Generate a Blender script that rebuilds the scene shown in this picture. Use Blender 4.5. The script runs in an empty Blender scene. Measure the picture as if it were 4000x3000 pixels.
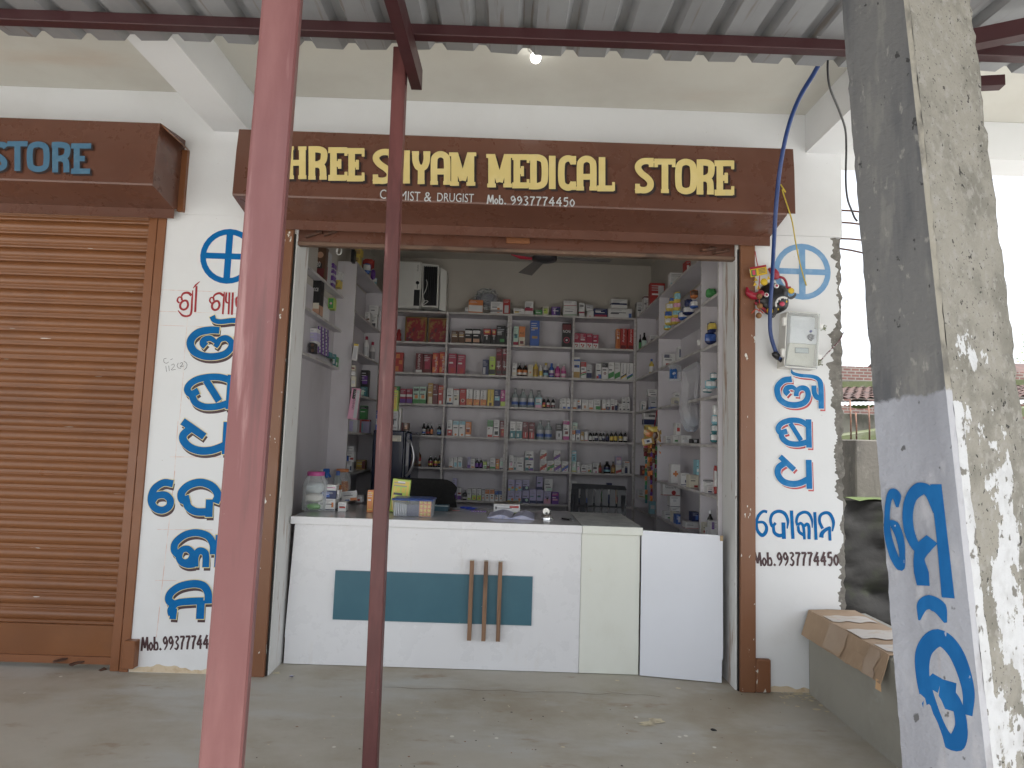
import bpy, bmesh, math, random
from mathutils import Vector, Matrix, noise as mnoise
random.seed(7)
SC = bpy.context.scene
COL = SC.collection
# ---------------------------------------------------------------- camera
CY, CZ = -4.1, 1.51
TH, PS, RO, F = .0914, .0054, .03336, 2458.0
_f = Vector((math.sin(PS)*math.cos(TH), math.cos(PS)*math.cos(TH), math.sin(TH)))
_r0 = Vector((math.cos(PS), -math.sin(PS), 0)); _u0 = _r0.cross(_f)
_r = _r0*math.cos(RO)+_u0*math.sin(RO); _u = -_r0*math.sin(RO)+_u0*math.cos(RO)
CAM = Vector((0, CY, CZ))
cd = bpy.data.cameras.new('camera'); cam = bpy.data.objects.new('camera', cd); COL.objects.link(cam)
m = Matrix((_r, _u, -_f)).transposed().to_4x4(); m.translation = CAM
cam.matrix_world = m
cd.sensor_fit = 'HORIZONTAL'; cd.sensor_width = 36; cd.lens = 36*F/4000
cd.clip_start = .02; cd.clip_end = 3000
SC.camera = cam
# ---------------------------------------------------------------- sky, sun, exposure
SUN_EL, SUN_AZ = math.radians(68), math.radians(160)
w = bpy.data.worlds.new('World'); SC.world = w; w.use_nodes = True
nt = w.node_tree; bg = nt.nodes['Background']
sky = nt.nodes.new('ShaderNodeTexSky'); sky.sky_type = 'NISHITA'; sky.sun_disc = False
sky.sun_elevation = SUN_EL; sky.sun_rotation = SUN_AZ; sky.dust_density = 4; sky.air_density = 1.0
hs = nt.nodes.new('ShaderNodeHueSaturation'); hs.inputs['Saturation'].default_value = .28
nt.links.new(sky.outputs[0], hs.inputs['Color']); nt.links.new(hs.outputs[0], bg.inputs[0])
bg.inputs[1].default_value = .12
sd = bpy.data.lights.new('sun', 'SUN'); sd.energy = 4.0; sd.angle = math.radians(25); sd.color = (1, .985, .965)
so = bpy.data.objects.new('sun', sd); COL.objects.link(so)
# pointing from the sky behind and to the right of the camera
sv = Vector((math.sin(SUN_AZ)*math.cos(SUN_EL), math.cos(SUN_AZ)*math.cos(SUN_EL), math.sin(SUN_EL)))
so.rotation_euler = (-sv).to_track_quat('-Z', 'Y').to_euler()
SC.view_settings.view_transform = 'Standard'; SC.view_settings.look = 'None'
SC.view_settings.exposure = 1.93; SC.view_settings.gamma = 1
try:
    SC.cycles.max_bounces = 14; SC.cycles.diffuse_bounces = 8; SC.cycles.transparent_max_bounces = 24
    SC.cycles.use_denoising = True; SC.cycles.caustics_reflective = False; SC.cycles.caustics_refractive = False
    SC.cycles.sample_clamp_indirect = 6
except Exception: pass

# ---------------------------------------------------------------- pixels of the photograph (4000 x 3000) to points of the place
def ray(sx, sy): return _f+_r*((sx-2000)/F)-_u*((sy-1500)/F)
def PY(p, y): v = ray(*p); return CAM+v*((y-CAM.y)/v.y)
def PX(p, x): v = ray(*p); return CAM+v*((x-CAM.x)/v.x)
def PZ(p, z): v = ray(*p); return CAM+v*((z-CAM.z)/v.z)
CROP = dict(D=(0, 0, 4000/2212), C3=(1450, 950, 550/1659), C4=(1950, 950, 600/1659), C5=(1450, 1450, 550/1521), C6=(1950, 1500, 600/1659),
            C7=(2450, 970, 450/1287), C8=(2450, 1500, 450/1149), L1=(1150, 930, 500/1765), L2=(1150, 1350, 500/1185),
            G1=(3000, 1430, 1/3.319), G2=(2920, 1750, 1/3.3184), G3=(560, 1080, 1/3.3175), G4=(560, 1380, 1/3.3175), G5=(560, 1840, 1/2.37),
            G6=(3400, 1800, 1/2.074), G8=(2850, 1700, 1/1.2765), S1=(1080, 560, 1/2.4043), S2=(1880, 560, 1/2.1686), M=(2850, 1000, 450/1493),
            L0=(0, 0, 1300/2157), G7=(2850, 900, 1/1.8435), B=(3250, 1350, 350/893), Q=(1050, 1980, 1850/2212), S0=(0, 1800, 800/1475), T=(500, 1800, 800/1475))
def px(c, x, y): a = CROP[c]; return (a[0]+x*a[2], a[1]+y*a[2])
def W(c, x, y, Y): return PY(px(c, x, y), Y)

# ---------------------------------------------------------------- materials
MATS = {}
def muted(c): g = .3*c[0]+.5*c[1]+.2*c[2]; return tuple((x*.84+g*.16)*.92 for x in c)
def lin(c): return tuple(c)+(1,) if len(c) == 3 else c
def mat(name, base, rough=.55, metal=0, layers=(), bump=0, bscale=80, spec=.5, coat=0, bvec=(1, 1, 1), emit=None, estr=0, trans=0, cells=None, rvar=0):
    """layers: (colour, scale, (sx,sy,sz), lo, hi, amount, detail)"""
    if name in MATS: return MATS[name]
    M = bpy.data.materials.new(name); M.use_nodes = True; t = M.node_tree; N = t.nodes; L = t.links
    b = N['Principled BSDF']; b.inputs['Roughness'].default_value = rough; b.inputs['Metallic'].default_value = metal
    b.inputs['Specular IOR Level'].default_value = spec; b.inputs['Coat Weight'].default_value = coat
    tc = N.new('ShaderNodeTexCoord')
    def nz(scale, vec, detail=5, rough_=.6, off=0):
        mp = N.new('ShaderNodeMapping'); mp.inputs['Scale'].default_value = vec; mp.inputs['Location'].default_value = (off, off*.7, off*1.3)
        L.new(tc.outputs['Object'], mp.inputs[0])
        n = N.new('ShaderNodeTexNoise'); n.inputs['Scale'].default_value = scale; n.inputs['Detail'].default_value = detail; n.inputs['Roughness'].default_value = rough_
        L.new(mp.outputs[0], n.inputs['Vector']); return n.outputs['Fac']
    col = None
    for i, (c, s, v, lo, hi, am, de) in enumerate(layers):
        r = N.new('ShaderNodeMapRange'); r.interpolation_type = 'SMOOTHSTEP'
        r.inputs[1].default_value = lo; r.inputs[2].default_value = hi; r.inputs[4].default_value = am
        L.new(nz(s, v, de, .6, i*3.1), r.inputs[0])
        mx = N.new('ShaderNodeMix'); mx.data_type = 'RGBA'
        L.new(r.outputs[0], mx.inputs[0])
        if col is None: mx.inputs[6].default_value = lin(base)
        else: L.new(col, mx.inputs[6])
        mx.inputs[7].default_value = lin(c); col = mx.outputs[2]
    if cells:   # scattered drops: (colour, scale, radius)
        vo = N.new('ShaderNodeTexVoronoi'); vo.inputs['Scale'].default_value = cells[1]; L.new(tc.outputs['Object'], vo.inputs['Vector'])
        r = N.new('ShaderNodeMapRange'); r.inputs[1].default_value = cells[2]; r.inputs[2].default_value = cells[2]*.8; L.new(vo.outputs['Distance'], r.inputs[0])
        g = N.new('ShaderNodeMath'); g.operation = 'GREATER_THAN'; g.inputs[1].default_value = .62; L.new(nz(2.2, (1, 1, 1), 2, .5, 9), g.inputs[0])
        mu = N.new('ShaderNodeMath'); mu.operation = 'MULTIPLY'; L.new(r.outputs[0], mu.inputs[0]); L.new(g.outputs[0], mu.inputs[1])
        mx = N.new('ShaderNodeMix'); mx.data_type = 'RGBA'; L.new(mu.outputs[0], mx.inputs[0])
        if col is None: mx.inputs[6].default_value = lin(base)
        else: L.new(col, mx.inputs[6])
        mx.inputs[7].default_value = lin(cells[0]); col = mx.outputs[2]
    if col is None: b.inputs['Base Color'].default_value = lin(base)
    else: L.new(col, b.inputs['Base Color'])
    if rvar:
        r = N.new('ShaderNodeMapRange'); r.inputs[1].default_value = .3; r.inputs[2].default_value = .7
        r.inputs[3].default_value = max(.05, rough-rvar); r.inputs[4].default_value = min(1, rough+rvar); L.new(nz(6, (1, 1, 1), 6, .65, 4), r.inputs[0]); L.new(r.outputs[0], b.inputs['Roughness'])
    if bump:
        bp = N.new('ShaderNodeBump'); bp.inputs['Strength'].default_value = bump; bp.inputs['Distance'].default_value = .004
        L.new(nz(bscale, bvec, 6, .6, 2), bp.inputs['Height']); L.new(bp.outputs[0], b.inputs['Normal'])
    if emit: b.inputs['Emission Color'].default_value = lin(emit); b.inputs['Emission Strength'].default_value = estr
    if trans:   # thin clear plastic / glass: see-through with a sheen
        tr = N.new('ShaderNodeBsdfTransparent'); tr.inputs[0].default_value = (.96, .98, .98, 1); ms = N.new('ShaderNodeMixShader'); lw = N.new('ShaderNodeLayerWeight'); lw.inputs[0].default_value = .35
        r = N.new('ShaderNodeMapRange'); r.inputs[3].default_value = 1-trans; r.inputs[4].default_value = min(1, 1-trans+.5); L.new(lw.outputs['Facing'], r.inputs[0])
        L.new(r.outputs[0], ms.inputs[0]); L.new(tr.outputs[0], ms.inputs[1]); L.new(b.outputs[0], ms.inputs[2]); L.new(ms.outputs[0], N['Material Output'].inputs[0])
    MATS[name] = M; return M
PAL = dict(white=(.74, .74, .73), cream=(.68, .64, .5), grey=(.3, .3, .31), silver=(.55, .56, .58), black=(.014, .014, .016), charcoal=(.035, .035, .038),
           crimson=(.42, .02, .07), red=(.5, .03, .025), maroon=(.17, .018, .025), orange=(.72, .22, .03), amber=(.2, .07, .01), yellow=(.75, .55, .04), lime=(.48, .66, .06),
           green=(.05, .3, .07), mint=(.5, .72, .6), teal=(.04, .22, .25), cyan=(.25, .58, .68), blue=(.04, .13, .48), navy=(.018, .03, .12), purple=(.17, .05, .36),
           lilac=(.5, .46, .72), pink=(.78, .36, .52), magenta=(.5, .04, .26), brown=(.13, .06, .03), gold=(.48, .29, .06), beige=(.55, .42, .28), skin=(.6, .33, .2), ink=(.06, .06, .08))
PAL = {k: muted(c) for k, c in PAL.items()}
def paint(k, gloss=.4):
    return mat('print_'+k, PAL[k], gloss, layers=[(tuple(min(1, c*1.15+.01) for c in PAL[k]), 14, (1, 1, 1), .35, .7, .5, 3)])

# ---------------------------------------------------------------- mesh builder
class MB:
    def __init__(s): s.v = []; s.f = []; s.mi = []; s.ms = []; s.sm = []
    def mid(s, M):
        if M not in s.ms: s.ms.append(M)
        return s.ms.index(M)
    def add(s, vs, fs, M, smooth=False):
        o = len(s.v); k = s.mid(M); s.v += [Vector(v) for v in vs]
        for f in fs: s.f.append([i+o for i in f]); s.mi.append(k); s.sm.append(smooth)
        return s
    def box(s, a, b, M, bev=0):
        x0, x1 = sorted((a[0], b[0])); y0, y1 = sorted((a[1], b[1])); z0, z1 = sorted((a[2], b[2]))
        if bev:
            e = min(bev, (x1-x0)*.3, (y1-y0)*.3, (z1-z0)*.3); vs = []; fs = []
            for (X, sx) in ((x0, 1), (x1, -1)):
                for (Y, sy) in ((y0, 1), (y1, -1)):
                    for (Z, sz) in ((z0, 1), (z1, -1)):
                        vs += [(X, Y+sy*e, Z+sz*e), (X+sx*e, Y, Z+sz*e), (X+sx*e, Y+sy*e, Z)]
            bm = bmesh.new(); [bm.verts.new(v) for v in vs]; r = bmesh.ops.convex_hull(bm, input=bm.verts)
            bmesh.ops.dissolve_limit(bm, angle_limit=.02, verts=bm.verts, edges=bm.edges)
            bm.verts.index_update(); s.add([v.co.copy() for v in bm.verts], [[v.index for v in f.verts] for f in bm.faces], M); bm.free(); return s
        vs = [(x0, y0, z0), (x1, y0, z0), (x1, y1, z0), (x0, y1, z0), (x0, y0, z1), (x1, y0, z1), (x1, y1, z1), (x0, y1, z1)]
        return s.add(vs, [(0, 3, 2, 1), (4, 5, 6, 7), (0, 1, 5, 4), (1, 2, 6, 5), (2, 3, 7, 6), (3, 0, 4, 7)], M)
    def obox(s, c, ax, M, bev=0):   # oriented box: centre and three half-axes
        t = MB(); t.box((-1, -1, -1), (1, 1, 1), M)
        A = Matrix((ax[0], ax[1], ax[2])).transposed()
        return s.add([A@v+Vector(c) for v in t.v], t.f, M)
    def bar(s, p, q, wx, wz, M, up=(0, 0, 1)):
        p, q = Vector(p), Vector(q); d = q-p; L = d.length; d.normalize(); up = Vector(up)
        sx = d.cross(up).normalized(); sz = sx.cross(d)
        return s.obox((p+q)/2, (d*L/2, sx*wx/2, sz*wz/2), M)
    def extr(s, prof, x0, x1, M, axis='x', caps=True, smooth=False, closed=True):
        n = len(prof)
        def v(a, t): return {'x': (t, a[0], a[1]), 'y': (a[0], t, a[1]), 'z': (a[0], a[1], t)}[axis]
        vs = [v(a, x0) for a in prof]+[v(a, x1) for a in prof]
        fs = [(i, (i+1) % n, n+(i+1) % n, n+i) for i in range(n if closed else n-1)]
        if caps and closed: fs += [list(range(n))[::-1], [n+i for i in range(n)]]
        return s.add(vs, fs, M, smooth)
    def tube(s, pts, r, M, n=8, caps=True):
        pts = [Vector(p) for p in pts]; rs = r if isinstance(r, (list, tuple)) else [r]*len(pts); vs = []; fs = []
        ref = Vector((.3, .5, .8))
        for i, p in enumerate(pts):
            d = (pts[min(i+1, len(pts)-1)]-pts[max(i-1, 0)]).normalized(); a = d.cross(ref).normalized(); b = d.cross(a)
            vs += [p+(a*math.cos(k*2*math.pi/n)+b*math.sin(k*2*math.pi/n))*rs[i] for k in range(n)]
        for i in range(len(pts)-1):
            for k in range(n): fs.append((i*n+k, i*n+(k+1) % n, (i+1)*n+(k+1) % n, (i+1)*n+k))
        if caps: fs += [list(range(n))[::-1], [(len(pts)-1)*n+k for k in range(n)]]
        return s.add(vs, fs, M, True)
    def lathe(s, c, prof, M, n=16, axis=(0, 0, 1), smooth=True):
        ax = Vector(axis).normalized(); a = ax.orthogonal().normalized(); b = ax.cross(a); vs = []; fs = []; c = Vector(c)
        for (r, h) in prof: vs += [c+ax*h+(a*math.cos(k*2*math.pi/n)+b*math.sin(k*2*math.pi/n))*max(r, 1e-5) for k in range(n)]
        m_ = len(prof)
        for i in range(m_-1):
            for k in range(n): fs.append((i*n+k, i*n+(k+1) % n, (i+1)*n+(k+1) % n, (i+1)*n+k))
        s.add(vs, fs, M, smooth); return s.add(vs[:n]+vs[-n:], [list(range(n))[::-1], [n+k for k in range(n)]], M, False)
    def ball(s, c, r, M, n=14, sc=(1, 1, 1)):
        pr = [(math.sin(math.pi*i/(n//2+2)), -math.cos(math.pi*i/(n//2+2))) for i in range(n//2+3)]
        t = MB(); t.lathe((0, 0, 0), pr, M, n)
        return s.add([Vector((v.x*r*sc[0]+c[0], v.y*r*sc[1]+c[1], v.z*r*sc[2]+c[2])) for v in t.v], t.f, M, True)
    def build(s, name, parent=None, loc=None):
        me = bpy.data.meshes.new(name); o = bpy.data.objects.new(name, me); COL.objects.link(o)
        off = Vector(loc) if loc is not None else (parent_origin(parent) if parent else Vector((0, 0, 0)))
        me.from_pydata([tuple(v-off) for v in s.v], [], s.f)
        for M in s.ms: me.materials.append(M)
        me.polygons.foreach_set('material_index', s.mi); me.polygons.foreach_set('use_smooth', s.sm)
        bm = bmesh.new(); bm.from_mesh(me); bmesh.ops.recalc_face_normals(bm, faces=bm.faces); bm.to_mesh(me); bm.free(); me.update()
        if parent: o.parent = parent
        else: o.location = off
        return o
def parent_origin(p):
    v = Vector((0, 0, 0))
    while p is not None: v += p.location; p = p.parent
    return v
def tag(o, label=None, cat=None, group=None, kind=None):
    if label: o['label'] = label
    if cat: o['category'] = cat
    if group: o['group'] = group
    if kind: o['kind'] = kind
    return o
def thing(name, label, cat, loc, group=None):
    o = bpy.data.objects.new(name, None); COL.objects.link(o); o.empty_display_size = .05; o.location = loc
    return tag(o, label, cat, group)
def struct(name, mb): return tag(mb.build(name), kind='structure')

# ---------------------------------------------------------------- painted strokes and letters (flat paint on a surface)
def cat_rom(pts, n=7, closed=False):
    P = [Vector(p) for p in pts]; out = []; m_ = len(P)
    for i in range(m_ if closed else m_-1):
        p0 = P[(i-1) % m_] if closed or i > 0 else P[0]*2-P[1]
        p1, p2 = P[i], P[(i+1) % m_]
        p3 = P[(i+2) % m_] if closed or i < m_-2 else P[-1]*2-P[-2]
        for k in range(n):
            t = k/n; out.append(.5*((2*p1)+(p2-p0)*t+(2*p0-5*p1+4*p2-p3)*t*t+(3*p1-p0-3*p2+p3)*t**3))
    if not closed: out.append(P[-1])
    return out
class Surf:   # plane a, b in metres with an outward normal, reachable from a pixel
    def __init__(s, O, e1, e2): s.O = Vector(O); s.e1 = Vector(e1).normalized(); s.e2 = Vector(e2).normalized(); s.n = s.e1.cross(s.e2).normalized()
    def hit(s, p):
        v = ray(*p); t = (s.O-CAM).dot(s.n)/v.dot(s.n); q = CAM+v*t-s.O; return Vector((q.dot(s.e1), q.dot(s.e2)))
    def dist(s, p): v = ray(*p); return (s.O-CAM).dot(s.n)/v.dot(s.n)
    def at(s, a, b, lift): q = s.O+s.e1*a+s.e2*b+s.n*lift; return q
def ribbon(mb, surf, pts, wd, M, lift, smooth=True, closed=False, grow=0, off=(0, 0)):
    if smooth and len(pts) > 2:
        c = cat_rom(pts, 7, closed)
        if isinstance(wd, (list, tuple)):
            ws = []; k = len(wd)
            for i in range(len(c)):
                t = i/(len(c)-1)*(k-1); j = min(int(t), k-2); ws.append(wd[j]*(1-(t-j))+wd[j+1]*(t-j))
        else: ws = [wd]*len(c)
    else: c = [Vector(p) for p in pts]; ws = list(wd) if isinstance(wd, (list, tuple)) else [wd]*len(c)
    vs = []; n = len(c)
    for i in range(n):
        if closed: d = c[(i+1) % n]-c[i-1]
        else: d = c[min(i+1, n-1)]-c[max(i-1, 0)]
        d.normalize(); nn = Vector((-d.y, d.x)); h = ws[i]/2+grow
        e = d*(grow if i == n-1 and not closed else (-grow if i == 0 and not closed else 0))
        for sg in (1, -1): q = c[i]+nn*h*sg+e; vs.append(surf.at(q.x+off[0], q.y+off[1], lift+i*1e-5))
    fs = [(2*i, 2*i+1, 2*((i+1) % n)+1, 2*((i+1) % n)) for i in range(n if closed else n-1)]
    mb.add(vs, fs, M)
def strokes(mb, surf, crop, data, M, lift, scale_w=1, grow=0, off=(0, 0)):
    a = CROP[crop]
    for j, st in enumerate(data):
        pts, wd = st[0], st[1]; opt = st[2] if len(st) > 2 else ''
        P = [surf.hit(px(crop, *p)) for p in pts]; k = a[2]*surf.dist(px(crop, *pts[0]))/F*scale_w
        ww = [x*k for x in wd] if isinstance(wd, (list, tuple)) else wd*k
        ribbon(mb, surf, P, ww, M, lift+j*.00012, 'L' not in opt, 'C' in opt, grow, off)
HAND = {'M': [[(0, 1), (.14, 0), (.5, .8), (.84, 0), (1, 1)]], 'o': [[(.5, .38), (.08, .68), (.5, .98), (.92, .68), (.5, .38)]], 'b': [[(.1, 0), (.1, .98)], [(.1, .95), (.75, .93), (.9, .68), (.6, .42), (.1, .55)]], '.': [[(.2, .88), (.75, .98)]],
 '9': [[(.85, .3), (.5, .04), (.12, .28), (.45, .55), (.86, .3), (.85, .65), (.35, 1)]], '3': [[(.1, .08), (.6, .04), (.82, .22), (.4, .45), (.85, .7), (.55, .97), (.08, .88)]], '7': [[(.05, .06), (.92, .05), (.5, .5), (.35, 1)]], '4': [[(.72, 0), (.05, .66), (.95, .66)], [(.7, .3), (.66, 1)]],
 '5': [[(.88, .04), (.25, .05), (.2, .42)], [(.2, .42), (.75, .4), (.85, .72), (.5, .98), (.08, .9)]], '0': [[(.5, .18), (.1, .58), (.5, .98), (.9, .58), (.5, .18)]]}
HANDW = {'M': 1.25, '.': .5, 'o': .75, 'b': .85, '4': 1.05, ' ': .6}
def hand_text(mb, s, surf, p0, p1, h, M, lift, wd):
    tot = sum(HANDW.get(c, .9)+.22 for c in s); d = (p1-p0); k = d.length/tot; d.normalize(); n = Vector((-d.y, d.x)); x = 0; j = 0
    for c in s:
        w_ = HANDW.get(c, .9)*k
        for st in HAND.get(c, []):
            P = [p0+d*(x+w_*u)+n*h*(1-v) for u, v in st]; lin_ = c in 'M7' or len(P) == 2 or (c == '4' and len(P) == 3) or (c == '5' and st[0][0] == .88)
            if lin_:
                for a, b in zip(P, P[1:]): ribbon(mb, surf, [a, b], [wd, wd*.85], M, lift+j*.00005, False, grow=wd*.1); j += 1
            else: ribbon(mb, surf, P, [wd*.8, wd*1.15, wd*.8, wd*1.15, wd*.7], M, lift+j*.00005)
            j += 1
        x += w_+.22*k
def text_mesh(mb, s, surf, a0, a1, b0, h, M, lift, slope=0, rot=0, bold=0):
    cu = bpy.data.curves.new('tmp', 'FONT'); cu.body = s; cu.size = 1; cu.offset = bold; cu.resolution_u = 3
    o = bpy.data.objects.new('tmp', cu); COL.objects.link(o); dg = bpy.context.evaluated_depsgraph_get(); dg.update()
    me = bpy.data.meshes.new_from_object(o.evaluated_get(dg)); vs = [v.co.copy() for v in me.vertices]; fs = [list(p.vertices) for p in me.polygons]
    bpy.data.objects.remove(o); bpy.data.curves.remove(cu); bpy.data.meshes.remove(me)
    if not vs: return
    xa = min(v.x for v in vs); xb = max(v.x for v in vs); ya = min(v.y for v in vs); yb = max(v.y for v in vs)
    out = []
    for v in vs:
        u = (v.x-xa)/(xb-xa); t = (v.y-ya)/(yb-ya)
        if rot == 90: u, t = 1-t, u   # reads upwards
        if rot == -90: u, t = t, 1-u  # reads downwards
        out.append(surf.at(a0+(a1-a0)*u, b0+h*t+slope*u, lift))
    mb.add(out, fs, M)
# ---------------------------------------------------------------- surface materials
def v3(a): return (a, a, a)
PLASTER = mat('white_plaster', (.7, .715, .725), .8, layers=[((.61, .61, .6), 1.3, (1, 1, 1), .45, .75, .55, 6), ((.72, .58, .42), .9, (1, 1, .5), .62, .8, .28, 6), ((.5, .5, .5), 9, (1, 1, .25), .68, .8, .3, 6), ((.35, .3, .26), 40, (1, 1, 1), .73, .78, .5, 3)], bump=.25, bscale=26)
JAMB = mat('jamb_plaster', (.72, .725, .715), .75, layers=[((.6, .59, .56), 2, (1, 1, .5), .45, .7, .6, 6), ((.3, .14, .055), 6, (2.2, 2.2, .28), .55, .68, .75, 8), ((.16, .09, .05), 22, (1, 1, .5), .68, .74, .7, 5)], bump=.2)
CEIL = mat('ceiling_plaster', (.62, .615, .565), .85, layers=[((.5, .3, .17), .75, (.45, 1.7, 1), .56, .78, .42, 7), ((.53, .51, .46), 1.6, (1, 1, 1), .4, .7, .5, 5)], bump=.2, bscale=30)
INWALL = mat('room_plaster', (.52, .49, .44), .8, layers=[((.42, .39, .35), 1.7, (1, 1, 1), .4, .75, .5, 5), ((.25, .22, .2), 22, (1, 1, 1), .74, .8, .5, 3)], bump=.15)
RAWCON = mat('raw_mortar', (.2, .19, .17), .95, layers=[((.1, .095, .085), 20, (1, 1, 1), .4, .65, .7, 6), ((.38, .36, .33), 50, (1, 1, 1), .55, .75, .6, 4)], bump=1, bscale=55)
FLOOR = mat('cement_floor', (.44, .415, .355), .6, layers=[((.33, .285, .21), 1.1, (1, 1.3, 1), .42, .66, .85, 8), ((.47, .47, .44), 2.1, (.6, 1.6, 1), .5, .68, .8, 7), ((.27, .18, .11), 5, (.7, 1.6, 1), .6, .74, .6, 8), ((.14, .11, .08), 26, (1, 1, 1), .71, .76, .55, 5), ((.3, .16, .1), 11, (1, 1, 1), .72, .78, .5, 4)],
            bump=.22, bscale=45, cells=((.66, .65, .58), 9, .11), rvar=.14)
SIGNB = mat('shaded_brown_enamel', (.128, .056, .037), .3, layers=[((.095, .041, .027), 1.4, (1, 1, 1), .4, .7, .6, 6), ((.2, .085, .05), 26, (1, 1, 1), .62, .8, .4, 5)], bump=.1, bscale=14, rvar=.1)  # the shutters' brown paint, with the shade on hood and bar in its colour
BROWN = mat('brown_enamel', (.215, .085, .035), .42, layers=[((.16, .062, .027), 2.3, (1, 1, 1), .4, .7, .6, 6), ((.3, .125, .055), 30, (1, 1, 1), .6, .8, .35, 5)], bump=.12, bscale=40, rvar=.12)
BROWNF = mat('chipped_brown_enamel', (.185, .08, .038), .42, layers=[((.17, .058, .022), 3, (1, 1, .4), .4, .7, .6, 6), ((.62, .63, .58), 8.5, (2.2, 2.2, .9), .655, .665, .95, 5), ((.62, .63, .58), 19, (1.4, 1.4, .6), .69, .7, .9, 4)], bump=.2, bscale=30, rvar=.1)
SLAT = mat('slat_enamel', (.205, .08, .028), .36, layers=[((.145, .055, .021), 1.6, (1, 1, 1), .4, .7, .6, 5), ((.13, .05, .025), 3.5, (.4, 1, 12), .6, .8, .5, 5), ((.6, .58, .54), 3.3, (1, 1, 16), .735, .75, .9, 3)], bump=.08, bscale=60, rvar=.1)
OXIDE = mat('red_oxide_paint', (.09, .027, .026), .5, layers=[((.16, .055, .052), 6, (1, 1, .2), .44, .62, .85, 8), ((.26, .13, .12), 13, (1.8, 1.8, .12), .61, .7, .6, 7), ((.065, .028, .025), 9, (2.5, 2.5, .18), .55, .72, .8, 7), ((.34, .29, .26), 60, (1, 1, 1), .74, .8, .4, 3)], bump=.12, bscale=30, rvar=.1)  # copy for the thin post, tone lowered to carry the shade on it
OXPINK = mat('lit_oxide_paint', (.138, .047, .046), .5, layers=[((.2, .085, .08), 5, (1, 1, .2), .44, .62, .85, 8), ((.34, .2, .19), 11, (1.6, 1.6, .12), .6, .7, .6, 7), ((.08, .033, .031), 9, (2.5, 2.5, .18), .55, .72, .75, 7), ((.1, .07, .055), 24, (1, 1, .5), .66, .74, .8, 4), ((.34, .29, .26), 60, (1, 1, 1), .74, .8, .4, 3)], bump=.12, bscale=30, rvar=.1)  # same oxide paint for the near post, its brighter light put into the tone
OXDARK = mat('shaded_roof_oxide', (.045, .011, .013), .5, layers=[((.03, .009, .0105), 3, (.3, 1, 1), .4, .7, .6, 5)], bump=.08, rvar=.1)  # the posts' oxide paint again, darkened to hold the shade under the sheet
SHEET = mat('zinc_coated_sheet', (.31, .32, .33), .5, .35, layers=[((.22, .225, .235), 2.2, (1, .15, 1), .4, .75, .7, 6), ((.2, .17, .15), 9, (3, .12, 1), .6, .7, .75, 5)], bump=.05, rvar=.12)
LAM = mat('lavender_laminate', (.6, .58, .61), .45, layers=[((.4, .375, .38), 1.6, (1, 1, .5), .42, .75, .65, 7), ((.42, .33, .27), 4, (1, 1, .35), .62, .8, .5, 6), ((.8, .79, .82), 7, (1, 1, .3), .62, .8, .5, 6)], bump=.06)
LAMED = mat('worn_shelf_edge', (.6, .58, .57), .6, layers=[((.36, .33, .3), 7, (1, 1, 4), .42, .7, .8, 6), ((.16, .14, .12), 30, (.5, 1, 1), .66, .76, .5, 4)])
WLAM = mat('white_laminate', (.72, .73, .75), .3, layers=[((.67, .68, .7), 1.2, (1, 1, 1), .4, .75, .6, 4), ((.45, .4, .33), 26, (1, 1, 1), .72, .78, .4, 4), ((.58, .56, .52), 5, (1.4, 1, .25), .62, .74, .4, 8)], spec=.5, rvar=.1)
WLAM2 = mat('cream_laminate', (.7, .725, .67), .4, layers=[((.64, .655, .59), 5, (1, 1, .6), .4, .75, .6, 5), ((.55, .38, .2), 5, (1, 1, 1), .74, .82, .4, 6)])
GLAM = mat('grey_gloss_top', (.42, .42, .43), .16, layers=[((.36, .36, .37), 4, (1, 1, 1), .4, .7, .5, 4)])
PLAM = mat('patterned_top', (.55, .57, .55), .35, layers=[((.38, .4, .4), 9, (1.5, 1, 1), .48, .54, .7, 1)])
TEALP = mat('teal_panel', (.035, .12, .165), .45, layers=[((.045, .14, .185), 5, (1, 1, 1), .4, .7, .5, 5), ((.6, .6, .58), 34, (1, 1, 1), .77, .785, .8, 2)])
WOOD = mat('walnut_wood', (.23, .13, .075), .6, layers=[((.1, .055, .032), 9, (6, 6, .5), .4, .66, .85, 7), ((.33, .2, .12), 22, (4, 4, .3), .55, .75, .6, 5)], bump=.2, bscale=30, bvec=(5, 5, .4))
BLUEP = mat('blue_sign_paint', (.002, .125, .36), .6, spec=.15, layers=[((.006, .185, .44), 16, (1, 1, 1), .5, .75, .6, 5), ((.002, .1, .3), 5, (1, 1, 1), .45, .7, .5, 4)])
BLUEW = mat('weathered_blue_paint', (.014, .165, .41), .6, spec=.15, layers=[((.07, .25, .5), 13, (1, 1, 1), .45, .72, .7, 5)])
POLEB = mat('blue_stencil_paint', (.003, .062, .185), .7, spec=.12, layers=[((.008, .095, .25), 24, (1, 1, .4), .4, .7, .6, 5), ((.25, .26, .3), 60, (1, 1, .5), .7, .74, .8, 3)])
REDP = mat('red_sign_paint', (.3, .012, .02), .5, layers=[((.4, .05, .04), 25, (1, 1, 1), .5, .7, .6, 4)])
REDSH = mat('faded_red_paint', (.48, .08, .09), .55, layers=[((.34, .02, .04), 9, (1, 1, 1), .45, .65, .8, 4)])
MARP = mat('dark_maroon_paint', (.055, .024, .028), .5, layers=[((.09, .04, .04), 20, (1, 1, 1), .5, .7, .6, 4)])
YELLN = mat('pale_yellow_line', (.68, .62, .3), .6)
CREAMP = mat('cream_sign_paint', (.62, .5, .2), .45, layers=[((.5, .44, .24), 14, (1, 1, 1), .55, .75, .6, 5), ((.68, .57, .27), 8, (1, 1, 1), .45, .7, .5, 4)])
SIGNSH = mat('sign_shadow_paint', (.022, .012, .012), .5)
SIGNW = mat('silver_sign_paint', (.5, .52, .53), .45)
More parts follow.
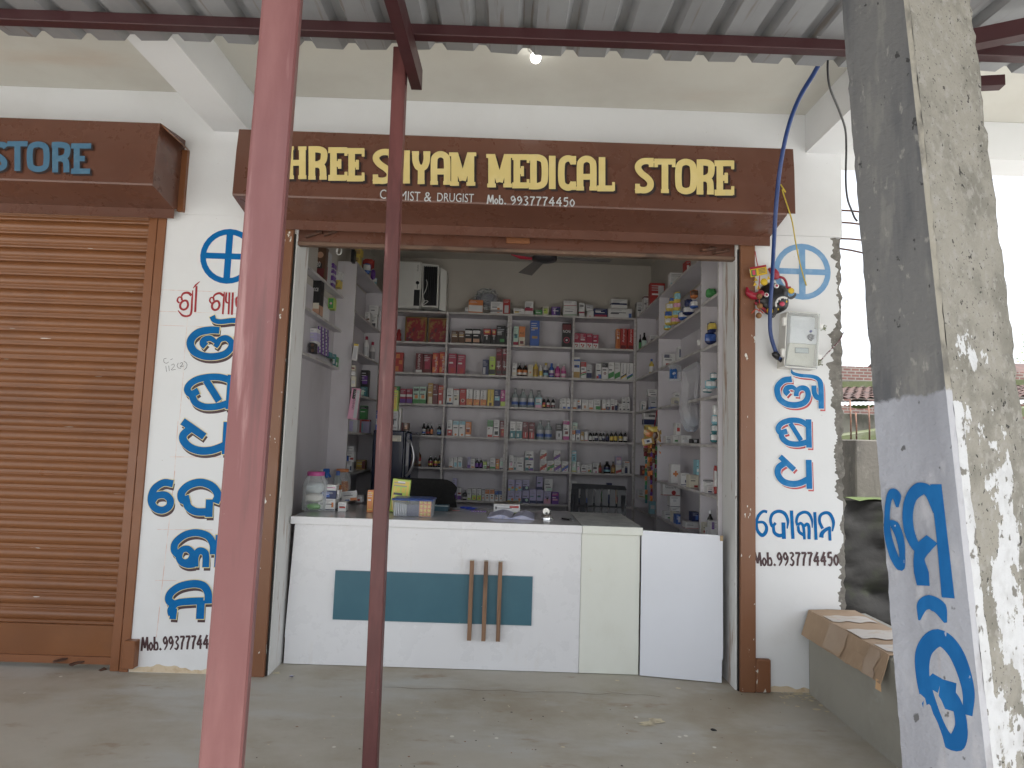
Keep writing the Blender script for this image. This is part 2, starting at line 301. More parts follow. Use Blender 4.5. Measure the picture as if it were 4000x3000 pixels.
SIGNBL = mat('sign_blue_paint', (.06, .15, .24), .45, layers=[((.1, .2, .28), 20, (1, 1, 1), .5, .7, .6, 4)])
BLK = mat('black_plastic', (.015, .015, .017), .4); DARKG = mat('dark_gap', (.02, .018, .017), .9)
STEEL = mat('worn_steel', (.4, .4, .4), .35, .8, rvar=.1); RUST = mat('rusty_steel', (.1, .055, .04), .8, .3, layers=[((.19, .08, .04), 30, (1, 1, 1), .45, .7, .7, 5)], bump=.4)
CLEAR = mat('clear_plastic', (.8, .83, .84), .12, trans=.8, spec=.6); MILKY = mat('milky_plastic', (.72, .75, .78), .2, trans=.8); GLASSY = mat('saline_glass', (.5, .58, .58), .1, trans=.6, spec=.7)
WPLAS = mat('white_plastic', (.74, .74, .71), .35, layers=[((.66, .66, .62), 4, (1, 1, 1), .4, .7, .5, 3)])
CARD = mat('cardboard', (.42, .3, .2), .85, layers=[((.32, .22, .14), 3, (1, 1, 1), .4, .7, .7, 6), ((.52, .4, .28), 20, (.3, 3, 1), .55, .75, .5, 4)], bump=.15, bscale=50)
CLOTH = mat('black_cloth', (.012, .012, .012), .95, layers=[((.022, .021, .02), 40, (1, 1, 1), .4, .7, .6, 4)], bump=.3, bscale=90)
MOSS = mat('mossy_stone', (.005, .0047, .0042), .95, layers=[((.002, .002, .0019), 5, (1, 1, 1), .4, .65, .8, 7), ((.007, .0095, .0025), 4, (1, 1, 1), .55, .7, .7, 7)], bump=1, bscale=22)
MOSSTOP = mat('bright_moss', (.035, .055, .008), .95, layers=[((.014, .02, .005), 12, (1, 1, 1), .4, .65, .8, 6)], bump=1, bscale=40)
OLDCON = mat('weathered_concrete', (.065, .06, .052), .95, layers=[((.03, .028, .025), 4, (1, 1, .3), .45, .7, .8, 7), ((.11, .105, .09), 14, (1, 1, .6), .55, .75, .7, 6), ((.018, .018, .016), 9, (1, 1, .25), .58, .74, .6, 5)], bump=1, bscale=28)
# brick wall
def brickmat():
    M = mat('old_brick', (.3, .12, .08), .9); t = M.node_tree; b = t.nodes['Principled BSDF']
    tc = t.nodes.new('ShaderNodeTexCoord'); mp = t.nodes.new('ShaderNodeMapping'); mp.inputs['Rotation'].default_value = (math.pi/2, 0, 0); br = t.nodes.new('ShaderNodeTexBrick')
    br.inputs['Color1'].default_value = (.12, .05, .04, 1); br.inputs['Color2'].default_value = (.085, .04, .034, 1); br.inputs['Mortar'].default_value = (.15, .14, .125, 1)
    br.inputs['Scale'].default_value = 1.5; br.inputs['Brick Width'].default_value = .34; br.inputs['Row Height'].default_value = .125; br.inputs['Mortar Size'].default_value = .022
    n = t.nodes.new('ShaderNodeTexNoise'); n.inputs['Scale'].default_value = 3; mx = t.nodes.new('ShaderNodeMix'); mx.data_type = 'RGBA'; mx.blend_type = 'MULTIPLY'; mx.inputs[0].default_value = .6
    t.links.new(tc.outputs['Object'], mp.inputs[0]); t.links.new(mp.outputs[0], br.inputs['Vector']); t.links.new(tc.outputs['Object'], n.inputs['Vector'])
    t.links.new(br.outputs['Color'], mx.inputs[6]); t.links.new(n.outputs['Fac'], mx.inputs[7]); g = t.nodes.new('ShaderNodeMix'); t.links.new(mx.outputs[2], b.inputs['Base Color']); return M
BRICK = brickmat()
TILE = mat('clay_roof_tile', (.055, .029, .024), .9, layers=[((.025, .017, .016), 4, (1, 1, 1), .4, .65, .8, 6), ((.11, .055, .04), 9, (1, 1, 1), .6, .75, .6, 4)], bump=.6, bscale=20)
EARTH = mat('earth', (.34, .335, .32), .95, layers=[((.25, .235, .215), .8, (1, 1, 1), .4, .7, .8, 7), ((.4, .395, .38), 6, (1, 1, 1), .55, .75, .6, 6)], bump=.6, bscale=12)

# ---------------------------------------------------------------- ground and floors
g = MB(); g.box((-300, -300, -.5), (300, 300, -.35), EARTH); struct('ground', g)
g = MB(); g.box((-9, -3.7, -.34), (1.95, 3.6, 0), FLOOR); struct('porch_floor', g)

# ---------------------------------------------------------------- the building
ZC, ZB = 3.80, 3.533       # underside of the porch slab, underside of the beams
OL, OR = -1.443, 1.492     # opening of the shop
XE = 2.205                 # end of the painted wall
bd = thing('shop_building', 'white plastered concrete shop building with an open shopfront and painted pillars', 'building', (0, 0, 0))
FAC = Surf((0, 0, 0), (1, 0, 0), (0, 0, 1))
g = MB(); g.box((-9, .0, 2.95), (XE, .25, ZC), PLASTER); g.box((XE, .001, ZB), (5, .25, ZC-.001), PLASTER); g.build('front_beam', bd)
g = MB(); g.box((-2.313, 0, 0), (-1.46, .25, 2.949), PLASTER); g.box((-1.459, .012, 0), (OL, .25, 2.949), JAMB); pl = g.build('pillar', bd)
# right pillar: plaster skin with a broken edge over raw concrete
g = MB(); g.box((OR, .012, 0), (1.511, .25, 2.949), JAMB); g.box((1.511, .014, 0), (2.17, .25, 2.949), RAWCON)
rng = random.Random(3); edge = []; z = 0
while z < 2.95:
    b = mnoise.noise(Vector((3.1, z*2.1, 0)))*.06+mnoise.noise(Vector((1.1, z*9, 4)))*.035+mnoise.noise(Vector((7.1, z*30, 2)))*.026+mnoise.noise(Vector((4.1, z*75, 6)))*.016
    base = 2.155 if z > 2.1 else (2.125 if z > 1.2 else 2.165)
    edge.append((min(2.185, base+b), z)); z += .009
edge.append((2.16, 2.9485))
for (ya, yb) in ((0, .0139),):
    n = len(edge); vs = [(1.5115, ya, z) for _, z in edge]+[(x, ya, z) for x, z in edge]+[(x, yb, z) for x, z in edge]
    g.add(vs, [(i, i+1, n+i+1, n+i) for i in range(n-1)]+[(n+i, n+i+1, 2*n+i+1, 2*n+i) for i in range(n-1)], PLASTER)
rough = []; z = 0; vs = []; k = 0
while z <= 2.949:     # ragged mortar side
    e = 2.17+.03+mnoise.noise(Vector((9, z*14, 1)))*.022+mnoise.noise(Vector((2, z*45, 1)))*.012
    vs += [(2.10, .0135, z), (e, .016+mnoise.noise(Vector((5, z*20, 0)))*.002, z), (e+.012, .13, z), (e-.004, .249, z)]; z += .02; k += 1
g.add(vs, [(4*i+j, 4*i+j+1, 4*i+j+5, 4*i+j+4) for i in range(k-1) for j in range(3)], RAWCON)
pr = g.build('pillar', bd)
# porch slab with beams
g = MB(); g.box((-9, -1.78, ZC+.001), (5, .25, ZC+.12), CEIL); g.build('porch_ceiling', bd)
g = MB(); g.box((-2.048, -1.76, ZB), (-1.80, -.0005, ZC+.0005), PLASTER); g.build('ceiling_beam', bd)
g = MB(); g.box((1.965, -1.76, ZB-.002), (2.2, -.0005, ZC+.0005), PLASTER); g.build('ceiling_beam', bd)
g = MB(); g.box((-9, -1.95, ZC-.25), (5, -1.781, ZC+.12), PLASTER); g.build('ceiling_beam', bd)
# inside: side walls, back wall, ceiling
XW = 1.69; YB = 3.40; ZR = 3.70
g = MB(); g.box((-XW-.15, .2505, 0), (-XW, YB, ZR), INWALL); g.build('room_wall', bd)
g = MB(); g.box((XW, .2505, 0), (XW+.15, YB, ZR), INWALL); g.build('room_wall', bd)
g = MB(); g.box((-XW-.15, YB+.0005, 0), (XW+.15, YB+.15, ZR), INWALL); g.build('room_wall', bd)
g = MB(); g.box((-XW-.15, .2505, ZR+.0005), (XW+.15, YB+.15, ZR+.12), INWALL); g.build('room_ceiling', bd)
g = MB(); g.box((-1.6915, .2515, 2.95), (1.6915, .2545, ZR), INWALL); g.box((-XW+.0005, .2515, 0), (OL, .2545, 2.95), INWALL); g.box((OR, .2515, 0), (XW-.0005, .2545, 2.95), INWALL); g.build('room_wall', bd)
# next shop behind the closed shutter, closed with a back wall
g = MB(); g.box((-9, .6, 0), (-2.313, .75, 2.95), INWALL); g.build('room_wall', bd)

# ---------------------------------------------------------------- painted letters on the pillars
AU = [([(305, 170), (200, 187), (125, 260), (117, 340), (150, 430), (240, 492), (365, 505), (470, 470), (515, 390), (500, 310), (445, 283), (392, 300), (365, 345), (362, 392)], [75, 72, 72, 74, 74, 74, 72, 68, 66, 60, 58, 60]),
      ([(355, 300), (305, 272), (245, 285), (228, 330), (262, 365)], [45, 58, 66, 70, 76]), ([(300, 40), (318, 92), (420, 122), (560, 135), (645, 170), (680, 260), (685, 553)], [8, 40, 42, 45, 55, 66, 66]),
      ([(590, 252), (597, 350), (630, 405), (670, 415)], [62, 62, 66, 60])]
SA = [([(520, 775), (420, 715), (290, 703), (175, 742), (127, 810), (160, 862), (245, 842)], 66), ([(165, 850), (180, 930), (255, 995), (375, 1012), (480, 992), (530, 975)], 68), ([(285, 742), (425, 965)], 58, 'L'), ([(520, 690), (528, 1058)], 70, 'L')]
DHA = [([(152, 1172), (338, 1345)], 66, 'L'), ([(215, 1255), (135, 1315), (124, 1400), (185, 1488), (290, 1525), (400, 1518), (520, 1465)], 76), ([(522, 1215), (533, 1592)], 72, 'L')]
DOKAN = [([(255, 828), (200, 822), (140, 880), (116, 970), (130, 1070), (185, 1130), (233, 1095), (245, 1025), (205, 965), (130, 962)], [36, 36, 40, 36, 40, 48, 46, 40, 36, 34]),
         ([(513, 1045), (522, 940), (480, 850), (405, 820), (328, 850), (297, 930), (320, 1012), (365, 970)], [16, 40, 46, 42, 40, 38, 40, 36]), ([(335, 1005), (345, 1090), (400, 1133), (460, 1128)], [36, 42, 48, 44]), ([(464, 965), (471, 1178)], 52, 'L'),
         ([(568, 810), (588, 1178)], 44, 'L'), ([(838, 1035), (832, 930), (790, 850), (725, 832), (655, 872), (633, 950), (650, 1005)], [12, 34, 42, 38, 38, 36, 36]), ([(650, 1000), (690, 975), (725, 1030), (737, 1185)], [34, 36, 38, 36]),
         ([(655, 1010), (668, 1085), (725, 1128)], [34, 38, 40]), ([(728, 1020), (770, 985), (795, 1030), (796, 1182)], [34, 40, 42, 42]), ([(870, 830), (888, 1190)], 40, 'L'),
         ([(1098, 1080), (1112, 960), (1070, 862), (1010, 838), (945, 872), (931, 950), (970, 1045)], [20, 42, 46, 40, 38, 38, 42]), ([(955, 1160), (963, 1110), (1010, 1060), (1072, 1032)], [58, 52, 44, 44]), ([(1060, 1020), (1068, 1200)], 38, 'L')]
AUL = [([(990, 700), (870, 695), (725, 725), (635, 800), (615, 885), (665, 975), (780, 1030), (920, 1040), (1060, 1005), (1140, 925), (1140, 850), (1075, 800), (995, 822), (960, 880), (935, 915)], [85, 90, 95, 95, 95, 92, 90, 88, 85, 80, 75, 72, 70, 68, 60]),
       ([(945, 850), (870, 803), (795, 822), (778, 870), (815, 905)], [50, 70, 80, 85, 90]), ([(895, 515), (925, 570), (1010, 588), (1170, 572), (1265, 600), (1305, 700), (1300, 1080)], [70, 62, 62, 64, 68, 75, 78]), ([(1215, 780), (1215, 880), (1250, 930), (1300, 930)], 72)]
SAL = [([(1130, 350), (1000, 312), (850, 310), (700, 342), (605, 405), (575, 475), (625, 530), (720, 485)], 84), ([(635, 550), (680, 640), (780, 690), (890, 697), (1000, 680), (1110, 645)], 84), ([(815, 350), (985, 620)], 85, 'L'), ([(1145, 280), (1112, 725)], 86, 'L')]
DHAL = [([(512, 882), (795, 1080)], 90, 'L'), ([(600, 985), (522, 1060), (530, 1140), (610, 1220), (740, 1263), (880, 1258), (1010, 1215), (1090, 1175)], 95), ([(1090, 890), (1065, 1310)], 88, 'L')]
DOL = [([(278, 118), (190, 108), (105, 165), (75, 260), (105, 335), (175, 362), (240, 330), (252, 268), (205, 222), (130, 228), (90, 270)], 62), ([(668, 295), (692, 220), (640, 142), (535, 105), (425, 132), (357, 200), (368, 268), (432, 252)], 68),
       ([(395, 270), (422, 335), (490, 375), (590, 378)], 66), ([(616, 262), (609, 425)], 64, 'L'), ([(775, 100), (755, 425)], 62, 'L')]
KAL = [([(650, 770), (648, 680), (600, 602), (500, 570), (390, 590), (303, 660), (290, 730), (325, 775)], 62), ([(335, 785), (360, 730), (415, 720), (458, 765), (440, 820), (395, 845), (350, 830)], 56, 'C'), ([(320, 790), (350, 845), (410, 872), (480, 868)], 44), ([(482, 885), (485, 790), (520, 738), (570, 752), (583, 800), (580, 890)], 60), ([(705, 590), (690, 890)], 60, 'L')]
NAL = [([(603, 1225), (602, 1130), (560, 1062), (468, 1042), (340, 1068), (255, 1130), (240, 1195), (290, 1235)], 66), ([(275, 1325), (262, 1280), (312, 1222), (430, 1205), (560, 1200)], [80, 66, 60, 62, 62]), ([(250, 1318), (312, 1322)], 92, 'L'), ([(537, 1195), (527, 1368)], 70, 'L')]
SHRI = [([(642, 180), (632, 300), (620, 470), (580, 512), (510, 505), (450, 440)], [14, 24, 28, 26, 28, 10]), ([(625, 245), (580, 212), (520, 222), (485, 275)], [36, 32, 28, 16]), ([(468, 345), (442, 315), (460, 270), (495, 275), (500, 310)], [22, 24, 18, 22, 26]), ([(580, 370), (565, 320), (525, 315), (485, 350), (480, 400), (515, 430), (560, 415)], 28, 'C'),
        ([(690, 125), (672, 462)], 27, 'L'), ([(648, 152), (680, 112), (733, 66)], [10, 22, 8]),
        ([(1050, 200), (1042, 320), (1030, 490)], [14, 26, 22]), ([(1040, 250), (990, 218), (930, 238), (900, 288)], [34, 30, 26, 16]), ([(885, 350), (862, 315), (878, 275), (910, 282), (915, 315)], [20, 22, 18, 20, 24]), ([(988, 372), (972, 325), (935, 322), (898, 355), (893, 405), (925, 435), (968, 420)], 28, 'C'),
        ([(1078, 208), (1072, 320), (1105, 348)], [22, 24, 18]), ([(1118, 208), (1105, 492)], 24, 'L'), ([(1162, 208), (1148, 498)], 26, 'L'), ([(1260, 215), (1245, 500)], 26, 'L'), ([(1240, 260), (1205, 290), (1210, 380), (1240, 400)], 24)]
def lettered(parent, sets, main, shadow, line, off, lift=.0006):
    a, b_, c_ = MB(), MB(), MB()
    for crop, dat in sets:
        if shadow: strokes(a, FAC, crop, dat, shadow, lift, off=off)
        if line: strokes(b_, FAC, crop, dat, line, lift+.0022, grow=.005)
        strokes(c_, FAC, crop, dat, main, lift+.0044, scale_w=1.06)
    if shadow: a.build('letter_shadow', parent)
    if line: b_.build('letter_outline', parent)
    c_.build('painted_lettering', parent)
WLINE = mat('white_letter_line', (.76, .76, .75), .7)
lettered(pr, [('G1', AU), ('G1', SA), ('G1', DHA)], BLUEW, REDSH, WLINE, (.0125, -.015))
g = MB(); strokes(g, FAC, 'G2', DOKAN, BLUEP, .001); g.build('painted_lettering', pr)
lettered(pl, [('G3', AUL), ('G4', SAL), ('G4', DHAL), ('G5', DOL), ('G5', KAL), ('G5', NAL)], BLUEP, MARP, YELLN, (.008, -.0215))
g = MB(); strokes(g, FAC, 'G3', SHRI, REDP, .001); g.build('painted_lettering', pl)
# emblems: ring with a cross
def emblem(parent, c, dots, M, crop, wr):
    g = MB(); k = [FAC.hit(px(crop, *p)) for p in dots]; C0 = FAC.hit(px(crop, *c))
    R = sum((q-C0).length for q in k)/len(k); pts = [C0+Vector((math.cos(t*math.pi/14), math.sin(t*math.pi/14)))*R for t in range(28)]
    ribbon(g, FAC, pts, wr, M, .001, False, True)
    ribbon(g, FAC, [C0-Vector((R, 0)), C0+Vector((R, 0))], wr*1.05, M, .0013, False); ribbon(g, FAC, [C0-Vector((0, R)), C0+Vector((0, R))], wr*1.15, M, .0016, False)
    g.build('painted_emblem', parent)
emblem(pl, (1478, 168), [(1314, 160), (1478, 10), (1470, 330)], BLUEP, 'L0', .04) if 0 else None
CROP['L5'] = (0, 900, 1200/1991)
emblem(pl, (1480, 168), [(1314, 160), (1480, 14), (1470, 330)], BLUEP, 'L5', .038)
emblem(pr, (522, 297), [(702, 302), (520, 108), (522, 478)], mat('faded_blue_paint', (.15, .31, .52), .6, layers=[((.28, .42, .58), 13, (1, 1, 1), .45, .72, .7, 5)]), 'G7', .037)
# numbers
g = MB(); hand_text(g, 'Mob.9937774450', FAC, FAC.hit(px('G2', 88, 1528)), FAC.hit(px('G2', 1196, 1522)), .084, MARP, .001, .0125); g.build('painted_lettering', pr)
a, b = FAC.hit(px('T', 98, 1368)), FAC.hit(px('T', 552, 1352)); g = MB(); hand_text(g, 'Mob.9937774450', FAC, a, a+(b-a)*14/11.1, .082, MARP, .001, .0115); g.build('painted_lettering', pl)
INKM = mat('pen_ink', (.03, .03, .04), .6); g = MB()
strokes(g, FAC, 'G3', [([(300, 1060), (268, 1070), (270, 1110), (300, 1125), (330, 1108)], 5), ([(352, 1080), (380, 1065)], 5), ([(292, 1160), (302, 1235)], 5), ([(330, 1155), (338, 1225)], 5), ([(362, 1150), (395, 1135), (400, 1165), (365, 1210), (420, 1205)], 5),
                       ([(455, 1120), (440, 1155), (455, 1185), (488, 1190)], 5), ([(475, 1130), (500, 1115), (510, 1135), (480, 1170), (525, 1160)], 5), ([(525, 1095), (565, 1130), (560, 1180), (530, 1212)], 5)], INKM, .001); g.build('pen_note', pl)
# faint red setting-out lines left by the sign painter
GUIDE = mat('red_chalk_line', (.62, .42, .36), .9, layers=[((.74, .7, .68), 12, (1, 1, 1), .4, .6, .9, 4)]); g = MB()
strokes(g, FAC, 'G3', [([(240, 172), (1200, 205)], 6), ([(200, 450), (1300, 485)], 5), ([(200, 630), (900, 655)], 5), ([(578, 480), (515, 1250)], 5)], GUIDE, .0003)
strokes(g, FAC, 'G4', [([(450, 880), (395, 1659)], 8), ([(345, 1342), (1010, 1345)], 8), ([(520, 250), (470, 860)], 5)], GUIDE, .0003)
strokes(g, FAC, 'G5', [([(292, 0), (120, 1540)], 6), ([(130, 540), (640, 545)], 4), ([(110, 1012), (600, 1015)], 4)], GUIDE, .0003); g.build('chalk_line', pl)
# rising damp and splashes at the foot of the pillars, bare mortar patch beside the frame
DAMP = mat('damp_stain', (.6, .5, .36), .9, layers=[((.42, .3, .18), 14, (1, 1, 1), .45, .7, .8, 6)])
g = MB()
for (x0, x1) in ((-2.31, -1.57), (1.7, 2.16)):
    g = MB(); n = 40; vs = []
    for i in range(n+1):
        x = x0+(x1-x0)*i/n; h = .035+.03*mnoise.noise(Vector((x*5, 1, 1)))+.02*mnoise.noise(Vector((x*19, 5, 1))); vs += [(x, -.0004, 0.001), (x, -.0004, max(.006, h))]
    g.add(vs, [(2*i, 2*i+2, 2*i+3, 2*i+1) for i in range(n)], DAMP); g.build('damp_stain', bd)


# ---------------------------------------------------------------- rolling shutters
# closed shutter of the next shop
ls = thing('rolling_shutter', 'closed brown rolling shutter with horizontal slats, left of the white pillar', 'shutter', (-4, 0, 0))
g = MB(); prof = []; z = .26; pitch = .094
while z < 3.02:
    for (dz, dy) in ((0, .0), (.004, -.002), (.010, -.0045), (.014, -.001), (.018, -.0045), (.022, 0), (.028, -.009), (.04, -.0175), (.056, -.021), (.072, -.018), (.084, -.009), (.090, 0)):
        prof.append((.055+dy, z+dz))
    z += pitch
g.extr(prof, -9, -2.395, SLAT, caps=False, closed=False, smooth=True); sl = g.build('slat_curtain', ls)
g = MB(); g.box((-9, .035, .07), (-2.40, .06, .262), SLAT); g.box((-9, .02, .03), (-2.40, .075, .075), BROWN); br = g.build('bottom_bar', ls)
a, b = W('S0', 420, 1412, .033), W('S0', 602, 1440, .033); g = MB(); g.box((a.x, .031, b.z), (b.x, .0345, a.z), DARKG); g.build('lock_slot', br)
for (qa, qb) in (((390, 1450), (480, 1418)), ((505, 1472), (600, 1440)), ((665, 1540), (760, 1495))):
    a, b = W('S0', *qa, -.03), W('S0', *qb, .03); g = MB(); g.bar(a, b, .035, .008, RUST); g.build('lock_hasp', br)
g = MB(); g.box((-2.431, -.005, 0), (-2.375, .05, 2.98), BROWN, .003); g.box((-2.376, .012, 0), (-2.366, .05, 2.98), DARKG); g.box((-2.368, -.012, 0), (-2.3135, .05, 2.98), BROWN, .003)
for z in (.28, .6, .95, 1.3, 1.65, 2, 2.35, 2.7): g.box((-2.379, -.002, z), (-2.364, .011, z+.04), BROWN, .003)
g.build('guide_rail', ls)
a, b = W('S0', 885, 1480, -.01), W('S0', 1005, 1285, -.01); g = MB(); g.box((-2.33, -.055, a.z), (b.x, -.0005, b.z), BROWN, .004); g.build('guide_foot', ls)
def hood(parent, x0, x1, xe, top, bot):
    g = MB()
    pf = [(-.0005, top+.035), (-.30, top), (-.305, top-.004), (-.32, top-.15), (-.33, bot+.01), (-.325, bot), (-.07, bot-.055), (-.07, bot-.115), (-.062, bot-.115), (-.062, bot-.05), (-.0005, bot-.03)]
    g.extr(pf, x0, x1, SIGNB, caps=True)
    if xe: g.add([(x1, -.3, top), (xe, -.3, top), (xe, -.315, top-.15), (xe, -.325, bot+.01), (x1, -.325, bot+.01), (x1, -.315, top-.15)], [(0, 1, 2, 5), (5, 2, 3, 4)], SIGNB)
    return g
g = hood(ls, -9, -2.236, None, 3.425, 3.01); hb = g.build('hood', ls)
g = MB(); g.box((-2.24, -.03, 2.96), (-2.2, .0, 3.38), BROWN); g.extr([(-2.236, 3.425), (-2.19, 3.38), (-2.19, 3.372), (-2.236, 3.414)], -.29, -.02, BROWN, axis='y'); g.build('end_plate', hb)
# open shutter of the medical store
ms = thing('rolling_shutter', 'raised brown rolling shutter with wide sign hood above the open shopfront', 'shutter', (0, 0, 2.9))
g = hood(ms, -1.742, 1.69, 1.742, 3.405, 2.965); hm = g.build('hood', ms)
g = MB(); prof = []; z = 2.83
while z < 3.04: prof += [(.06, z), (.05, z+.02), (.046, z+.045), (.05, z+.07), (.06, z+.09)]; z += .092
g.extr(prof, OL+.02, OR-.02, SLAT, caps=False, closed=False, smooth=True); g.build('slat_curtain', ms)
g = MB(); g.box((OL-.02, .03, 2.797), (OR+.02, .058, 2.90), SIGNB, .004); g.box((OL-.02, .018, 2.774), (OR+.02, .07, 2.798), mat('worn_bottom_rail', (.15, .09, .06), .6, layers=[((.06, .04, .03), 12, (.3, 1, 1), .5, .66, .9, 5), ((.34, .27, .21), 20, (.5, 1, 1), .6, .75, .6, 4)]), .002); bb = g.build('bottom_bar', ms)
a, b = W('D', 1093, 526, .02), W('D', 1145, 514, .02); g = MB(); g.box((a.x, .005, a.z), (b.x, .0295, b.z), BROWN, .006); g.build('pull_handle', bb)
for (qa, qb) in (((660, 512), (690, 504)), ((700, 508), (722, 502)), ((1515, 541), (1540, 539)), ((1543, 547), (1568, 543))):
    a, b = W('D', *qa, .0), W('D', *qb, .025); g = MB(); g.bar(a, b, .03, .012, RUST); g.tube([b+Vector((-.02, -.004, .006)), b+Vector((.02, -.004, .006))], .011, RUST); g.build('lock_hasp', bb)
for (x0, x1, fx0, fx1) in ((-1.56, -1.459, -1.665, -1.5595), (1.511, 1.609, 1.6085, 1.702)):
    g = MB(); g.box((x0, -.028, 0), (x1, .011, 2.948), BROWNF, .004)
    g.box((x1-.0002, -.006, 0), (x1+.008, .0115, 2.84), DARKG) if x0 < 0 else g.box((x0-.008, -.006, 0), (x0+.0002, .0115, 2.84), DARKG)
    g.build('guide_rail', ms)
    g = MB(); g.box((fx0, -.034, 0.002), (fx1, -.0005, .205), BROWNF, .008); g.build('guide_foot', ms)

# sign lettering
LET = {'I': [([(.5, 0), (.5, 1)], 'L')], 'H': [([(.22, 0), (.22, 1)], 'L'), ([(.78, 0), (.78, 1)], 'L'), ([(.22, .5), (.78, .5)], 'L')],
 'R': [([(.22, 0), (.22, 1)], 'L'), ([(.05, .075), (.55, .075), (.8, .14), (.83, .3), (.75, .45), (.5, .53), (.22, .53)], 'LS'), ([(.55, .53), (.74, .62), (.78, .8), (.78, 1)], 'S')],
 'E': [([(.27, 0), (.27, 1)], 'L'), ([(0, .075), (.97, .075)], 'T'), ([(.27, .5), (.66, .5)], 'L'), ([(0, .925), (.92, .925)], 'T')],
 'S': [([(.93, .17), (.78, .085), (.45, .08), (.2, .17), (.17, .3), (.35, .44), (.65, .57), (.82, .7), (.78, .85), (.55, .925), (.25, .915), (.07, .84)], 'S')],
 'Y': [([(.2, .05), (.21, .28), (.32, .46), (.5, .52)], 'S'), ([(.8, .05), (.79, .28), (.68, .46), (.5, .52)], 'S'), ([(.5, .48), (.5, 1)], 'L')],
 'A': [([(.19, 1), (.19, .3), (.27, .14), (.5, .075), (.73, .14), (.81, .3), (.81, 1)], 'S'), ([(.19, .6), (.81, .6)], 'L')],
 'M': [([(.16, 0), (.16, 1)], 'L'), ([(.84, 0), (.84, 1)], 'L'), ([(.17, .02), (.5, .84)], 'L'), ([(.83, .02), (.5, .84)], 'L')],
 'D': [([(.25, 0), (.25, 1)], 'L'), ([(.0, .075), (.5, .075), (.78, .16), (.85, .35), (.85, .65), (.78, .84), (.5, .925), (.0, .925)], 'S')],
 'C': [([(.86, .22), (.72, .1), (.48, .075), (.23, .16), (.16, .35), (.16, .65), (.23, .84), (.48, .925), (.72, .9), (.86, .78)], 'S')],
 'L': [([(.27, 0), (.27, 1)], 'L'), ([(0, .925), (.92, .925)], 'T')], 'T': [([(.0, .075), (1, .075)], 'L'), ([(.5, .05), (.5, 1)], 'L')],
 'O': [([(.5, .075), (.78, .15), (.85, .35), (.85, .65), (.78, .85), (.5, .925), (.22, .85), (.15, .65), (.15, .35), (.22, .15)], 'C')]}
SERIF = {'I': [(.5, 0), (.5, 1)], 'H': [(.22, 0), (.22, 1), (.78, 0), (.78, 1)], 'R': [(.22, 1), (.78, 1)], 'Y': [(.2, 0), (.8, 0), (.5, 1)], 'A': [(.19, 1), (.81, 1)], 'M': [(.12, 0), (.88, 0), (.16, 1), (.84, 1)], 'L': [(.27, 0)], 'T': [(.5, 1)]}
def sign_word(mb, surf, crop, letters, M, lift, off=(0, 0), ws=.041, serif=True, sh=.115, swid=.185):
    for q, (ch, x0, x1, yt, yb) in enumerate(letters):
        def mp(u, v): return surf.hit(px(crop, x0+(x1-x0)*u, yt+(yb-yt)*v))
        h = (mp(0, 0)-mp(0, 1)).length; wdt = (mp(1, 0)-mp(0, 0)).length; k = 0
        def rect(u0, v0, u1, v1):
            nonlocal k
            vs = [mp(u0, v0), mp(u1, v0), mp(u1, v1), mp(u0, v1)]; mb.add([surf.at(p.x+off[0], p.y+off[1], lift+k*.00012) for p in vs], [(3, 2, 1, 0)], M); k += 1
        for pts, o in LET[ch]:
            P = [mp(*p) for p in pts]
            ribbon(mb, surf, P, [ws*(.92 if p[0][1] == p[-1][1] else 1) for p in [pts]*2] if o in 'LT' and len(pts) == 2 else ws, M, lift+k*.00012, smooth='S' in o or o == 'C', closed=o == 'C', off=off); k += 1
            if serif and 'T' == o:
                v = pts[0][1]; rect(.8, v-.07 if v > .5 else v-.06, 1.0, v+.07) ; (rect(.84, .0, 1.0, .25) if v < .5 else rect(.84, .74, 1.0, .98))
        if serif:
            hw = swid
            for (u, v) in SERIF.get(ch, []): rect(u-hw, 0 if v == 0 else 1-sh, u+hw, sh if v == 0 else 1)
            if ch == 'S': rect(.74, -.02, 1, .25); rect(0, .74, .26, 1.02)
            if ch == 'C': rect(.72, -.0, 1, .25); rect(.72, .75, 1, 1.0)
            if ch == 'T': rect(0, 0, .17, .24); rect(.83, 0, 1, .24)
            if ch == 'E': rect(.5, .35, .68, .65)
SGN = Surf((0, -.334, 0), (1, 0, 0), (0, 0, 1))
A1 = [('S', -48, 72, 22, 328), ('H', 80, 290, 30, 337), ('R', 292, 480, 35, 342), ('E', 487, 668, 42, 348), ('E', 662, 828, 50, 354), ('S', 905, 1100, 60, 375), ('H', 1085, 1260, 68, 378), ('Y', 1270, 1448, 75, 384), ('A', 1443, 1640, 80, 390), ('M', 1636, 1862, 86, 400)]
A2 = [('M', 55, 255, 92, 374), ('E', 262, 408, 96, 378), ('D', 402, 562, 100, 384), ('I', 560, 642, 106, 388), ('C', 655, 803, 108, 396), ('A', 803, 982, 110, 400), ('L', 982, 1132, 118, 404), ('S', 1303, 1460, 130, 418), ('T', 1465, 1645, 134, 422), ('O', 1642, 1825, 136, 428), ('R', 1817, 1975, 142, 434), ('E', 1975, 2142, 148, 440)]
for c, ws_ in (('S1', A1[:5]), ('S1', A1[5:]), ('S2', A2[:7]), ('S2', A2[7:])):
    g = MB(); sign_word(g, SGN, c, ws_, SIGNSH, .0006, (.014, -.014)); g.build('letter_shadow', hm)
    g = MB(); sign_word(g, SGN, c, ws_, CREAMP, .0018); g.build('sign_lettering', hm)
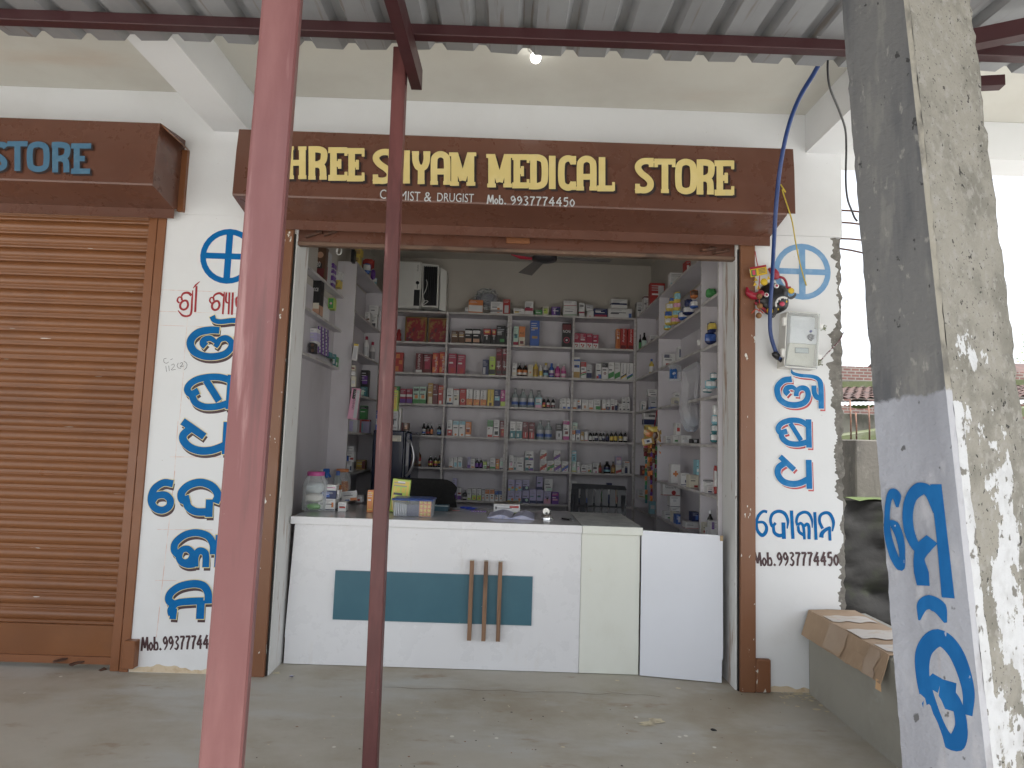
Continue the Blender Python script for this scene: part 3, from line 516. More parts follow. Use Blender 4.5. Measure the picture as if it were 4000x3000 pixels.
for s, c, x0, x1, y0, y1, h in (('CHEMIST', 'S1', 970, 1348, 520, 545, .06), ('&', 'S1', 1385, 1455, 546, 548, .06), ('DRUGIST', 'S1', 1508, 1852, 545, 556, .055)):
    g = MB(); a, b = SGN.hit(px(c, x0, y0)), SGN.hit(px(c, x1, y1)); text_mesh(g, s, SGN, a.x, b.x, a.y, h, SIGNW, .001, b.y-a.y, bold=0); g.build('sign_lettering', hm)
for s, xa, xb, ya, yb in (('Mob.', 52, 222, 512, 517), ('9937774450', 247, 802, 520, 537)): g = MB(); hand_text(g, s, SGN, SGN.hit(px('S2', xa, ya)), SGN.hit(px('S2', xb, yb)), .056, SIGNW, .001, .0075); g.build('sign_lettering', hm)
A0 = [('C', -450, -340, 880, 1085), ('E', -330, -240, 885, 1090), ('S', -60, 48, 925, 1105), ('T', 48, 180, 918, 1108), ('O', 172, 325, 922, 1112), ('R', 330, 460, 925, 1118), ('E', 462, 596, 932, 1125)]
g = MB(); sign_word(g, SGN, 'L0', A0[2:], SIGNSH, .0006, (.013, -.011), .037, False); g.build('letter_shadow', hb)
g = MB(); sign_word(g, SGN, 'L0', A0[2:], SIGNBL, .0016, (0, 0), .037, False); g.build('sign_lettering', hb)
# ---------------------------------------------------------------- tin roof on steel tubes in front of the shop
ZE = 3.385                                   # sheet at its far edge
def zroof(y): return ZE-(-1.2-y)*.06         # falls gently towards the road
rf = thing('tin_roof', 'corrugated zinc sheet roof on maroon steel tubes over the porch', 'roof', (0, -2.3, 3.2))
def sheet(x0, x1, wav, name):
    g = MB(); prof = []; x = x0
    while x < x1:
        prof += [(x, .0), (x+.128, 0), (x+.152, .034), (x+.188, .034)]; x += .212
    ys = [-4.75, -3.5, -2.6, -1.9, -1.5, -1.2]; vs = []  # unseen front part, extended over the camera to keep sun off the pole
    for j, y in enumerate(ys):
        for i, (px_, pz) in enumerate(prof):
            wob = mnoise.noise(Vector((px_*2.3, y*.6, wav)))*.006
            yy = y+(mnoise.noise(Vector((px_*1.7, wav, 3)))*.02 if j == 5 else 0)
            dent = -.006*math.exp(-((y+1.52)/.06)**2) if pz == 0 else 0
            vs.append((px_, yy, zroof(y)+pz+wob+dent))
    n = len(prof); fs = [(j*n+i, j*n+i+1, (j+1)*n+i+1, (j+1)*n+i) for j in range(len(ys)-1) for i in range(n-1)]
    g.add(vs, fs, SHEET); return g.build('metal_sheet', rf)
sheet(-6.5, 4.6, 1.0, 'a')
g = MB(); text_mesh(g, '0 4mm', Surf((0, -1.35, zroof(-1.35)-.004), (1, 0, 0), (0, -1, 0)), 1.33, 1.36, 0.0, .22, mat('sheet_print', (.25, .25, .26), .7), .004, rot=90); g.build('sheet_marking', rf)
for y in (-1.4, -2.35, -3.3, -4.6):
    g = MB(); z = zroof(y)-.004; g.box((-6.4, y-.026, z-.052), (4.5, y+.026, z), OXDARK, .003); g.build('purlin', rf)
def rafter(x, name='rafter'):
    g = MB(); g.bar((x, -1.13, zroof(-1.13)-.112), (x, -4.7, zroof(-4.7)-.112), .052, .1, OXDARK); g.build(name, rf)
q = W('D', 902, 150, -1.13); XR = q.x; rafter(XR)
a, b = W('D', 2050, 158, -1.55), W('D', 2330, 40, -1.75); g = MB(); g.bar((a.x, a.y, zroof(-1.55)-.09), (b.x, b.y, zroof(-1.75)-.085), .055, .07, OXDARK); g.bar((a.x+.12, -1.25, zroof(-1.3)-.11), (a.x+.43, -1.3, zroof(-1.3)-.11), .05, .05, OXDARK); g.build('rafter', rf)
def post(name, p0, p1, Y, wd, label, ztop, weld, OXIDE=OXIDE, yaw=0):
    a, b = W('D', *p0, Y), W('D', *p1, Y); d = (b-a); t0 = (ztop-a.z)/d.z; t1 = (0.001-a.z)/d.z
    A, B = a+d*t0, a+d*t1; o = thing(name, label, 'post', B)
    g = MB(); t = MB(); c = .004; s = wd/2
    pf = [(-s+c, -s), (s-c, -s), (s, -s+c), (s, s-c), (s-c, s), (-s+c, s), (-s, s-c), (-s, -s+c)]
    vs = []
    for P in (B, A): vs += [(P.x+u, P.y+v+s, P.z) for u, v in pf]
    if yaw: vs = [(P.x+u*math.cos(yaw)-v*math.sin(yaw), P.y+s+u*math.sin(yaw)+v*math.cos(yaw), P.z) for P in (B, A) for u, v in pf]
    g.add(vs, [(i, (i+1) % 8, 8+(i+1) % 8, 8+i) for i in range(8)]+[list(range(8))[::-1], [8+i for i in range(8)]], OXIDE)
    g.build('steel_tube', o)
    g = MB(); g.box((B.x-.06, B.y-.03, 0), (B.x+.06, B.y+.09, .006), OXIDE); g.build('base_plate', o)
    if weld: q = W('D', 877, 165, Y+.03); g = MB(); g.box((q.x-.006, Y+.01, q.z-.05), (q.x+.006, Y+.025, q.z+.14), OXDARK); g.build('weld_plate', o)
    return o
post('steel_post', (596, 0), (462, 1659), -3.05, .0635, 'thick pink red oxide steel post nearest the viewer, left of the shopfront', zroof(-3.05)-.06, False, OXPINK, math.radians(16))
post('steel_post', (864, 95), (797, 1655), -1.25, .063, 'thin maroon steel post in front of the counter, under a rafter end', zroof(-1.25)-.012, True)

# ---------------------------------------------------------------- concrete pole
def pole():
    yc, yl, yr = CY+1.22, CY+1.30, CY+1.36
    def ln(p0, p1, Y): a, b = W('D', *p0, Y), W('D', *p1, Y); return lambda z: a+(b-a)*((z-a.z)/(b.z-a.z))
    eL = ln((1817, 0), (1949, 1659), yl); e1 = ln((1952, 0), (2131, 1659), yc+.004); e2 = ln((1965, 0), (2146, 1659), yc+.004); eR = ln((2099, 0), (2304, 1659), yr)
    o = thing('utility_pole', 'leaning concrete utility pole with whitewash and blue stencilled letters', 'pole', e1(-.35))
    def concrete(name, base, extra): return mat(name, base, .95, layers=extra, bump=1, bscale=70)
    def washed(M, wash, extra, nsc, amp, lump):     # paint over concrete below the edge stored in the vertices
        t = M.node_tree; N = t.nodes; L = t.links; bb = N['Principled BSDF']; src = bb.inputs['Base Color'].links[0].from_socket; X = mat(M.name+'_src', wash, .9, layers=extra)
        at = N.new('ShaderNodeAttribute'); at.attribute_name = 'wash'; tc = N.new('ShaderNodeTexCoord'); nz = N.new('ShaderNodeTexNoise'); nz.inputs['Scale'].default_value = nsc; nz.inputs['Detail'].default_value = 9; nz.inputs['Roughness'].default_value = .66
        mp = N.new('ShaderNodeMapping'); mp.inputs['Scale'].default_value = (1, 1, lump); L.new(tc.outputs['Object'], mp.inputs[0]); L.new(mp.outputs[0], nz.inputs[0])
        ma = N.new('ShaderNodeMath'); ma.operation = 'MULTIPLY_ADD'; L.new(nz.outputs['Fac'], ma.inputs[0]); ma.inputs[1].default_value = amp; L.new(at.outputs['Fac'], ma.inputs[2])
        r = N.new('ShaderNodeMapRange'); r.inputs[1].default_value = amp*.5-.003; r.inputs[2].default_value = amp*.5+.004; L.new(ma.outputs[0], r.inputs[0])
        # paint colour chain
        col = None
        for i, (c, s_, v, lo, hi, am, de) in enumerate(extra):
            n2 = N.new('ShaderNodeTexNoise'); n2.inputs['Scale'].default_value = s_; n2.inputs['Detail'].default_value = de; m2 = N.new('ShaderNodeMapping'); m2.inputs['Scale'].default_value = v; m2.inputs['Location'].default_value = (i*2.3, 1, i); L.new(tc.outputs['Object'], m2.inputs[0]); L.new(m2.outputs[0], n2.inputs[0])
            r2 = N.new('ShaderNodeMapRange'); r2.inputs[1].default_value = lo; r2.inputs[2].default_value = hi; r2.inputs[4].default_value = am; L.new(n2.outputs['Fac'], r2.inputs[0]); mx = N.new('ShaderNodeMix'); mx.data_type = 'RGBA'; L.new(r2.outputs[0], mx.inputs[0])
            if col is None: mx.inputs[6].default_value = lin(wash)
            else: L.new(col, mx.inputs[6])
            mx.inputs[7].default_value = lin(c); col = mx.outputs[2]
        mx = N.new('ShaderNodeMix'); mx.data_type = 'RGBA'; L.new(r.outputs[0], mx.inputs[0]); L.new(src, mx.inputs[6]); L.new(col, mx.inputs[7]); L.new(mx.outputs[2], bb.inputs['Base Color']); return M
    WASH = [((.15, .155, .175), 7, (1.4, 1.4, .22), .48, .66, .7, 7), ((.32, .32, .335), 22, (1.2, 1.2, .35), .55, .7, .6, 5), ((.25, .18, .12), 5, (3.2, 3.2, .12), .64, .74, .6, 6), ((.05, .05, .05), 50, (1, 1, .6), .68, .72, .85, 3)]
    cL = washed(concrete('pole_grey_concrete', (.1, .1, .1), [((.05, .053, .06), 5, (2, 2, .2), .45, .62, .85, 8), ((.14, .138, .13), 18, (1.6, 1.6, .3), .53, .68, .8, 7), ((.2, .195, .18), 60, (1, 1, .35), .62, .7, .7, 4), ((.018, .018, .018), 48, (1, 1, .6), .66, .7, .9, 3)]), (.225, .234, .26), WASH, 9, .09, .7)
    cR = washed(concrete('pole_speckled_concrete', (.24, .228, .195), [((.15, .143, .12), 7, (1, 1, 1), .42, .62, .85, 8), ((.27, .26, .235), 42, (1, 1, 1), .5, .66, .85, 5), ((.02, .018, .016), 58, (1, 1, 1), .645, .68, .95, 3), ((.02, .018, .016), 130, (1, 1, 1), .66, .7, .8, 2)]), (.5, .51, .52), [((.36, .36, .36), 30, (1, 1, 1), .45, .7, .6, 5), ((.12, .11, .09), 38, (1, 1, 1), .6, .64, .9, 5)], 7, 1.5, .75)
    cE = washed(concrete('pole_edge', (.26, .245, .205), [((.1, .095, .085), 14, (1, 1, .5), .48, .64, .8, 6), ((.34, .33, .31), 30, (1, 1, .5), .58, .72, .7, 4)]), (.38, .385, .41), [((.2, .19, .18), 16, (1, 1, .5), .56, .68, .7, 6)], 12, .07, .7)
    z0, z1, nz_, n = -.36, 4.3, 240, 10
    def rows(fn, M, wash, rough0, rough1, na, seed, name):
        g = MB(); vs = []; wv = []
        for i in range(nz_+1):
            z = z0+(z1-z0)*i/nz_; P, Q, nrm = fn(z)
            for j in range(na+1):
                t = j/na; p = P+(Q-P)*t; am = max(rough0*(1-t)**5, rough1*t**5)
                dv = mnoise.noise(Vector((seed, z*17, t*2)))*.7+mnoise.noise(Vector((seed+5, z*52, t*5)))*.4
                vs.append(p+nrm*(-abs(dv)*am)); wv.append(wash(z, t))
        g.add(vs, [(i*(na+1)+j, i*(na+1)+j+1, (i+1)*(na+1)+j+1, (i+1)*(na+1)+j) for i in range(nz_) for j in range(na)], M)
        o_ = g.build(name, o); at = o_.data.attributes.new('wash', 'FLOAT', 'POINT'); at.data.foreach_set('value', wv); return o_
    zb = W('D', 1890, 872, yl).z; zt = W('D', 2035, 836, yc).z; zs = W('D', 2100, 770, yc).z
    nR = Vector((.8, -.6, 0)); nE = Vector((.3, -.95, 0))
    def blob(z, t): return .36-.9*max(0, z-zs+.12)-.2*abs(t-.45)-.25*max(0, t-.75) if z < zs+.5 else -1
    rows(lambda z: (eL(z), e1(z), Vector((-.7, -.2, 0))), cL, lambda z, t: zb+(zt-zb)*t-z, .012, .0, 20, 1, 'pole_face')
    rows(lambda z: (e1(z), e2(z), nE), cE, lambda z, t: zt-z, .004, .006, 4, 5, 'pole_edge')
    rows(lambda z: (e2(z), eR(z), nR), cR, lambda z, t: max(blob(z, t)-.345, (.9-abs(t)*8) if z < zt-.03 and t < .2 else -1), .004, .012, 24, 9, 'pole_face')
    def back(z): return eL(z)+(eR(z)-e1(z))*1.0
    g = MB(); vs = []
    for i in range(41): z = z0+(z1-z0)*i/40; vs += [eR(z)-Vector((.004, -.004, 0)), back(z), eL(z)+Vector((.006, .004, 0))]
    for i in range(40):
        for j in range(2): k = 3*i+j; g.add([vs[k], vs[k+1], vs[k+4], vs[k+3]], [(0, 1, 2, 3)], cL)
    g.build('pole_face', o)
    # stencilled letters on the whitewashed face
    m0, m1 = eL(1.2), e1(1.2); up = (e1(2.0)-e1(.6)).normalized(); e = (m1-m0); e = (e-up*e.dot(up)).normalized(); S = Surf(m0, e, up)
    if S.n.y > 0: S.n = -S.n
    L = [([(218, 375), (212, 290), (182, 255), (148, 320), (135, 450), (142, 600), (190, 770), (245, 865), (258, 760), (240, 630), (195, 520), (140, 500)], [16, 60, 55, 36, 34, 46, 56, 46, 36, 50, 60, 30]),
         ([(535, 420), (480, 260), (405, 228), (330, 300), (302, 430), (315, 570), (360, 680), (415, 735)], [40, 70, 95, 72, 66, 66, 62, 60]), ([(500, 635), (430, 705), (395, 790), (412, 900), (428, 1010)], [85, 92, 66, 92, 78]), ([(530, 190), (578, 600), (630, 1110)], [68, 66, 76]),
         ([(395, 1290), (420, 1180), (480, 1150), (555, 1190), (610, 1310)], [12, 70, 110, 100, 18])]
    L8 = [([(1187, 1395), (1188, 1260), (1130, 1090), (1045, 1010), (972, 1070), (962, 1190), (1000, 1350), (1060, 1490), (1125, 1532), (1155, 1450), (1130, 1330), (1085, 1262)], [34, 46, 60, 76, 60, 52, 58, 62, 70, 44, 40, 36]),
          ([(1078, 1365), (1092, 1225)], [62, 56]), ([(1000, 1262), (1035, 1200)], [60, 36]), ([(1085, 1600), (1078, 1690), (1095, 1800)], [24, 40, 40])]
    g = MB(); strokes(g, S, 'G6', L, POLEB, .0006, 1.12); strokes(g, S, 'G8', L8, POLEB, .0006, 1.15); g.build('stencil_lettering', o)
pole()

# ---------------------------------------------------------------- low wall and the cardboard on it
LX = 1.95
lw = MB(); lw.box((LX, -3.7, -.35), (2.32, -.002, .50), mat('cement_plaster', (.36, .35, .305), .85, layers=[((.27, .262, .225), 1.6, (1, 1, 1), .42, .7, .75, 7), ((.43, .43, .4), 6, (1, 1, 1), .56, .74, .6, 6)], bump=.25, bscale=25), .01)
tag(lw.build('low_wall', loc=(2.1, -1.8, 0)), 'low grey cement plastered wall running from the painted pillar', 'wall')
CE = mat('old_limewash_edge', (.62, .56, .4), .9, layers=[((.4, .35, .25), 18, (1, 1, .5), .45, .65, .8, 5)])
cb = thing('cardboard_sheet', 'flattened brown carton with torn tape folded over the low wall top', 'cardboard', (2.1, -.5, .5))
g = MB(); ys = [-.02-.04*i for i in range(22)]; vs = []
for i, y in enumerate(ys):
    wv = mnoise.noise(Vector((y*6, 1, 2)))*.006; sl = min(1, i/20)
    vs += [(LX-.062+wv, y-.02, .365+.012*sl+mnoise.noise(Vector((y*16, 7, 2)))*.008), (LX-.03, y-.008, .445+wv*.5), (LX-.004+.006*wv, y, .514+wv*.5), (LX+.12, y+.012, .517+wv), (LX+.30, y+.02, .514+mnoise.noise(Vector((y*11, 3, 2)))*.008)]
g.add(vs, [(5*i+j, 5*i+j+1, 5*i+j+6, 5*i+j+5) for i in range(len(ys)-1) for j in range(4)], CARD)
o = g.build('carton_panel', cb); md = o.modifiers.new('thick', 'SOLIDIFY'); md.thickness = .005
TAPE = mat('packing_tape', (.4, .285, .185), .15, layers=[((.34, .23, .14), 8, (1, 1, 1), .4, .7, .6, 4)], spec=.7); PAPERW = mat('white_torn_print', (.55, .5, .44), .5, layers=[((.5, .14, .12), 9, (1, 3, 1), .64, .72, .7, 3), ((.5, .4, .3), 6, (1, 2, 1), .55, .62, .8, 5)])
def strip(M, y0, y1, k0, k1, nm):
    g = MB(); vv = []
    pr = [(LX-.0665, .372), (LX-.034, .447), (LX-.005, .5175), (LX+.12, .5205), (LX+.29, .518)]
    for t in range(17):
        s = k0+(k1-k0)*t/16; j = min(int(s), 3); f = s-j; X = pr[j][0]*(1-f)+pr[j+1][0]*f; Z = pr[j][1]*(1-f)+pr[j+1][1]*f
        w_ = .03*mnoise.noise(Vector((s*2.3, y0*9, 1))); vv += [(X, y0+w_-.02*(1-min(1, s)), Z+.001), (X, y1+w_*.6-.02*(1-min(1, s)), Z+.001)]
    g.add(vv, [(2*i, 2*i+2, 2*i+3, 2*i+1) for i in range(16)], M); g.build(nm, cb)
strip(TAPE, -.5, -.3, .1, 1.9, 'packing_tape'); strip(TAPE, -.8, -.7, .1, 1.9, 'packing_tape')
strip(PAPERW, -.3, -.17, 2.1, 3.9, 'torn_print'); strip(PAPERW, -.62, -.45, 2.05, 3.9, 'torn_print'); strip(PAPERW, -.83, -.72, 2.1, 3.9, 'torn_print'); 
g = MB(); g.add([(LX-.06, -.84, .39), (LX-.055, -.87, .39), (LX-.06, -.885, .34), (LX-.07, -.85, .345)], [(0, 1, 2, 3)], mat('carton_tear', (.62, .4, .22), .8)); g.build('torn_flap', cb)
g = MB()   # splashes of limewash where the wall meets the floor
for i in range(34):
    a = rng.uniform(1.72, 1.95); y = -rng.random()**2*.28-.01; r = rng.uniform(.006, .022); n = 7
    vs = [(a+math.cos(k*6.28/n)*r*rng.uniform(.6, 1.4), y+math.sin(k*6.28/n)*r*.8, .0012+i*.00004) for k in range(n)]; g.add(vs, [list(range(n))], CE)
for (qx, qy, R) in ((2530, 2830, .05), (2560, 2815, .06), (1560, 2795, .018), (2200, 2920, .012), (1300, 2800, .012), (2410, 2660, .02), (2650, 2690, .02), (1080, 2630, .03)):
    c = PZ((qx, qy), 0); n = 14; g.add([(c.x+math.cos(k*6.28/n)*R*rng.uniform(.35, 1.25), c.y+math.sin(k*6.28/n)*R*rng.uniform(.3, .8), .0032+R*.004) for k in range(n)], [list(range(n))], CE)
for i in range(90):
    c = PZ((rng.uniform(950, 3100), rng.uniform(2700, 3000)), 0); r = rng.uniform(.003, .008); n = 6
    g.add([(c.x+math.cos(k*6.28/n)*r*rng.uniform(.6, 1.3), c.y+math.sin(k*6.28/n)*r*rng.uniform(.5, 1.2), .0027) for k in range(n)], [list(range(n))], rng.choice([CE, CE, mat('dried_clay', (.24, .12, .07), .9), mat('dark_speck', (.08, .07, .06), .9)]))
tag(g.build('floor_splashes'), kind='stuff')
# a crack across the porch floor
g = MB(); CRK = mat('floor_crack', (.1, .09, .07), .9); pts = [PZ((1500+i*60, 2686+i*1.9+14*mnoise.noise(Vector((i*.7, 2, 2)))), 0) for i in range(19)]
fl = Surf((0, 0, 0), (1, 0, 0), (0, 1, 0)); ribbon(g, fl, [(p.x, p.y) for p in pts], .0035, CRK, .0035); tag(g.build('floor_crack'), kind='structure')
g = MB(); c = PZ((1140, 2646), .004); vs = [(c.x+rng.uniform(-.03, .03), c.y+rng.uniform(-.02, .02), rng.uniform(.003, .02)) for _ in range(12)]; g.add(vs, [(i, i+1, i+2) for i in range(10)], mat('wrapper_foil', (.5, .48, .58), .3, .5)); tag(g.build('wrapper', loc=(c.x, c.y, 0)), 'small crumpled silver wrapper on the floor by the left door rail', 'litter')
g = MB(); c = PZ((2788, 2853), .006); g.tube([(c.x+.014*math.cos(t), c.y+.014*math.sin(t), .005+.0015*t) for t in [i*.5 for i in range(11)]], .003, BLK); tag(g.build('rubber_ring', loc=(c.x, c.y, 0)), 'small black rubber ring lying open on the porch floor', 'litter')

# ---------------------------------------------------------------- what stands behind, past the end of the building
a = W('B', 130, 205, 13); b = W('B', 470, 470, 13)
bh = thing('brick_house', 'unplastered red brick house rising behind the tiled roof', 'house', (a.x+3, 14, 0))
g = MB(); g.box((a.x-2.5, 13, -.35), (a.x+8, 17, a.z), BRICK); g.build('brick_wall', bh)
q = W('B', 300, 412, 13); g = MB(); g.box((a.x-2.5, 12.96, q.z-.17), (a.x+8, 12.995, q.z+.16), OLDCON); g.build('concrete_band', bh)
# tiled house
th = thing('tiled_house', 'old low house with mossy clay tile roof and a tin eave', 'house', (4.8, 8, 0))
e0 = W('B', 130, 640, 7.2); r0 = W('B', 130, 530, 9.3); r1 = W('B', 395, 455, 9.3); e1 = W('B', 395, 600, 7.2)
g = MB(); rows_, cols = 8, 60; X0, X1 = 2.2, 12
for i in range(rows_):
    for j in range(cols):
        t0, t1 = i/rows_, (i+1.15)/rows_; xa = X0+(X1-X0)*j/cols; xb = X0+(X1-X0)*(j+1)/cols; tilt = .012*(j-14)
        def pt(x, t, u): return (x, 7.15+2.2*t, e0.z+.02+(r0.z-e0.z)*t+.045*math.sin(u*math.pi)+.02+.02*(1-(t-i/rows_)*rows_)+(x-3.2)*.045+.012*mnoise.noise(Vector((x*9, t*9, 1))))
        vs = [pt(xa+(xb-xa)*u, t, u) for t in (t0, t1) for u in (0, .25, .5, .75, 1)]; g.add(vs, [(k, k+1, k+6, k+5) for k in range(4)], TILE, True)
o = g.build('tile_roof', th)
g = MB(); g.bar((X0, 9.32, r0.z+.1-.045), (X1, 9.32, r0.z+.1+(X1-3.2)*.045), .3, .16, mat('mossy_ridge', (.045, .055, .022), .95, layers=[((.07, .075, .05), 4, (1, 1, 1), .45, .65, .8, 6)], bump=1, bscale=20)); q = W('B', 310, 578, 7.4); g.ball((q.x, 7.5, q.z), .2, MOSSTOP, 12, (1.3, .7, .45)); g.build('roof_moss', th)
g = MB(); pf = []; x = X0
while x < X1: pf += [(x, 0), (x+.04, .02)]; x += .08
g.add([(x, 6.75, e0.z-.08+z+(x-3.2)*.045) for x, z in pf]+[(x, 7.3, e0.z+.02+z+(x-3.2)*.045) for x, z in pf], [(i, i+1, len(pf)+i+1, len(pf)+i) for i in range(len(pf)-1)], mat('pale_tin', (.3, .31, .32), .5, .2)); g.build('tin_eave', th)
g = MB(); g.box((X0, 7.5, -.35), (X1, 9.2, e0.z-.05), mat('stained_limewash', (.2, .2, .175), .9, layers=[((.08, .08, .07), 3, (1, 1, .5), .42, .62, .9, 6)], bump=.3)); g.build('house_wall', th)
q0, q1 = W('B', 135, 930, 6.6), W('B', 400, 850, 6.6); g = MB(); g.bar((q0.x-.6, 6.6, q0.z-.1), (q1.x+3, 6.6, q1.z+.5), .6, .14, mat('mossy_ridge', (.1, .12, .045))); g.build('lean_to_roof', th)
# unfinished column with bars, and the mossy wall of the lane
a, b = W('B', 232, 935, 2.6), W('B', 440, 1400, 2.6); TOPZ = a.z
rc = thing('concrete_column', 'rough unfinished concrete column with three rusty bars standing from its top', 'column', (a.x+.2, 2.75, 0))
q = W('B', 135, 938, 2.95); g = MB(); g.box((a.x, 2.6, -.35), (a.x+.5, 3.1, TOPZ), OLDCON, .012); g.build('column_shaft', rc)
g = MB(); g.box((q.x-.1, 2.93, -.35), (a.x-.002, 3.4, TOPZ-.004), mat('dark_side_concrete', (.01, .01, .0098), .9, layers=[((.018, .0175, .017), 8, (1, 1, .4), .5, .7, .7, 6)], bump=.8)); g.build('column_side', rc)  # darker concrete tone along the column's left side
for (qx, qt, Y) in ((183, 545, 2.75), (240, 668, 2.9), (368, 598, 2.75)):
    p = W('B', qx, qt, Y); g = MB(); g.tube([(p.x, Y, TOPZ-.02), (p.x+.002, Y, (p.z+TOPZ)/2), (p.x-.004, Y, p.z)], .0085, RUST, 7); g.build('steel_bar', rc)
a = W('B', 250, 1545, 2.35); lwz = a.z
ln_ = thing('lane_wall', 'dark mossy stone wall with bright moss on its ledge in the side lane', 'wall', (3.2, 2.4, 0))
g = MB(); vs = []; na, nb = 40, 36
for i in range(na+1):
    for j in range(nb+1):
        x = 1.9+3.2*i/na; z = -.35+(lwz+.35)*j/nb; vs.append((x, 2.33-.07*mnoise.noise(Vector((x*3.2, z*4.5, 2)))-.04*mnoise.noise(Vector((x*9, z*11, 2))), z))
g.add(vs, [(i*(nb+1)+j, (i+1)*(nb+1)+j, (i+1)*(nb+1)+j+1, i*(nb+1)+j+1) for i in range(na) for j in range(nb)], MOSS, True); g.build('stone_face', ln_)
g = MB(); vs = []
for i in range(41):
    for j in range(5): x = 1.9+3.2*i/40; vs.append((x, 2.3+.075*j, lwz+.03*mnoise.noise(Vector((x*6, j, 1)))+.02))
g.add(vs, [(i*5+j, (i+1)*5+j, (i+1)*5+j+1, i*5+j+1) for i in range(40) for j in range(4)], MOSSTOP, True); g.build('moss_ledge', ln_)
# house at the far right and a tree behind it
hz = W('D', 2205, 800, 16)
h2 = thing('far_house', 'distant house with dark clay tile roof seen right of the pole', 'house', (hz.x+3, 18, 0))
g = MB(); g.box((hz.x-3, 16.5, -.35), (hz.x+9, 20, hz.z-.3), mat('stained_limewash', (.4, .4, .4))); g.build('house_wall', h2)
g = MB(); g.extr([(15.6, hz.z-.55), (18.2, hz.z+.55), (20.8, hz.z-.55), (18.2, hz.z+.42)], hz.x-3.4, hz.x+9.4, TILE); g.build('tile_roof', h2)
g = MB(); g.box((hz.x-3.5, 15.4, hz.z-.72), (hz.x+9.4, 15.9, hz.z-.62), mat('pale_tin', (.6, .61, .62))); g.build('tin_eave', h2)
LEAF = [mat('leaf_%s' % n_, c, .7) for n_, c in (('dark', (.035, .06, .02)), ('mid', (.06, .1, .03)), ('light', (.1, .14, .045)))]
BARK = mat('bark', (.1, .075, .05), .9, bump=.5)
def tree(x, y, h, r, seed, label):
    rg = random.Random(seed); o = thing('tree', label, 'tree', (x, y, -.35)); g = MB()
    g.tube([(x, y, -.35), (x+.1, y, h*.3), (x+.05, y+.1, h*.6)], [.18, .13, .07], BARK)
    for k in range(6): a = k*1.05; g.tube([(x+.05, y, h*(.35+.04*k)), (x+math.cos(a)*r*.5, y+math.sin(a)*r*.5, h*(.6+.04*k))], [.07, .025], BARK, 6)
    g.build('trunk', o); g = MB()
    for k in range(46):
        cx, cy, cz = x+rg.gauss(0, r*.45), y+rg.gauss(0, r*.45), h*.72+rg.gauss(0, h*.14)
        for i in range(60):
            p = Vector((cx+rg.gauss(0, r*.14), cy+rg.gauss(0, r*.14), cz+rg.gauss(0, r*.1))); d = Vector((rg.uniform(-1, 1), rg.uniform(-1, 1), rg.uniform(-.6, .6))).normalized()*rg.uniform(.07, .14); e = d.orthogonal().normalized()*.05
            g.add([p, p+d*.5+e, p+d, p+d*.5-e], [(0, 1, 2, 3)], rg.choice(LEAF))
    g.build('crown', o)
t = W('D', 2206, 775, 23); tree(t.x+1.4, 23, t.z+.35, 1.9, 4, 'green tree behind the distant tiled house')
# hills: the ground rises into low scrub far off
g = MB(); n = 60; vs = []
for i in range(n+1):
    x = -250+500*i/n; vs += [(x, 190, -.5), (x, 215, 6+3*mnoise.noise(Vector((x*.02, 1, 1)))+2*mnoise.noise(Vector((x*.09, 3, 1)))), (x, 260, -.5)]
g.add(vs, [(3*i+j, 3*i+3+j, 3*i+4+j, 3*i+1+j) for i in range(n) for j in range(2)], mat('far_scrub', (.06, .09, .045), .95, layers=[((.03, .05, .025), .4, (1, 1, 1), .4, .65, .8, 7)])); struct('hills', g)

# ---------------------------------------------------------------- loose bars, cables, lamp, charm and meter on the front
for k, (qa, qb) in enumerate((((1818, 455), (1856, 458)), ((1818, 481), (1858, 485)), ((1818, 516), (1858, 519)), ((1818, 538), (1860, 546)))):
    a, b = W('D', *qa, .12), W('D', *qb, .12); g = MB(); d = (b-a); g.tube([a-d*.3, a+d*.5+Vector((0, 0, .004)), a+d*1.5], .006, RUST, 7)
    tag(g.build('steel_bar', loc=a), 'rusty reinforcing bar, %s from the top of four sticking out of the pillar edge' % ('first', 'second', 'third', 'lowest')[k], 'steel bar', 'bars sticking out of the broken pillar edge')
CB = mat('blue_cable', (.012, .04, .16), .4, layers=[((.03, .07, .22), 20, (1, 1, 1), .5, .7, .5, 3)])
def cable(name, pts, r, M, label, cat='cable', n=9):
    P = [W('D', x, y, Y) for x, y, Y in pts]; c = cat_rom(P, 8); g = MB(); g.tube(c, r, M, n); return tag(g.build(name, loc=P[-1]), label, cat)
cable('blue_cable', [(1790, 95, -1.1), (1762, 152, -.98), (1725, 215, -.8), (1700, 285, -.62), (1684, 370, -.48), (1676, 450, -.42), (1672, 520, -.33), (1668, 600, -.17), (1664, 660, -.1), (1664, 715, -.075), (1674, 755, -.07), (1686, 776, -.07)], .0125, CB, 'thick blue supply cable hanging from the roof to the meter box')
cable('black_cable', [(1790, 100, -1.1), (1788, 150, -1.0), (1793, 190, -.9), (1811, 235, -.72), (1825, 275, -.55), (1828, 315, -.42), (1827, 390, -.3), (1831, 430, -.2), (1840, 455, -.12), (1846, 470, -.1), (1852, 478, -.1)], .006, BLK, 'thin black cable hanging in front of the right ceiling beam')
cable('yellow_cord', [(1686, 398, -.345), (1697, 415, -.345), (1690, 410, -.35), (1702, 448, -.345), (1711, 478, -.3), (1718, 520, -.12), (1726, 560, -.05), (1735, 595, -.02), (1742, 617, -.015)], .004, mat('yellow_cord', (.5, .38, .05), .7), 'frayed yellow cord dangling over the right blue ring emblem', 'cord', 6)
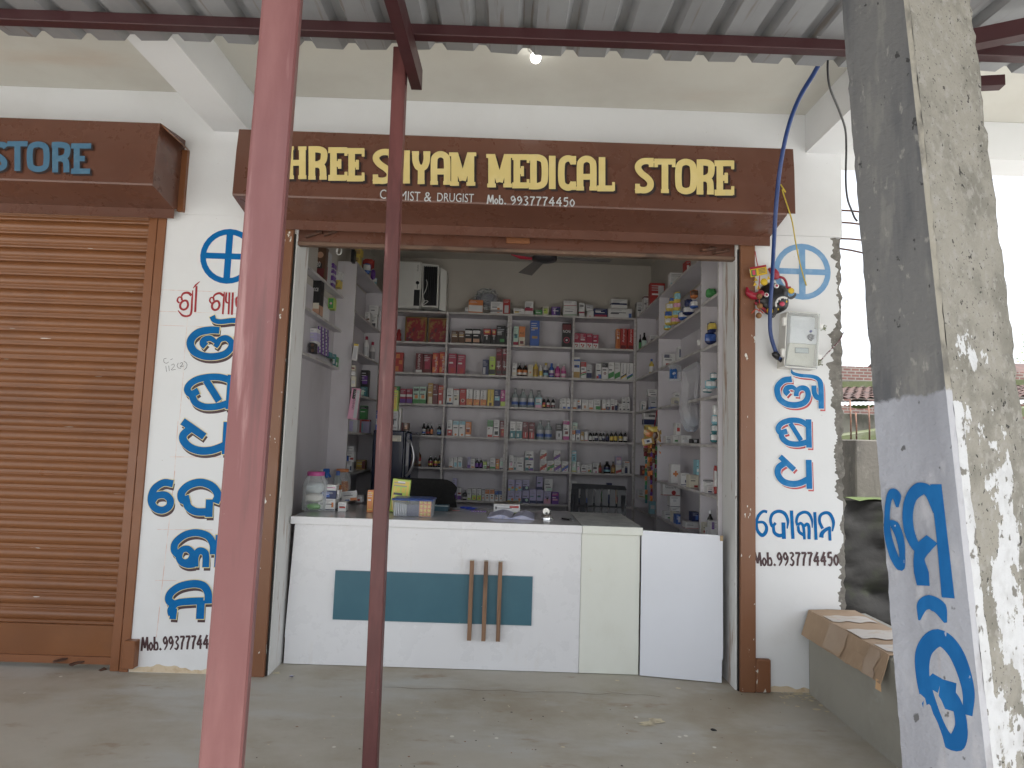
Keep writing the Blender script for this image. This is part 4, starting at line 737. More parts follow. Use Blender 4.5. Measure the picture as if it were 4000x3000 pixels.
cable('twisted_wire', [(1762, 785, -.06), (1775, 776, -.05), (1795, 755, -.03), (1812, 737, -.02), (1822, 718, .01)], .004, mat('twin_wire', (.1, .02, .03), .5, layers=[((.5, .48, .48), 60, (1, 1, 1), .5, .55, .9, 1)]), 'thin twisted red and white wire from meter box to pillar edge', 'wire', 6)
bq = PZ(px('D', 1157, 130), ZC-.075); LZ = ZC
lb = thing('led_bulb', 'lit white bulb in a holder under the porch ceiling', 'lamp', (bq.x, bq.y, LZ))
g = MB(); g.lathe((bq.x, bq.y, LZ), [(.045, 0), (.045, -.012), (.02, -.02), (.018, -.05), (.022, -.06)], WPLAS); g.build('bulb_holder', lb)
g = MB(); g.ball((bq.x, bq.y, LZ-.06), .031, mat('lit_bulb', (.9, .9, .9), .4, emit=(1, .98, .92), estr=3.5), 16); g.build('bulb_glass', lb)
# meter
mt = thing('meter_box', 'clear plastic electricity meter box screwed to the right pillar', 'meter', (1.9, 0, 1.65))
def Q(x, y, Y=-.1): return W('M', x, y, Y)
a, b = Q(740, 722), Q(1150, 1462); tl, tr_, br_, bl_ = Q(738, 722), Q(1158, 752), Q(1125, 1465), Q(702, 1432)
def inset(t, d): c = (tl+tr_+br_+bl_)/4; return c+(t-c)*(1-d)
g = MB()
def ring(d, y): return [Vector((p.x, y, p.z)) for p in (inset(tl, d), inset(tr_, d), inset(br_, d), inset(bl_, d))]
F0, F1, F2 = ring(0, -.12), ring(.02, -.014), ring(0, -.002)
A_ = ring(.04, -.1225); g.add(ring(0, -.105)+ring(.03, -.12)+A_, [(0, 1, 5, 4), (1, 2, 6, 5), (2, 3, 7, 6), (3, 0, 4, 7), (8, 9, 10, 11), (4, 5, 9, 8), (5, 6, 10, 9), (6, 7, 11, 10), (7, 4, 8, 11)], CLEAR)
g.build('clear_cover', mt)
g = MB(); R0, R1 = ring(-.012, -.055), ring(.012, -.108); R2 = ring(-.012, -.002)
g.add(ring(0, -.104)+R2, [(0, 1, 5, 4), (1, 2, 6, 5), (2, 3, 7, 6), (3, 0, 4, 7)], mat('hazy_plastic', (.62, .6, .55), .25, trans=.45)); g.build('box_side', mt)
g = MB(); pts = [Vector((p.x, -.107, p.z)) for p in (inset(tl, .0), inset(tr_, .0), inset(br_, .0), inset(bl_, .0))]
rp = []
for i in range(4):
    p, q, r_ = pts[i-1], pts[i], pts[(i+1) % 4]; u, v = (p-q).normalized(), (r_-q).normalized(); rp += [q+u*.02, q+(u+v)*.005, q+v*.02]
g.tube(rp+[rp[0], rp[1]], .0045, mat('clear_rim', (.7, .7, .67), .2), 7); g.build('cover_rim', mt)
g = MB(); m4 = [Q(800, 775, -.075), Q(1110, 800, -.075), Q(1090, 1440, -.075), Q(735, 1400, -.075)]; mid = [Q(785, 1110, -.085), Q(1120, 1140, -.085)]
MW = mat('meter_white', (.68, .7, .73), .4, layers=[((.58, .6, .62), 20, (1, 1, 1), .45, .7, .6, 4)]); MC = mat('meter_cream', (.62, .61, .54), .5, layers=[((.5, .48, .4), 14, (1, 1, 1), .45, .7, .7, 5)])
def slab(q4, y, M): g.add([Vector((p.x, y, p.z)) for p in q4]+[Vector((p.x, -.003, p.z)) for p in q4], [(0, 1, 2, 3), (0, 1, 5, 4), (1, 2, 6, 5), (2, 3, 7, 6), (3, 0, 4, 7)], M)
slab([m4[0], m4[1], Q(1105, 945, -.075), Q(790, 925, -.075)], -.07, MW); slab([Q(790, 926, -.08), Q(1128, 946, -.08), Q(1125, 1150, -.08), Q(775, 1120, -.08)], -.085, MW); slab([Q(790, 1121, -.075), Q(1115, 1151, -.075), m4[2], m4[3]], -.066, MC); g.build('meter_body', mt)
g = MB(); q = Q(1055, 1050, -.092); g.lathe((q.x, -.086, q.z), [(.021, 0), (.021, .008), (.013, .009), (.012, .004), (.0, .004)], mat('grey_dial', (.1, .1, .11), .4), 20, (0, -1, 0)); g.box((q.x+.012, -.094, q.z+.006), (q.x+.022, -.086, q.z+.015), BLK); g.box((q.x-.004, -.094, q.z-.026), (q.x+.006, -.086, q.z-.018), BLK); g.build('reset_dial', mt)
g = MB(); q = Q(1057, 975, -.092); g.lathe((q.x, -.086, q.z), [(.0085, 0), (.0085, .006), (.005, .008)], mat('blue_button', (.02, .03, .25), .3), 14, (0, -1, 0)); g.build('blue_button', mt)
g = MB(); a, b = Q(848, 1258, -.07), Q(1028, 1190, -.07); g.box((a.x, -.0685, a.z), (b.x, -.0665, b.z), mat('grey_frame', (.2, .21, .21), .5)); g.box((a.x+.005, -.0705, a.z+.005), (b.x-.005, -.0687, b.z-.005), mat('lcd_glass', (.4, .45, .45), .15)); g.build('display_window', mt)
g = MB()
for (x, y) in ((712, 850), (690, 1255)): g = MB(); q = Q(x, y); g.box((q.x-.012, -.11, q.z-.028), (q.x+.012, -.085, q.z+.028), WPLAS, .004); g.build('hinge', mt)
g = MB()
for (x, y) in ((1180, 908), (1162, 1308)): g = MB(); q = Q(x, y); g.box((q.x-.011, -.11, q.z-.015), (q.x+.013, -.09, q.z+.015), mat('latch_white', (.75, .75, .74), .3), .003); g.build('latch', mt)
g = MB(); a, b = W('M', 585, 1270, -.07), W('M', 690, 1370, -.05); g.tube([a+Vector((-.004, 0, .012)), a, a+(b-a)*.45, a+(b-a)*.5, b], [.016, .02, .02, .015, .014], BLK, 12); g.build('cable_gland', mt)
g = MB()
for (x, y, s) in ((1215, 930, .02), (1165, 1385, .022)): g = MB(); q = Q(x, y, -.07); [g.tube([q+Vector((rng.uniform(-1, 1)*s, rng.uniform(-.4, .4)*s, rng.uniform(-1, 1)*s)) for _ in range(3)], .0022, mat('seal_wire', (.22, .24, .16), .5), 5) for _ in range(9)]; g.build('seal_wire', mt)
# demon charm
mk = thing('demon_mask', 'black horned demon face charm with red eyes hanging beside the shop door', 'mask', W('M', 560, 550, -.03))
MBK = mat('mask_black', (.012, .012, .014), .3); MRD = mat('mask_red', (.3, .01, .03), .35); MYL = mat('mask_yellow', (.62, .42, .02), .4); MWH = mat('mask_white', (.75, .75, .74), .35); MPK = mat('mask_tongue', (.5, .05, .1), .4)
c0 = W('M', 570, 560, -.02); ux = (W('M', 700, 500, -.02)-c0).normalized(); ux = Vector((math.cos(.42), 0, math.sin(.42))); uz = Vector((-math.sin(.42), 0, math.cos(.42)))
g = MB(); K = 1/3.318/F*4.08      # metres for one crop pixel
n = 30; rim = []
for k in range(n):
    t = k*2*math.pi/n; rr = (185 if -1 < math.sin(t) < .2 else 205)*(1+.04*math.sin(5*t)); rim.append(c0+ux*math.cos(t)*rr*1.15*K+uz*math.sin(t)*rr*1.1*K)
lay = [(1.0, -.004), (1.0, -.014), (.86, -.03), (.55, -.046), (.2, -.054)]; vs = []
for s, y in lay: vs += [Vector((c0.x+(p.x-c0.x)*s, y, c0.z+(p.z-c0.z)*s)) for p in rim]
g.add(vs, [(i*n+k, i*n+(k+1) % n, (i+1)*n+(k+1) % n, (i+1)*n+k) for i in range(len(lay)-1) for k in range(n)]+[[(len(lay)-1)*n+k for k in range(n)]], MBK, True); g.build('face', mk)
for pts, rs in (([(430, 475), (330, 520), (250, 480), (222, 405)], [.02, .026, .022, .006]), ([(600, 300), (590, 230), (545, 185), (500, 165)], [.02, .026, .022, .006])):
    g = MB(); g.tube(cat_rom([W('M', x, y, -.05) for x, y in pts], 5), [rs[min(3, int(i/15*3))]*(1-((i/15*3) % 1))+rs[min(3, int(i/15*3)+1)]*((i/15*3) % 1) for i in range(16)], MRD, 10); g.build('horn', mk)
g = MB(); g.tube(cat_rom([W('M', x, y, -.05) for x, y in ((640, 270), (700, 290), (735, 350), (745, 405), (790, 410))], 5), .008, MRD, 8); g.tube(cat_rom([W('M', x, y, -.05) for x, y in ((330, 600), (390, 660), (450, 690), (470, 730))], 5), .009, MRD, 8); g.build('ear', mk)
for (x, y) in ((607, 388), (476, 505)):
    q = W('M', x, y, -.055); g = MB(); g.ball(q, .0165, MWH, 14, (1, .5, .95)); e = g.build('eye', mk); g = MB(); g.ball(q+Vector((0, -.006, 0)), .0088, MPK, 12, (1, .6, 1)); g.ball(q+Vector((0, -.011, 0)), .003, MBK, 8); g.build('pupil', e)
for (x, y, r_) in ((440, 340, .021), (790, 455, .017), (515, 715, .018)):
    q = W('M', x, y, -.055); g = MB(); g.lathe(q, [(r_, 0), (r_, .008), (r_*.85, .012), (r_*.5, .01), (.001, .013)], MYL, 18, (0, -1, 0))
    for k in range(12): t = k*.5236; g.box(q+Vector((math.cos(t)*r_-.003, -.012, math.sin(t)*r_-.003)), q+Vector((math.cos(t)*r_+.003, -.006, math.sin(t)*r_+.003)), MYL)
    g.build('gold_disc', mk)
g = MB()
for (x, y) in ((340, 310), (330, 370), (375, 415), (505, 290)): q = W('M', x, y, -.04); g.add([q+Vector((-.012, 0, -.01)), q+Vector((.014, 0, -.004)), q+Vector((-.004, -.004, .016)), q+Vector((0, .008, 0))], [(0, 1, 2), (0, 1, 3), (1, 2, 3), (0, 2, 3)], MYL)
g.build('crown_point', mk)
q = W('M', 680, 620, -.06); g = MB(); g.ball(q, .0175, MPK, 14, (1.0, .5, .9)); g.build('tongue', mk)
g = MB(); g.tube(cat_rom([W('M', x, y, -.055) for x, y in ((600, 660), (600, 600), (640, 550), (700, 535), (745, 550))], 5), .0065, MWH, 8)
for (x, y) in ((605, 640), (620, 590), (655, 560), (710, 545), (630, 690), (740, 590)): q = W('M', x, y, -.06); g.ball(q, .005, MWH if y < 680 and x < 735 else MYL, 8, (1, .6, 1.5))
g.build('teeth', mk)
g = MB()
for off in (0, 13, 26): g.tube(cat_rom([W('M', x+off, y+off*.8, -.056) for x, y in ((590, 655), (580, 715), (545, 770), (505, 770))], 5), .0035, mat('mask_grey', (.07, .07, .075), .35), 7); g.tube(cat_rom([W('M', x+off*.3, y+off*.8, -.056) for x, y in ((745, 520), (790, 535), (830, 515), (855, 480))], 5), .0035, mat('mask_grey', (.07, .07, .075), .35), 7)
g.build('moustache', mk)
ch = thing('hanging_charm', 'string of three brown dried fruits and a yellow card on red thread', 'charm', W('M', 385, 640, -.07))
g = MB(); g.tube(cat_rom([W('M', x, y, Y) for x, y, Y in ((330, -60, -.03), (350, 60, -.05), (375, 170, -.06), (390, 260, -.065), (380, 420, -.07), (385, 640, -.075), (380, 760, -.075))], 5), .0028, mat('red_thread', (.4, .02, .03), .8), 6); g.build('thread', ch)
for (x, y, r_) in ((385, 522, .0185), (390, 648, .0195), (378, 772, .019)): g = MB(); g.ball(W('M', x, y, -.078), r_, mat('dried_fruit', (.24, .12, .045), .8, layers=[((.14, .065, .03), 40, (1, 1, 1), .45, .65, .7, 4)], bump=.4), 14); g.build('dried_fruit', ch)
g = MB(); P4 = [W('M', x, y, -.068) for x, y in ((262, 150), (472, 112), (490, 232), (275, 275))]
g.add(P4+[p+Vector((0, .002, 0)) for p in P4], [(0, 1, 2, 3), (4, 5, 6, 7), (0, 1, 5, 4), (1, 2, 6, 5), (2, 3, 7, 6), (3, 0, 4, 7)], MYL)
def sub(u0, v0, u1, v1, M, y): g.add([P4[0]*(1-u)*(1-v)+P4[1]*u*(1-v)+P4[2]*u*v+P4[3]*(1-u)*v+Vector((0, y, 0)) for u, v in ((u0, v0), (u1, v0), (u1, v1), (u0, v1))], [(0, 1, 2, 3)], M)
sub(0, 0, 1, .22, MRD, -.0006); sub(.05, .3, .36, .95, mat('card_green', (.05, .16, .05), .5), -.0006); sub(.12, .36, .3, .85, MPK, -.0012); [sub(.5, .32+.14*k, .92, .38+.14*k, paint('ink'), -.0006) for k in range(4)]; g.build('charm_card', ch)
g = MB(); [g.tube(cat_rom([W('M', 380, 710, -.075), W('M', 340+60*k, 690+20*k, -.08), W('M', 280+160*k, 745, -.075)], 5), [.003]*5+[.004]*5+[.001], mat('dry_chilli', (.4, .05, .02), .5), 6) for k in (0, 1)]; g.build('dry_chilli', ch)
g = MB(); g.tube([W('L1', 615+38*math.cos(t)*(1 if t < 6.3 else .7), 180+50*math.sin(t), .5) for t in [i*.45 for i in range(26)]], .004, WPLAS, 6); tag(g.build('wire_coil', loc=W('L1', 615, 130, .5)), 'coil of white wire hanging under the shutter at upper left', 'wire')
# ---------------------------------------------------------------- counter
ct = thing('shop_counter', 'white laminate shop counter with a teal panel and three wooden battens', 'counter', (-.25, .6, 0))
CF = .215; x0, x1, x2 = -1.426, .527, .921; ZT = .965
g = MB(); pf = [(x0+.004, .0), (x1-.001, .0), (x1-.001, ZT-.05), (x0+.022, ZT-.05), (x0, .17), (x0+.004, .165)]
vs = [(x, CF, z+.004) for x, z in pf]+[(x, CF+.018, z+.004) for x, z in pf]; n = len(pf)
g.add(vs, [list(range(n)), list(range(n, 2*n))]+[(i, (i+1) % n, n+(i+1) % n, n+i) for i in range(n)], WLAM); g.build('front_panel', ct)
g = MB(); g.box((x1+.001, CF-.004, .004), (x2, CF+.40, ZT-.051), WLAM2, .001); g.build('end_column', ct)
g = MB(); g.box((x0+.022, CF+.0185, .004), (x0+.04, 1.0, ZT-.051), WLAM); g.build('side_panel', ct)
g = MB(); g.box((x0+.0, CF-.03, ZT-.049), (x1, 1.06, ZT-.001), WLAM, .001); g.box((x0+.001, CF-.029, ZT-.0009), (x1-.0005, 1.059, ZT), GLAM); g.build('counter_top', ct)
g = MB(); g.box((x1+.002, CF-.034, ZT-.052), (x2+.012, 1.02, ZT-.001), WLAM2, .001); g.box((x1+.003, CF-.033, ZT-.0009), (x2+.011, 1.019, ZT+.001), PLAM); g.build('counter_top', ct)
a, b = W('Q', 298, 527, CF-.012), W('Q', 1233, 322, CF-.012); zt_ = (W('Q', 305, 297, CF-.012).z+W('Q', 1237, 324, CF-.012).z)/2; zb_ = (W('Q', 290, 527, CF-.012).z+W('Q', 1229, 553, CF-.012).z)/2
g = MB(); g.box((a.x, CF-.014, zb_), (b.x, CF-.0005, zt_), TEALP); g.box((a.x, CF-.0139, zt_), (b.x, CF-.0005, zt_+.001), mat('panel_edge', (.45, .46, .47), .6)); g.build('teal_panel', ct)
for k, (xa, xb, ya, yb) in enumerate(((928, 962, 252, 625), (995, 1028, 255, 628), (1062, 1096, 258, 630))):
    p, q = W('Q', (xa+xb)/2-6, yb, CF-.05), W('Q', (xa+xb)/2, ya, CF-.05); hw = .0135
    g = MB(); xm = (p.x+q.x)/2; g.box((xm-hw, CF-.05, p.z), (xm+hw, CF-.0141, q.z), WOOD); g.box((xm-hw-.0005, CF-.0502, q.z), (xm+hw, CF-.0141, q.z+.001), mat('pale_end_grain', (.55, .5, .42), .7)); g.build('wood_batten', ct)
gt = thing('counter_flap', 'plain white laminate flap door closing the counter at its right end', 'gate', (1.18, .15, 0))
g = MB(); A, B = Vector((.928, .196, .006)), Vector((1.447, .105, .006)); d = (B-A).normalized(); n_ = Vector((-d.y, d.x, 0)); pf = [(0, 0), ((B-A).length-.008, 0), ((B-A).length-.008, .145), ((B-A).length, .147), ((B-A).length-.004, .935), (0, .94)]
vs = [A+d*u+Vector((0, 0, z)) for u, z in pf]; vs += [v+n_*.018 for v in vs]; n = len(pf)
g.add(vs, [list(range(n)), list(range(n, 2*n))]+[(i, (i+1) % n, n+(i+1) % n, n+i) for i in range(n)], mat('bluish_laminate', (.73, .76, .82), .3, layers=[((.69, .72, .78), 1.5, (1, 1, 1), .4, .7, .6, 4)])); g.build('flap_board', gt)
g = MB(); g.box(B+Vector((-.022, -.003, .90)), B+Vector((-.002, .0, .935)), mat('brown_residue', (.4, .3, .18), .8)); g.build('glue_mark', gt)

# ---------------------------------------------------------------- shelf racks
YF = 3.12
def zs(crop, pts, Y=None, X=None): v = [(PY(px(crop, *p), Y) if X is None else PX(px(crop, *p), X)).z for p in pts]; return sum(v)/len(v)
ZL = [zs('C3', [(310, 795), (1600, 824)], YF), zs('C3', [(295, 1155), (1615, 1190)], YF), zs('C3', [(280, 1518), (1605, 1552)], YF), zs('C5', [(300, 348), (1455, 375)], YF), zs('C5', [(450, 693), (1450, 712)], YF), zs('C5', [(445, 1033), (1435, 1056)], YF), zs('C5', [(920, 1393), (1430, 1408)], YF)]
ZR_ = [zs('C4', [(140, 765), (1480, 805)], YF), zs('C4', [(145, 1105), (1455, 1143)], YF), zs('C4', [(135, 1435), (1455, 1472)], YF), zs('C6', [(120, 245), (1440, 293)], YF), zs('C6', [(110, 588), (1440, 632)], YF), zs('C6', [(95, 930), (1435, 977)], YF), zs('C6', [(90, 1285), (760, 1306)], YF)]
def rack(label, xa, xb, xm, Z):
    o = thing('shelf_rack', label, 'shelf rack', ((xa+xb)/2, 3.26, 0))
    for x in (xa, xb-.022): g = MB(); g.box((x, YF, 0), (x+.022, 3.394, Z[0]-.0215), LAM); g.box((x+.0006, YF-.0015, 0), (x+.0214, YF-.0001, Z[0]-.022), LAMED); g.build('side_panel', o)
    g = MB(); g.box((xa+.001, 3.3945, .02), (xb-.001, 3.3995, Z[0]-.022), LAM); g.build('back_panel', o)
    for k, z in enumerate(Z+[.28]):
        g = MB(); e = 0 if k == 0 else .0225; g.box((xa+e, YF+.0005, z-.021), (xb-e, 3.394, z), LAM); g.box((xa+e, YF-.0022, z-.0205), (xb-e, YF+.0003, z-.0005), LAMED); g.build('shelf', o)
        zn = (Z+[.28, 0])[k+1]
        if k < 7: g = MB(); g.box((xm-.011, YF+.002, zn+.0005), (xm+.011, 3.393, z-.0215), LAM); g.box((xm-.0105, YF+.0002, zn+.0005), (xm+.0105, YF+.0018, z-.0215), LAMED); g.build('divider', o)
    return o
rack('tall lavender grey shelf rack, left half of the back wall, with navy fridge in front', -1.46, -.012, -.735, ZL)
rack('tall lavender grey shelf rack, right half of the back wall, behind slatted chair', -.008, 1.462, .735, ZR_)
def siderack(label, xf, xw, ys, comps, tops):
    """open shelves along a side wall: front plane x = xf, wall side x = xw, dividers at ys, shelf heights for each bay"""
    o = thing('shelf_rack', label, 'shelf rack', ((xf+xw)/2, sum(ys)/len(ys), 0)); s = 1 if xw > xf else -1
    for k, y in enumerate(ys):
        t = tops[min(k, len(tops)-1)] if k == 0 else max(tops[k-1], tops[min(k, len(tops)-1)])
        g = MB(); g.box((xf, y-.011, 0), (xw-s*.006, y+.011, t), LAM); g.box((xf-s*.0015, y-.0105, 0), (xf-s*.0002, y+.0105, t-.0005), LAMED); g.build('divider', o)
    g = MB(); g.box((xw-s*.005, ys[0], .02), (xw-s*.0005, ys[-1], max(tops)-.022), LAM); g.build('back_panel', o)
    for k, Z in enumerate(comps):
        for z in Z:
            e = .0112 if z < tops[k]-.03 else 0
            g = MB(); zz = z if e else z+.0215
            g.box((xf+s*.001, ys[k]+e+(0.0002 if e else -.011+.0222*(k > 0)), zz-.021), (xw-s*.0055, ys[k+1]-e-.0002+(.011 if not e else 0), zz), LAM); g.box((xf-s*.001, ys[k]+.0115, zz-.0205), (xf+s*.0008, ys[k+1]-.0115, zz-.0005), LAMED); g.build('shelf', o)
    return o
XR_ = 1.465
c1 = [zs('C7', [(830, 622)], X=XR_), zs('C7', [(830, 1128)], X=XR_), zs('C8', [(745, 140)], X=XR_), zs('C8', [(745, 600)], X=XR_), zs('C8', [(742, 1080)], X=XR_), zs('C8', [(742, 1490)], X=XR_)]
c2 = [zs('C7', [(795, 685)], X=XR_), zs('C7', [(590, 1230)], X=XR_), zs('C8', [(500, 190)], X=XR_), zs('C8', [(500, 590)], X=XR_), zs('C8', [(600, 1035)], X=XR_), zs('C8', [(500, 1415)], X=XR_)]
c3 = [zs('C7', [(335, 985)], X=XR_), zs('C7', [(335, 1352)], X=XR_), zs('C8', [(290, 235)], X=XR_), zs('C8', [(200, 587)], X=XR_), zs('C8', [(200, 932)], X=XR_), zs('C8', [(200, 1290)], X=XR_)]
TOPR = zs('C7', [(800, 140), (345, 560)], X=XR_)
print('c1', [round(z, 2) for z in c1]); print('c2', [round(z, 2) for z in c2]); print('c3', [round(z, 2) for z in c3], round(TOPR, 2)); print('ZL', [round(z, 2) for z in ZL]); print('ZR', [round(z, 2) for z in ZR_])
siderack('lavender grey shelf rack along the right side wall', XR_, XW-.002, [.275, .67, 2.03, 3.09], [c1+[TOPR], c2+[TOPR], c3+[TOPR]], [TOPR]*3)
XL2 = -1.50; XL1 = -1.61
l2 = [zs('L1', [(850, 1000)], X=XL2), zs('L2', [(700, 118)], X=XL2), zs('L2', [(660, 470)], X=XL2), zs('L2', [(620, 806)], X=XL2), zs('L2', [(580, 1166)], X=XL2)]
TL2 = zs('L1', [(872, 372), (1180, 725)], X=XL2)
siderack('lavender grey shelf rack on the left wall, deeper one beside the fridge', XL2, -XW+.002, [1.86, 3.09], [l2+[.45, TL2]], [TL2])
l1 = [zs('L1', [(272, 445)], X=XL1), zs('L1', [(300, 1035)], X=XL1), zs('L2', [(200, 110)], X=XL1)]
print('l2', [round(z, 2) for z in l2], TL2, 'l1', [round(z, 2) for z in l1])
o = thing('shelf_rack', 'shallow shelf rack with three shelves beside the left door jamb', 'shelf rack', (-1.65, 1, 1.6))
g = MB(); g.box((-XW+.0005, .256, .0), (-XW+.008, 1.848, 2.75), LAM); g.build('back_panel', o)
for z in l1: g = MB(); g.box((XL1, .256, z-.022), (-XW+.0085, 1.8485, z), LAM); g.box((XL1-.001, .257, z-.0215), (XL1+.0012, 1.848, z-.0005), LAMED); g.build('shelf', o)

# ---------------------------------------------------------------- stock
ORD = 'first second third fourth fifth sixth seventh eighth ninth tenth eleventh twelfth thirteenth fourteenth fifteenth'.split()
rs = random.Random(11)
def carton(x0, x1, yf, zb, h, body, bands=(), dep=.075, label='', group='', txt=None, lines=True, rz=0, side=(), name='carton', cat='carton'):
    c = Vector(((x0+x1)/2, yf, zb)); hw = (x1-x0)/2; g = MB(); M = paint(body)
    g.box((-hw, 0, 0), (hw, dep, h), M, .0012)
    def q(u0, v0, u1, v1, k, e): g.add([(-hw+2*hw*u0, -.0003-e, h*v0), (-hw+2*hw*u1, -.0003-e, h*v0), (-hw+2*hw*u1, -.0003-e, h*v1), (-hw+2*hw*u0, -.0003-e, h*v1)], [(0, 1, 2, 3)], paint(k))
    for j, b in enumerate(bands):
        u0, u1 = (b[3], b[4]) if len(b) > 3 else (.02, .98)
        if len(b) > 5:   # disc
            n = 14; cu, cv, r = b[3], b[0], b[1]; g.add([(-hw+2*hw*cu+math.cos(k*6.283/n)*r*2*hw, -.0006-j*.0001, h*cv+math.sin(k*6.283/n)*r*2*hw) for k in range(n)], [list(range(n))], paint(b[2]))
        elif len(b) > 4 and b[3] < 0:   # slanted band
            g.add([(-hw*.96, -.0004-j*.0001, h*b[0]), (hw*.96, -.0004-j*.0001, h*(b[0]+b[4])), (hw*.96, -.0004-j*.0001, h*(b[1]+b[4])), (-hw*.96, -.0004-j*.0001, h*b[1])], [(0, 1, 2, 3)], paint(b[2]))
        else:
            q(u0, b[0], u1, b[1], b[2], .0001*(j+1))
            if len(b) == 3:
                for X in (-hw-.0004, hw+.0004): g.add([(X, .002, h*b[0]), (X, dep-.002, h*b[0]), (X, dep-.002, h*b[1]), (X, .002, h*b[1])], [(0, 1, 2, 3)], paint(b[2]))
    if lines:
        k = 'grey' if body in ('white', 'cream', 'mint', 'lilac', 'silver', 'pink', 'yellow', 'lime', 'beige', 'cyan') else 'silver'
        for j in range(rs.choice((2, 3, 4))):
            v = .9-.085*j; w_ = rs.uniform(.35, .78); q(.1, v-.028, .1+w_, v, k, .0012)
        if rs.random() < .7: q(.12, .52, .12+rs.uniform(.4, .7), .585, 'ink' if k == 'grey' else 'white', .0012)
    if txt:
        S = Surf((0, 0, 0), (1, 0, 0), (0, 0, 1)); s, k, rot, u0, v0, u1, v1 = txt; text_mesh(g, s, S, -hw+2*hw*u0, -hw+2*hw*u1, h*v0, h*(v1-v0), paint(k), .0021, rot=rot)
    o = g.build(name); o.location = c; o.rotation_euler[2] = rz
    return tag(o, label, cat, group)
def bottle(cx, yc, zb, h, r, glass, cap, lab, label, group, name='medicine_bottle', saline=False, lab2=None):
    o = thing(name, label, 'bottle', (cx, yc, zb), group); G = GLASSY if saline else mat('bottle_'+glass, PAL[glass], .12, spec=.7, coat=.3)
    g = MB(); g.lathe((cx, yc, zb), [(r*.92, 0), (r, h*.03), (r, h*.58), (r*.9, h*.66), (r*.45, h*.76), (r*.4, h*.84), (.0, h*.84)], G, 16); g.build('glass_body', o)
    g = MB(); g.lathe((cx, yc, zb), [(r*.47, h*.84), (r*.47, h*.985), (r*.4, h), (0, h)], mat('cap_'+cap, PAL[cap], .3, .6 if cap == 'silver' else 0), 14); g.build('cap', o)
    if lab:
        g = MB(); g.lathe((cx, yc, zb), [(r*1.012, h*.12), (r*1.012, h*.5)], paint(lab), 16)
        if lab2: g.lathe((cx, yc, zb), [(r*1.02, h*.14), (r*1.02, h*.3)], paint(lab2), 16)
        g.build('paper_label', o)
    return o
def shelf_row(crop, Zrow, items, where, Y=YF+.035, group='stock on the back rack'):
    n_ = len(items)
    for k, it in enumerate(items):
        ty, x0, x1, yt = it[:4]; op = it[5] if len(it) > 5 else {}
        yf = Y+op.get('dy', 0)+rs.uniform(-.006, .01)
        ym = op.get('yb', yt+60); a, b = W(crop, x0, (yt+ym)/2, yf), W(crop, x1, (yt+ym)/2, yf); zt = (W(crop, x0, yt, yf).z+W(crop, x1, yt, yf).z)/2
        zb = Zrow+.0006
        if 'yb' in op: zb = W(crop, (x0+x1)/2, op['yb'], yf).z
        wh = where.replace(' shelf of the back rack', ' back shelf').replace("the left end's top row", 'left end, rack top').replace("the right end's top row", 'right end, rack top'); pos = '%s from left, %s' % (ORD[k], wh)
        if ty == 'b':
            body = it[4][0]; bands = it[4][1:]; bn = [q[2] for q in bands]
            bn = [x for x in dict.fromkeys(bn) if x != body][:2]; bn = [{'ink': 'dark'}.get(x, x) for x in bn]
            d = '%s%s carton%s' % (op.get('pre', ''), body, (' with %s print' % ' and '.join(bn)) if bn else '')
            carton(a.x+.0008, b.x-.0008, yf, zb, max(.02, zt-zb), body, bands, label='%s, %s' % (d, pos), group='cartons '+group.split(' ', 1)[1], txt=op.get('txt'), lines=op.get('lines', True), dep=op.get('dep', .075), rz=op.get('rz', rs.uniform(-.04, .04)))
        else:
            gl, cap, lab = it[4][:3]; lab2 = it[4][3] if len(it[4]) > 3 else None; r = (b.x-a.x)/2*.96
            d = 'clear saline bottle with silver cap' if ty == 's' else '%s bottle with %s cap' % ({'black': 'dark'}.get(gl, gl), cap)+(' and %s label' % lab if lab else '')
            bottle((a.x+b.x)/2, yf+r, zb, zt-zb, r, gl, cap, lab, '%s, %s' % (d, pos), 'bottles '+group.split(' ', 1)[1], name='saline_bottle' if ty == 's' else 'medicine_bottle', saline=ty == 's', lab2=lab2)
b, t, s = 'b', 't', 's'
SW = (.0, .35, 'green', -1, .12)
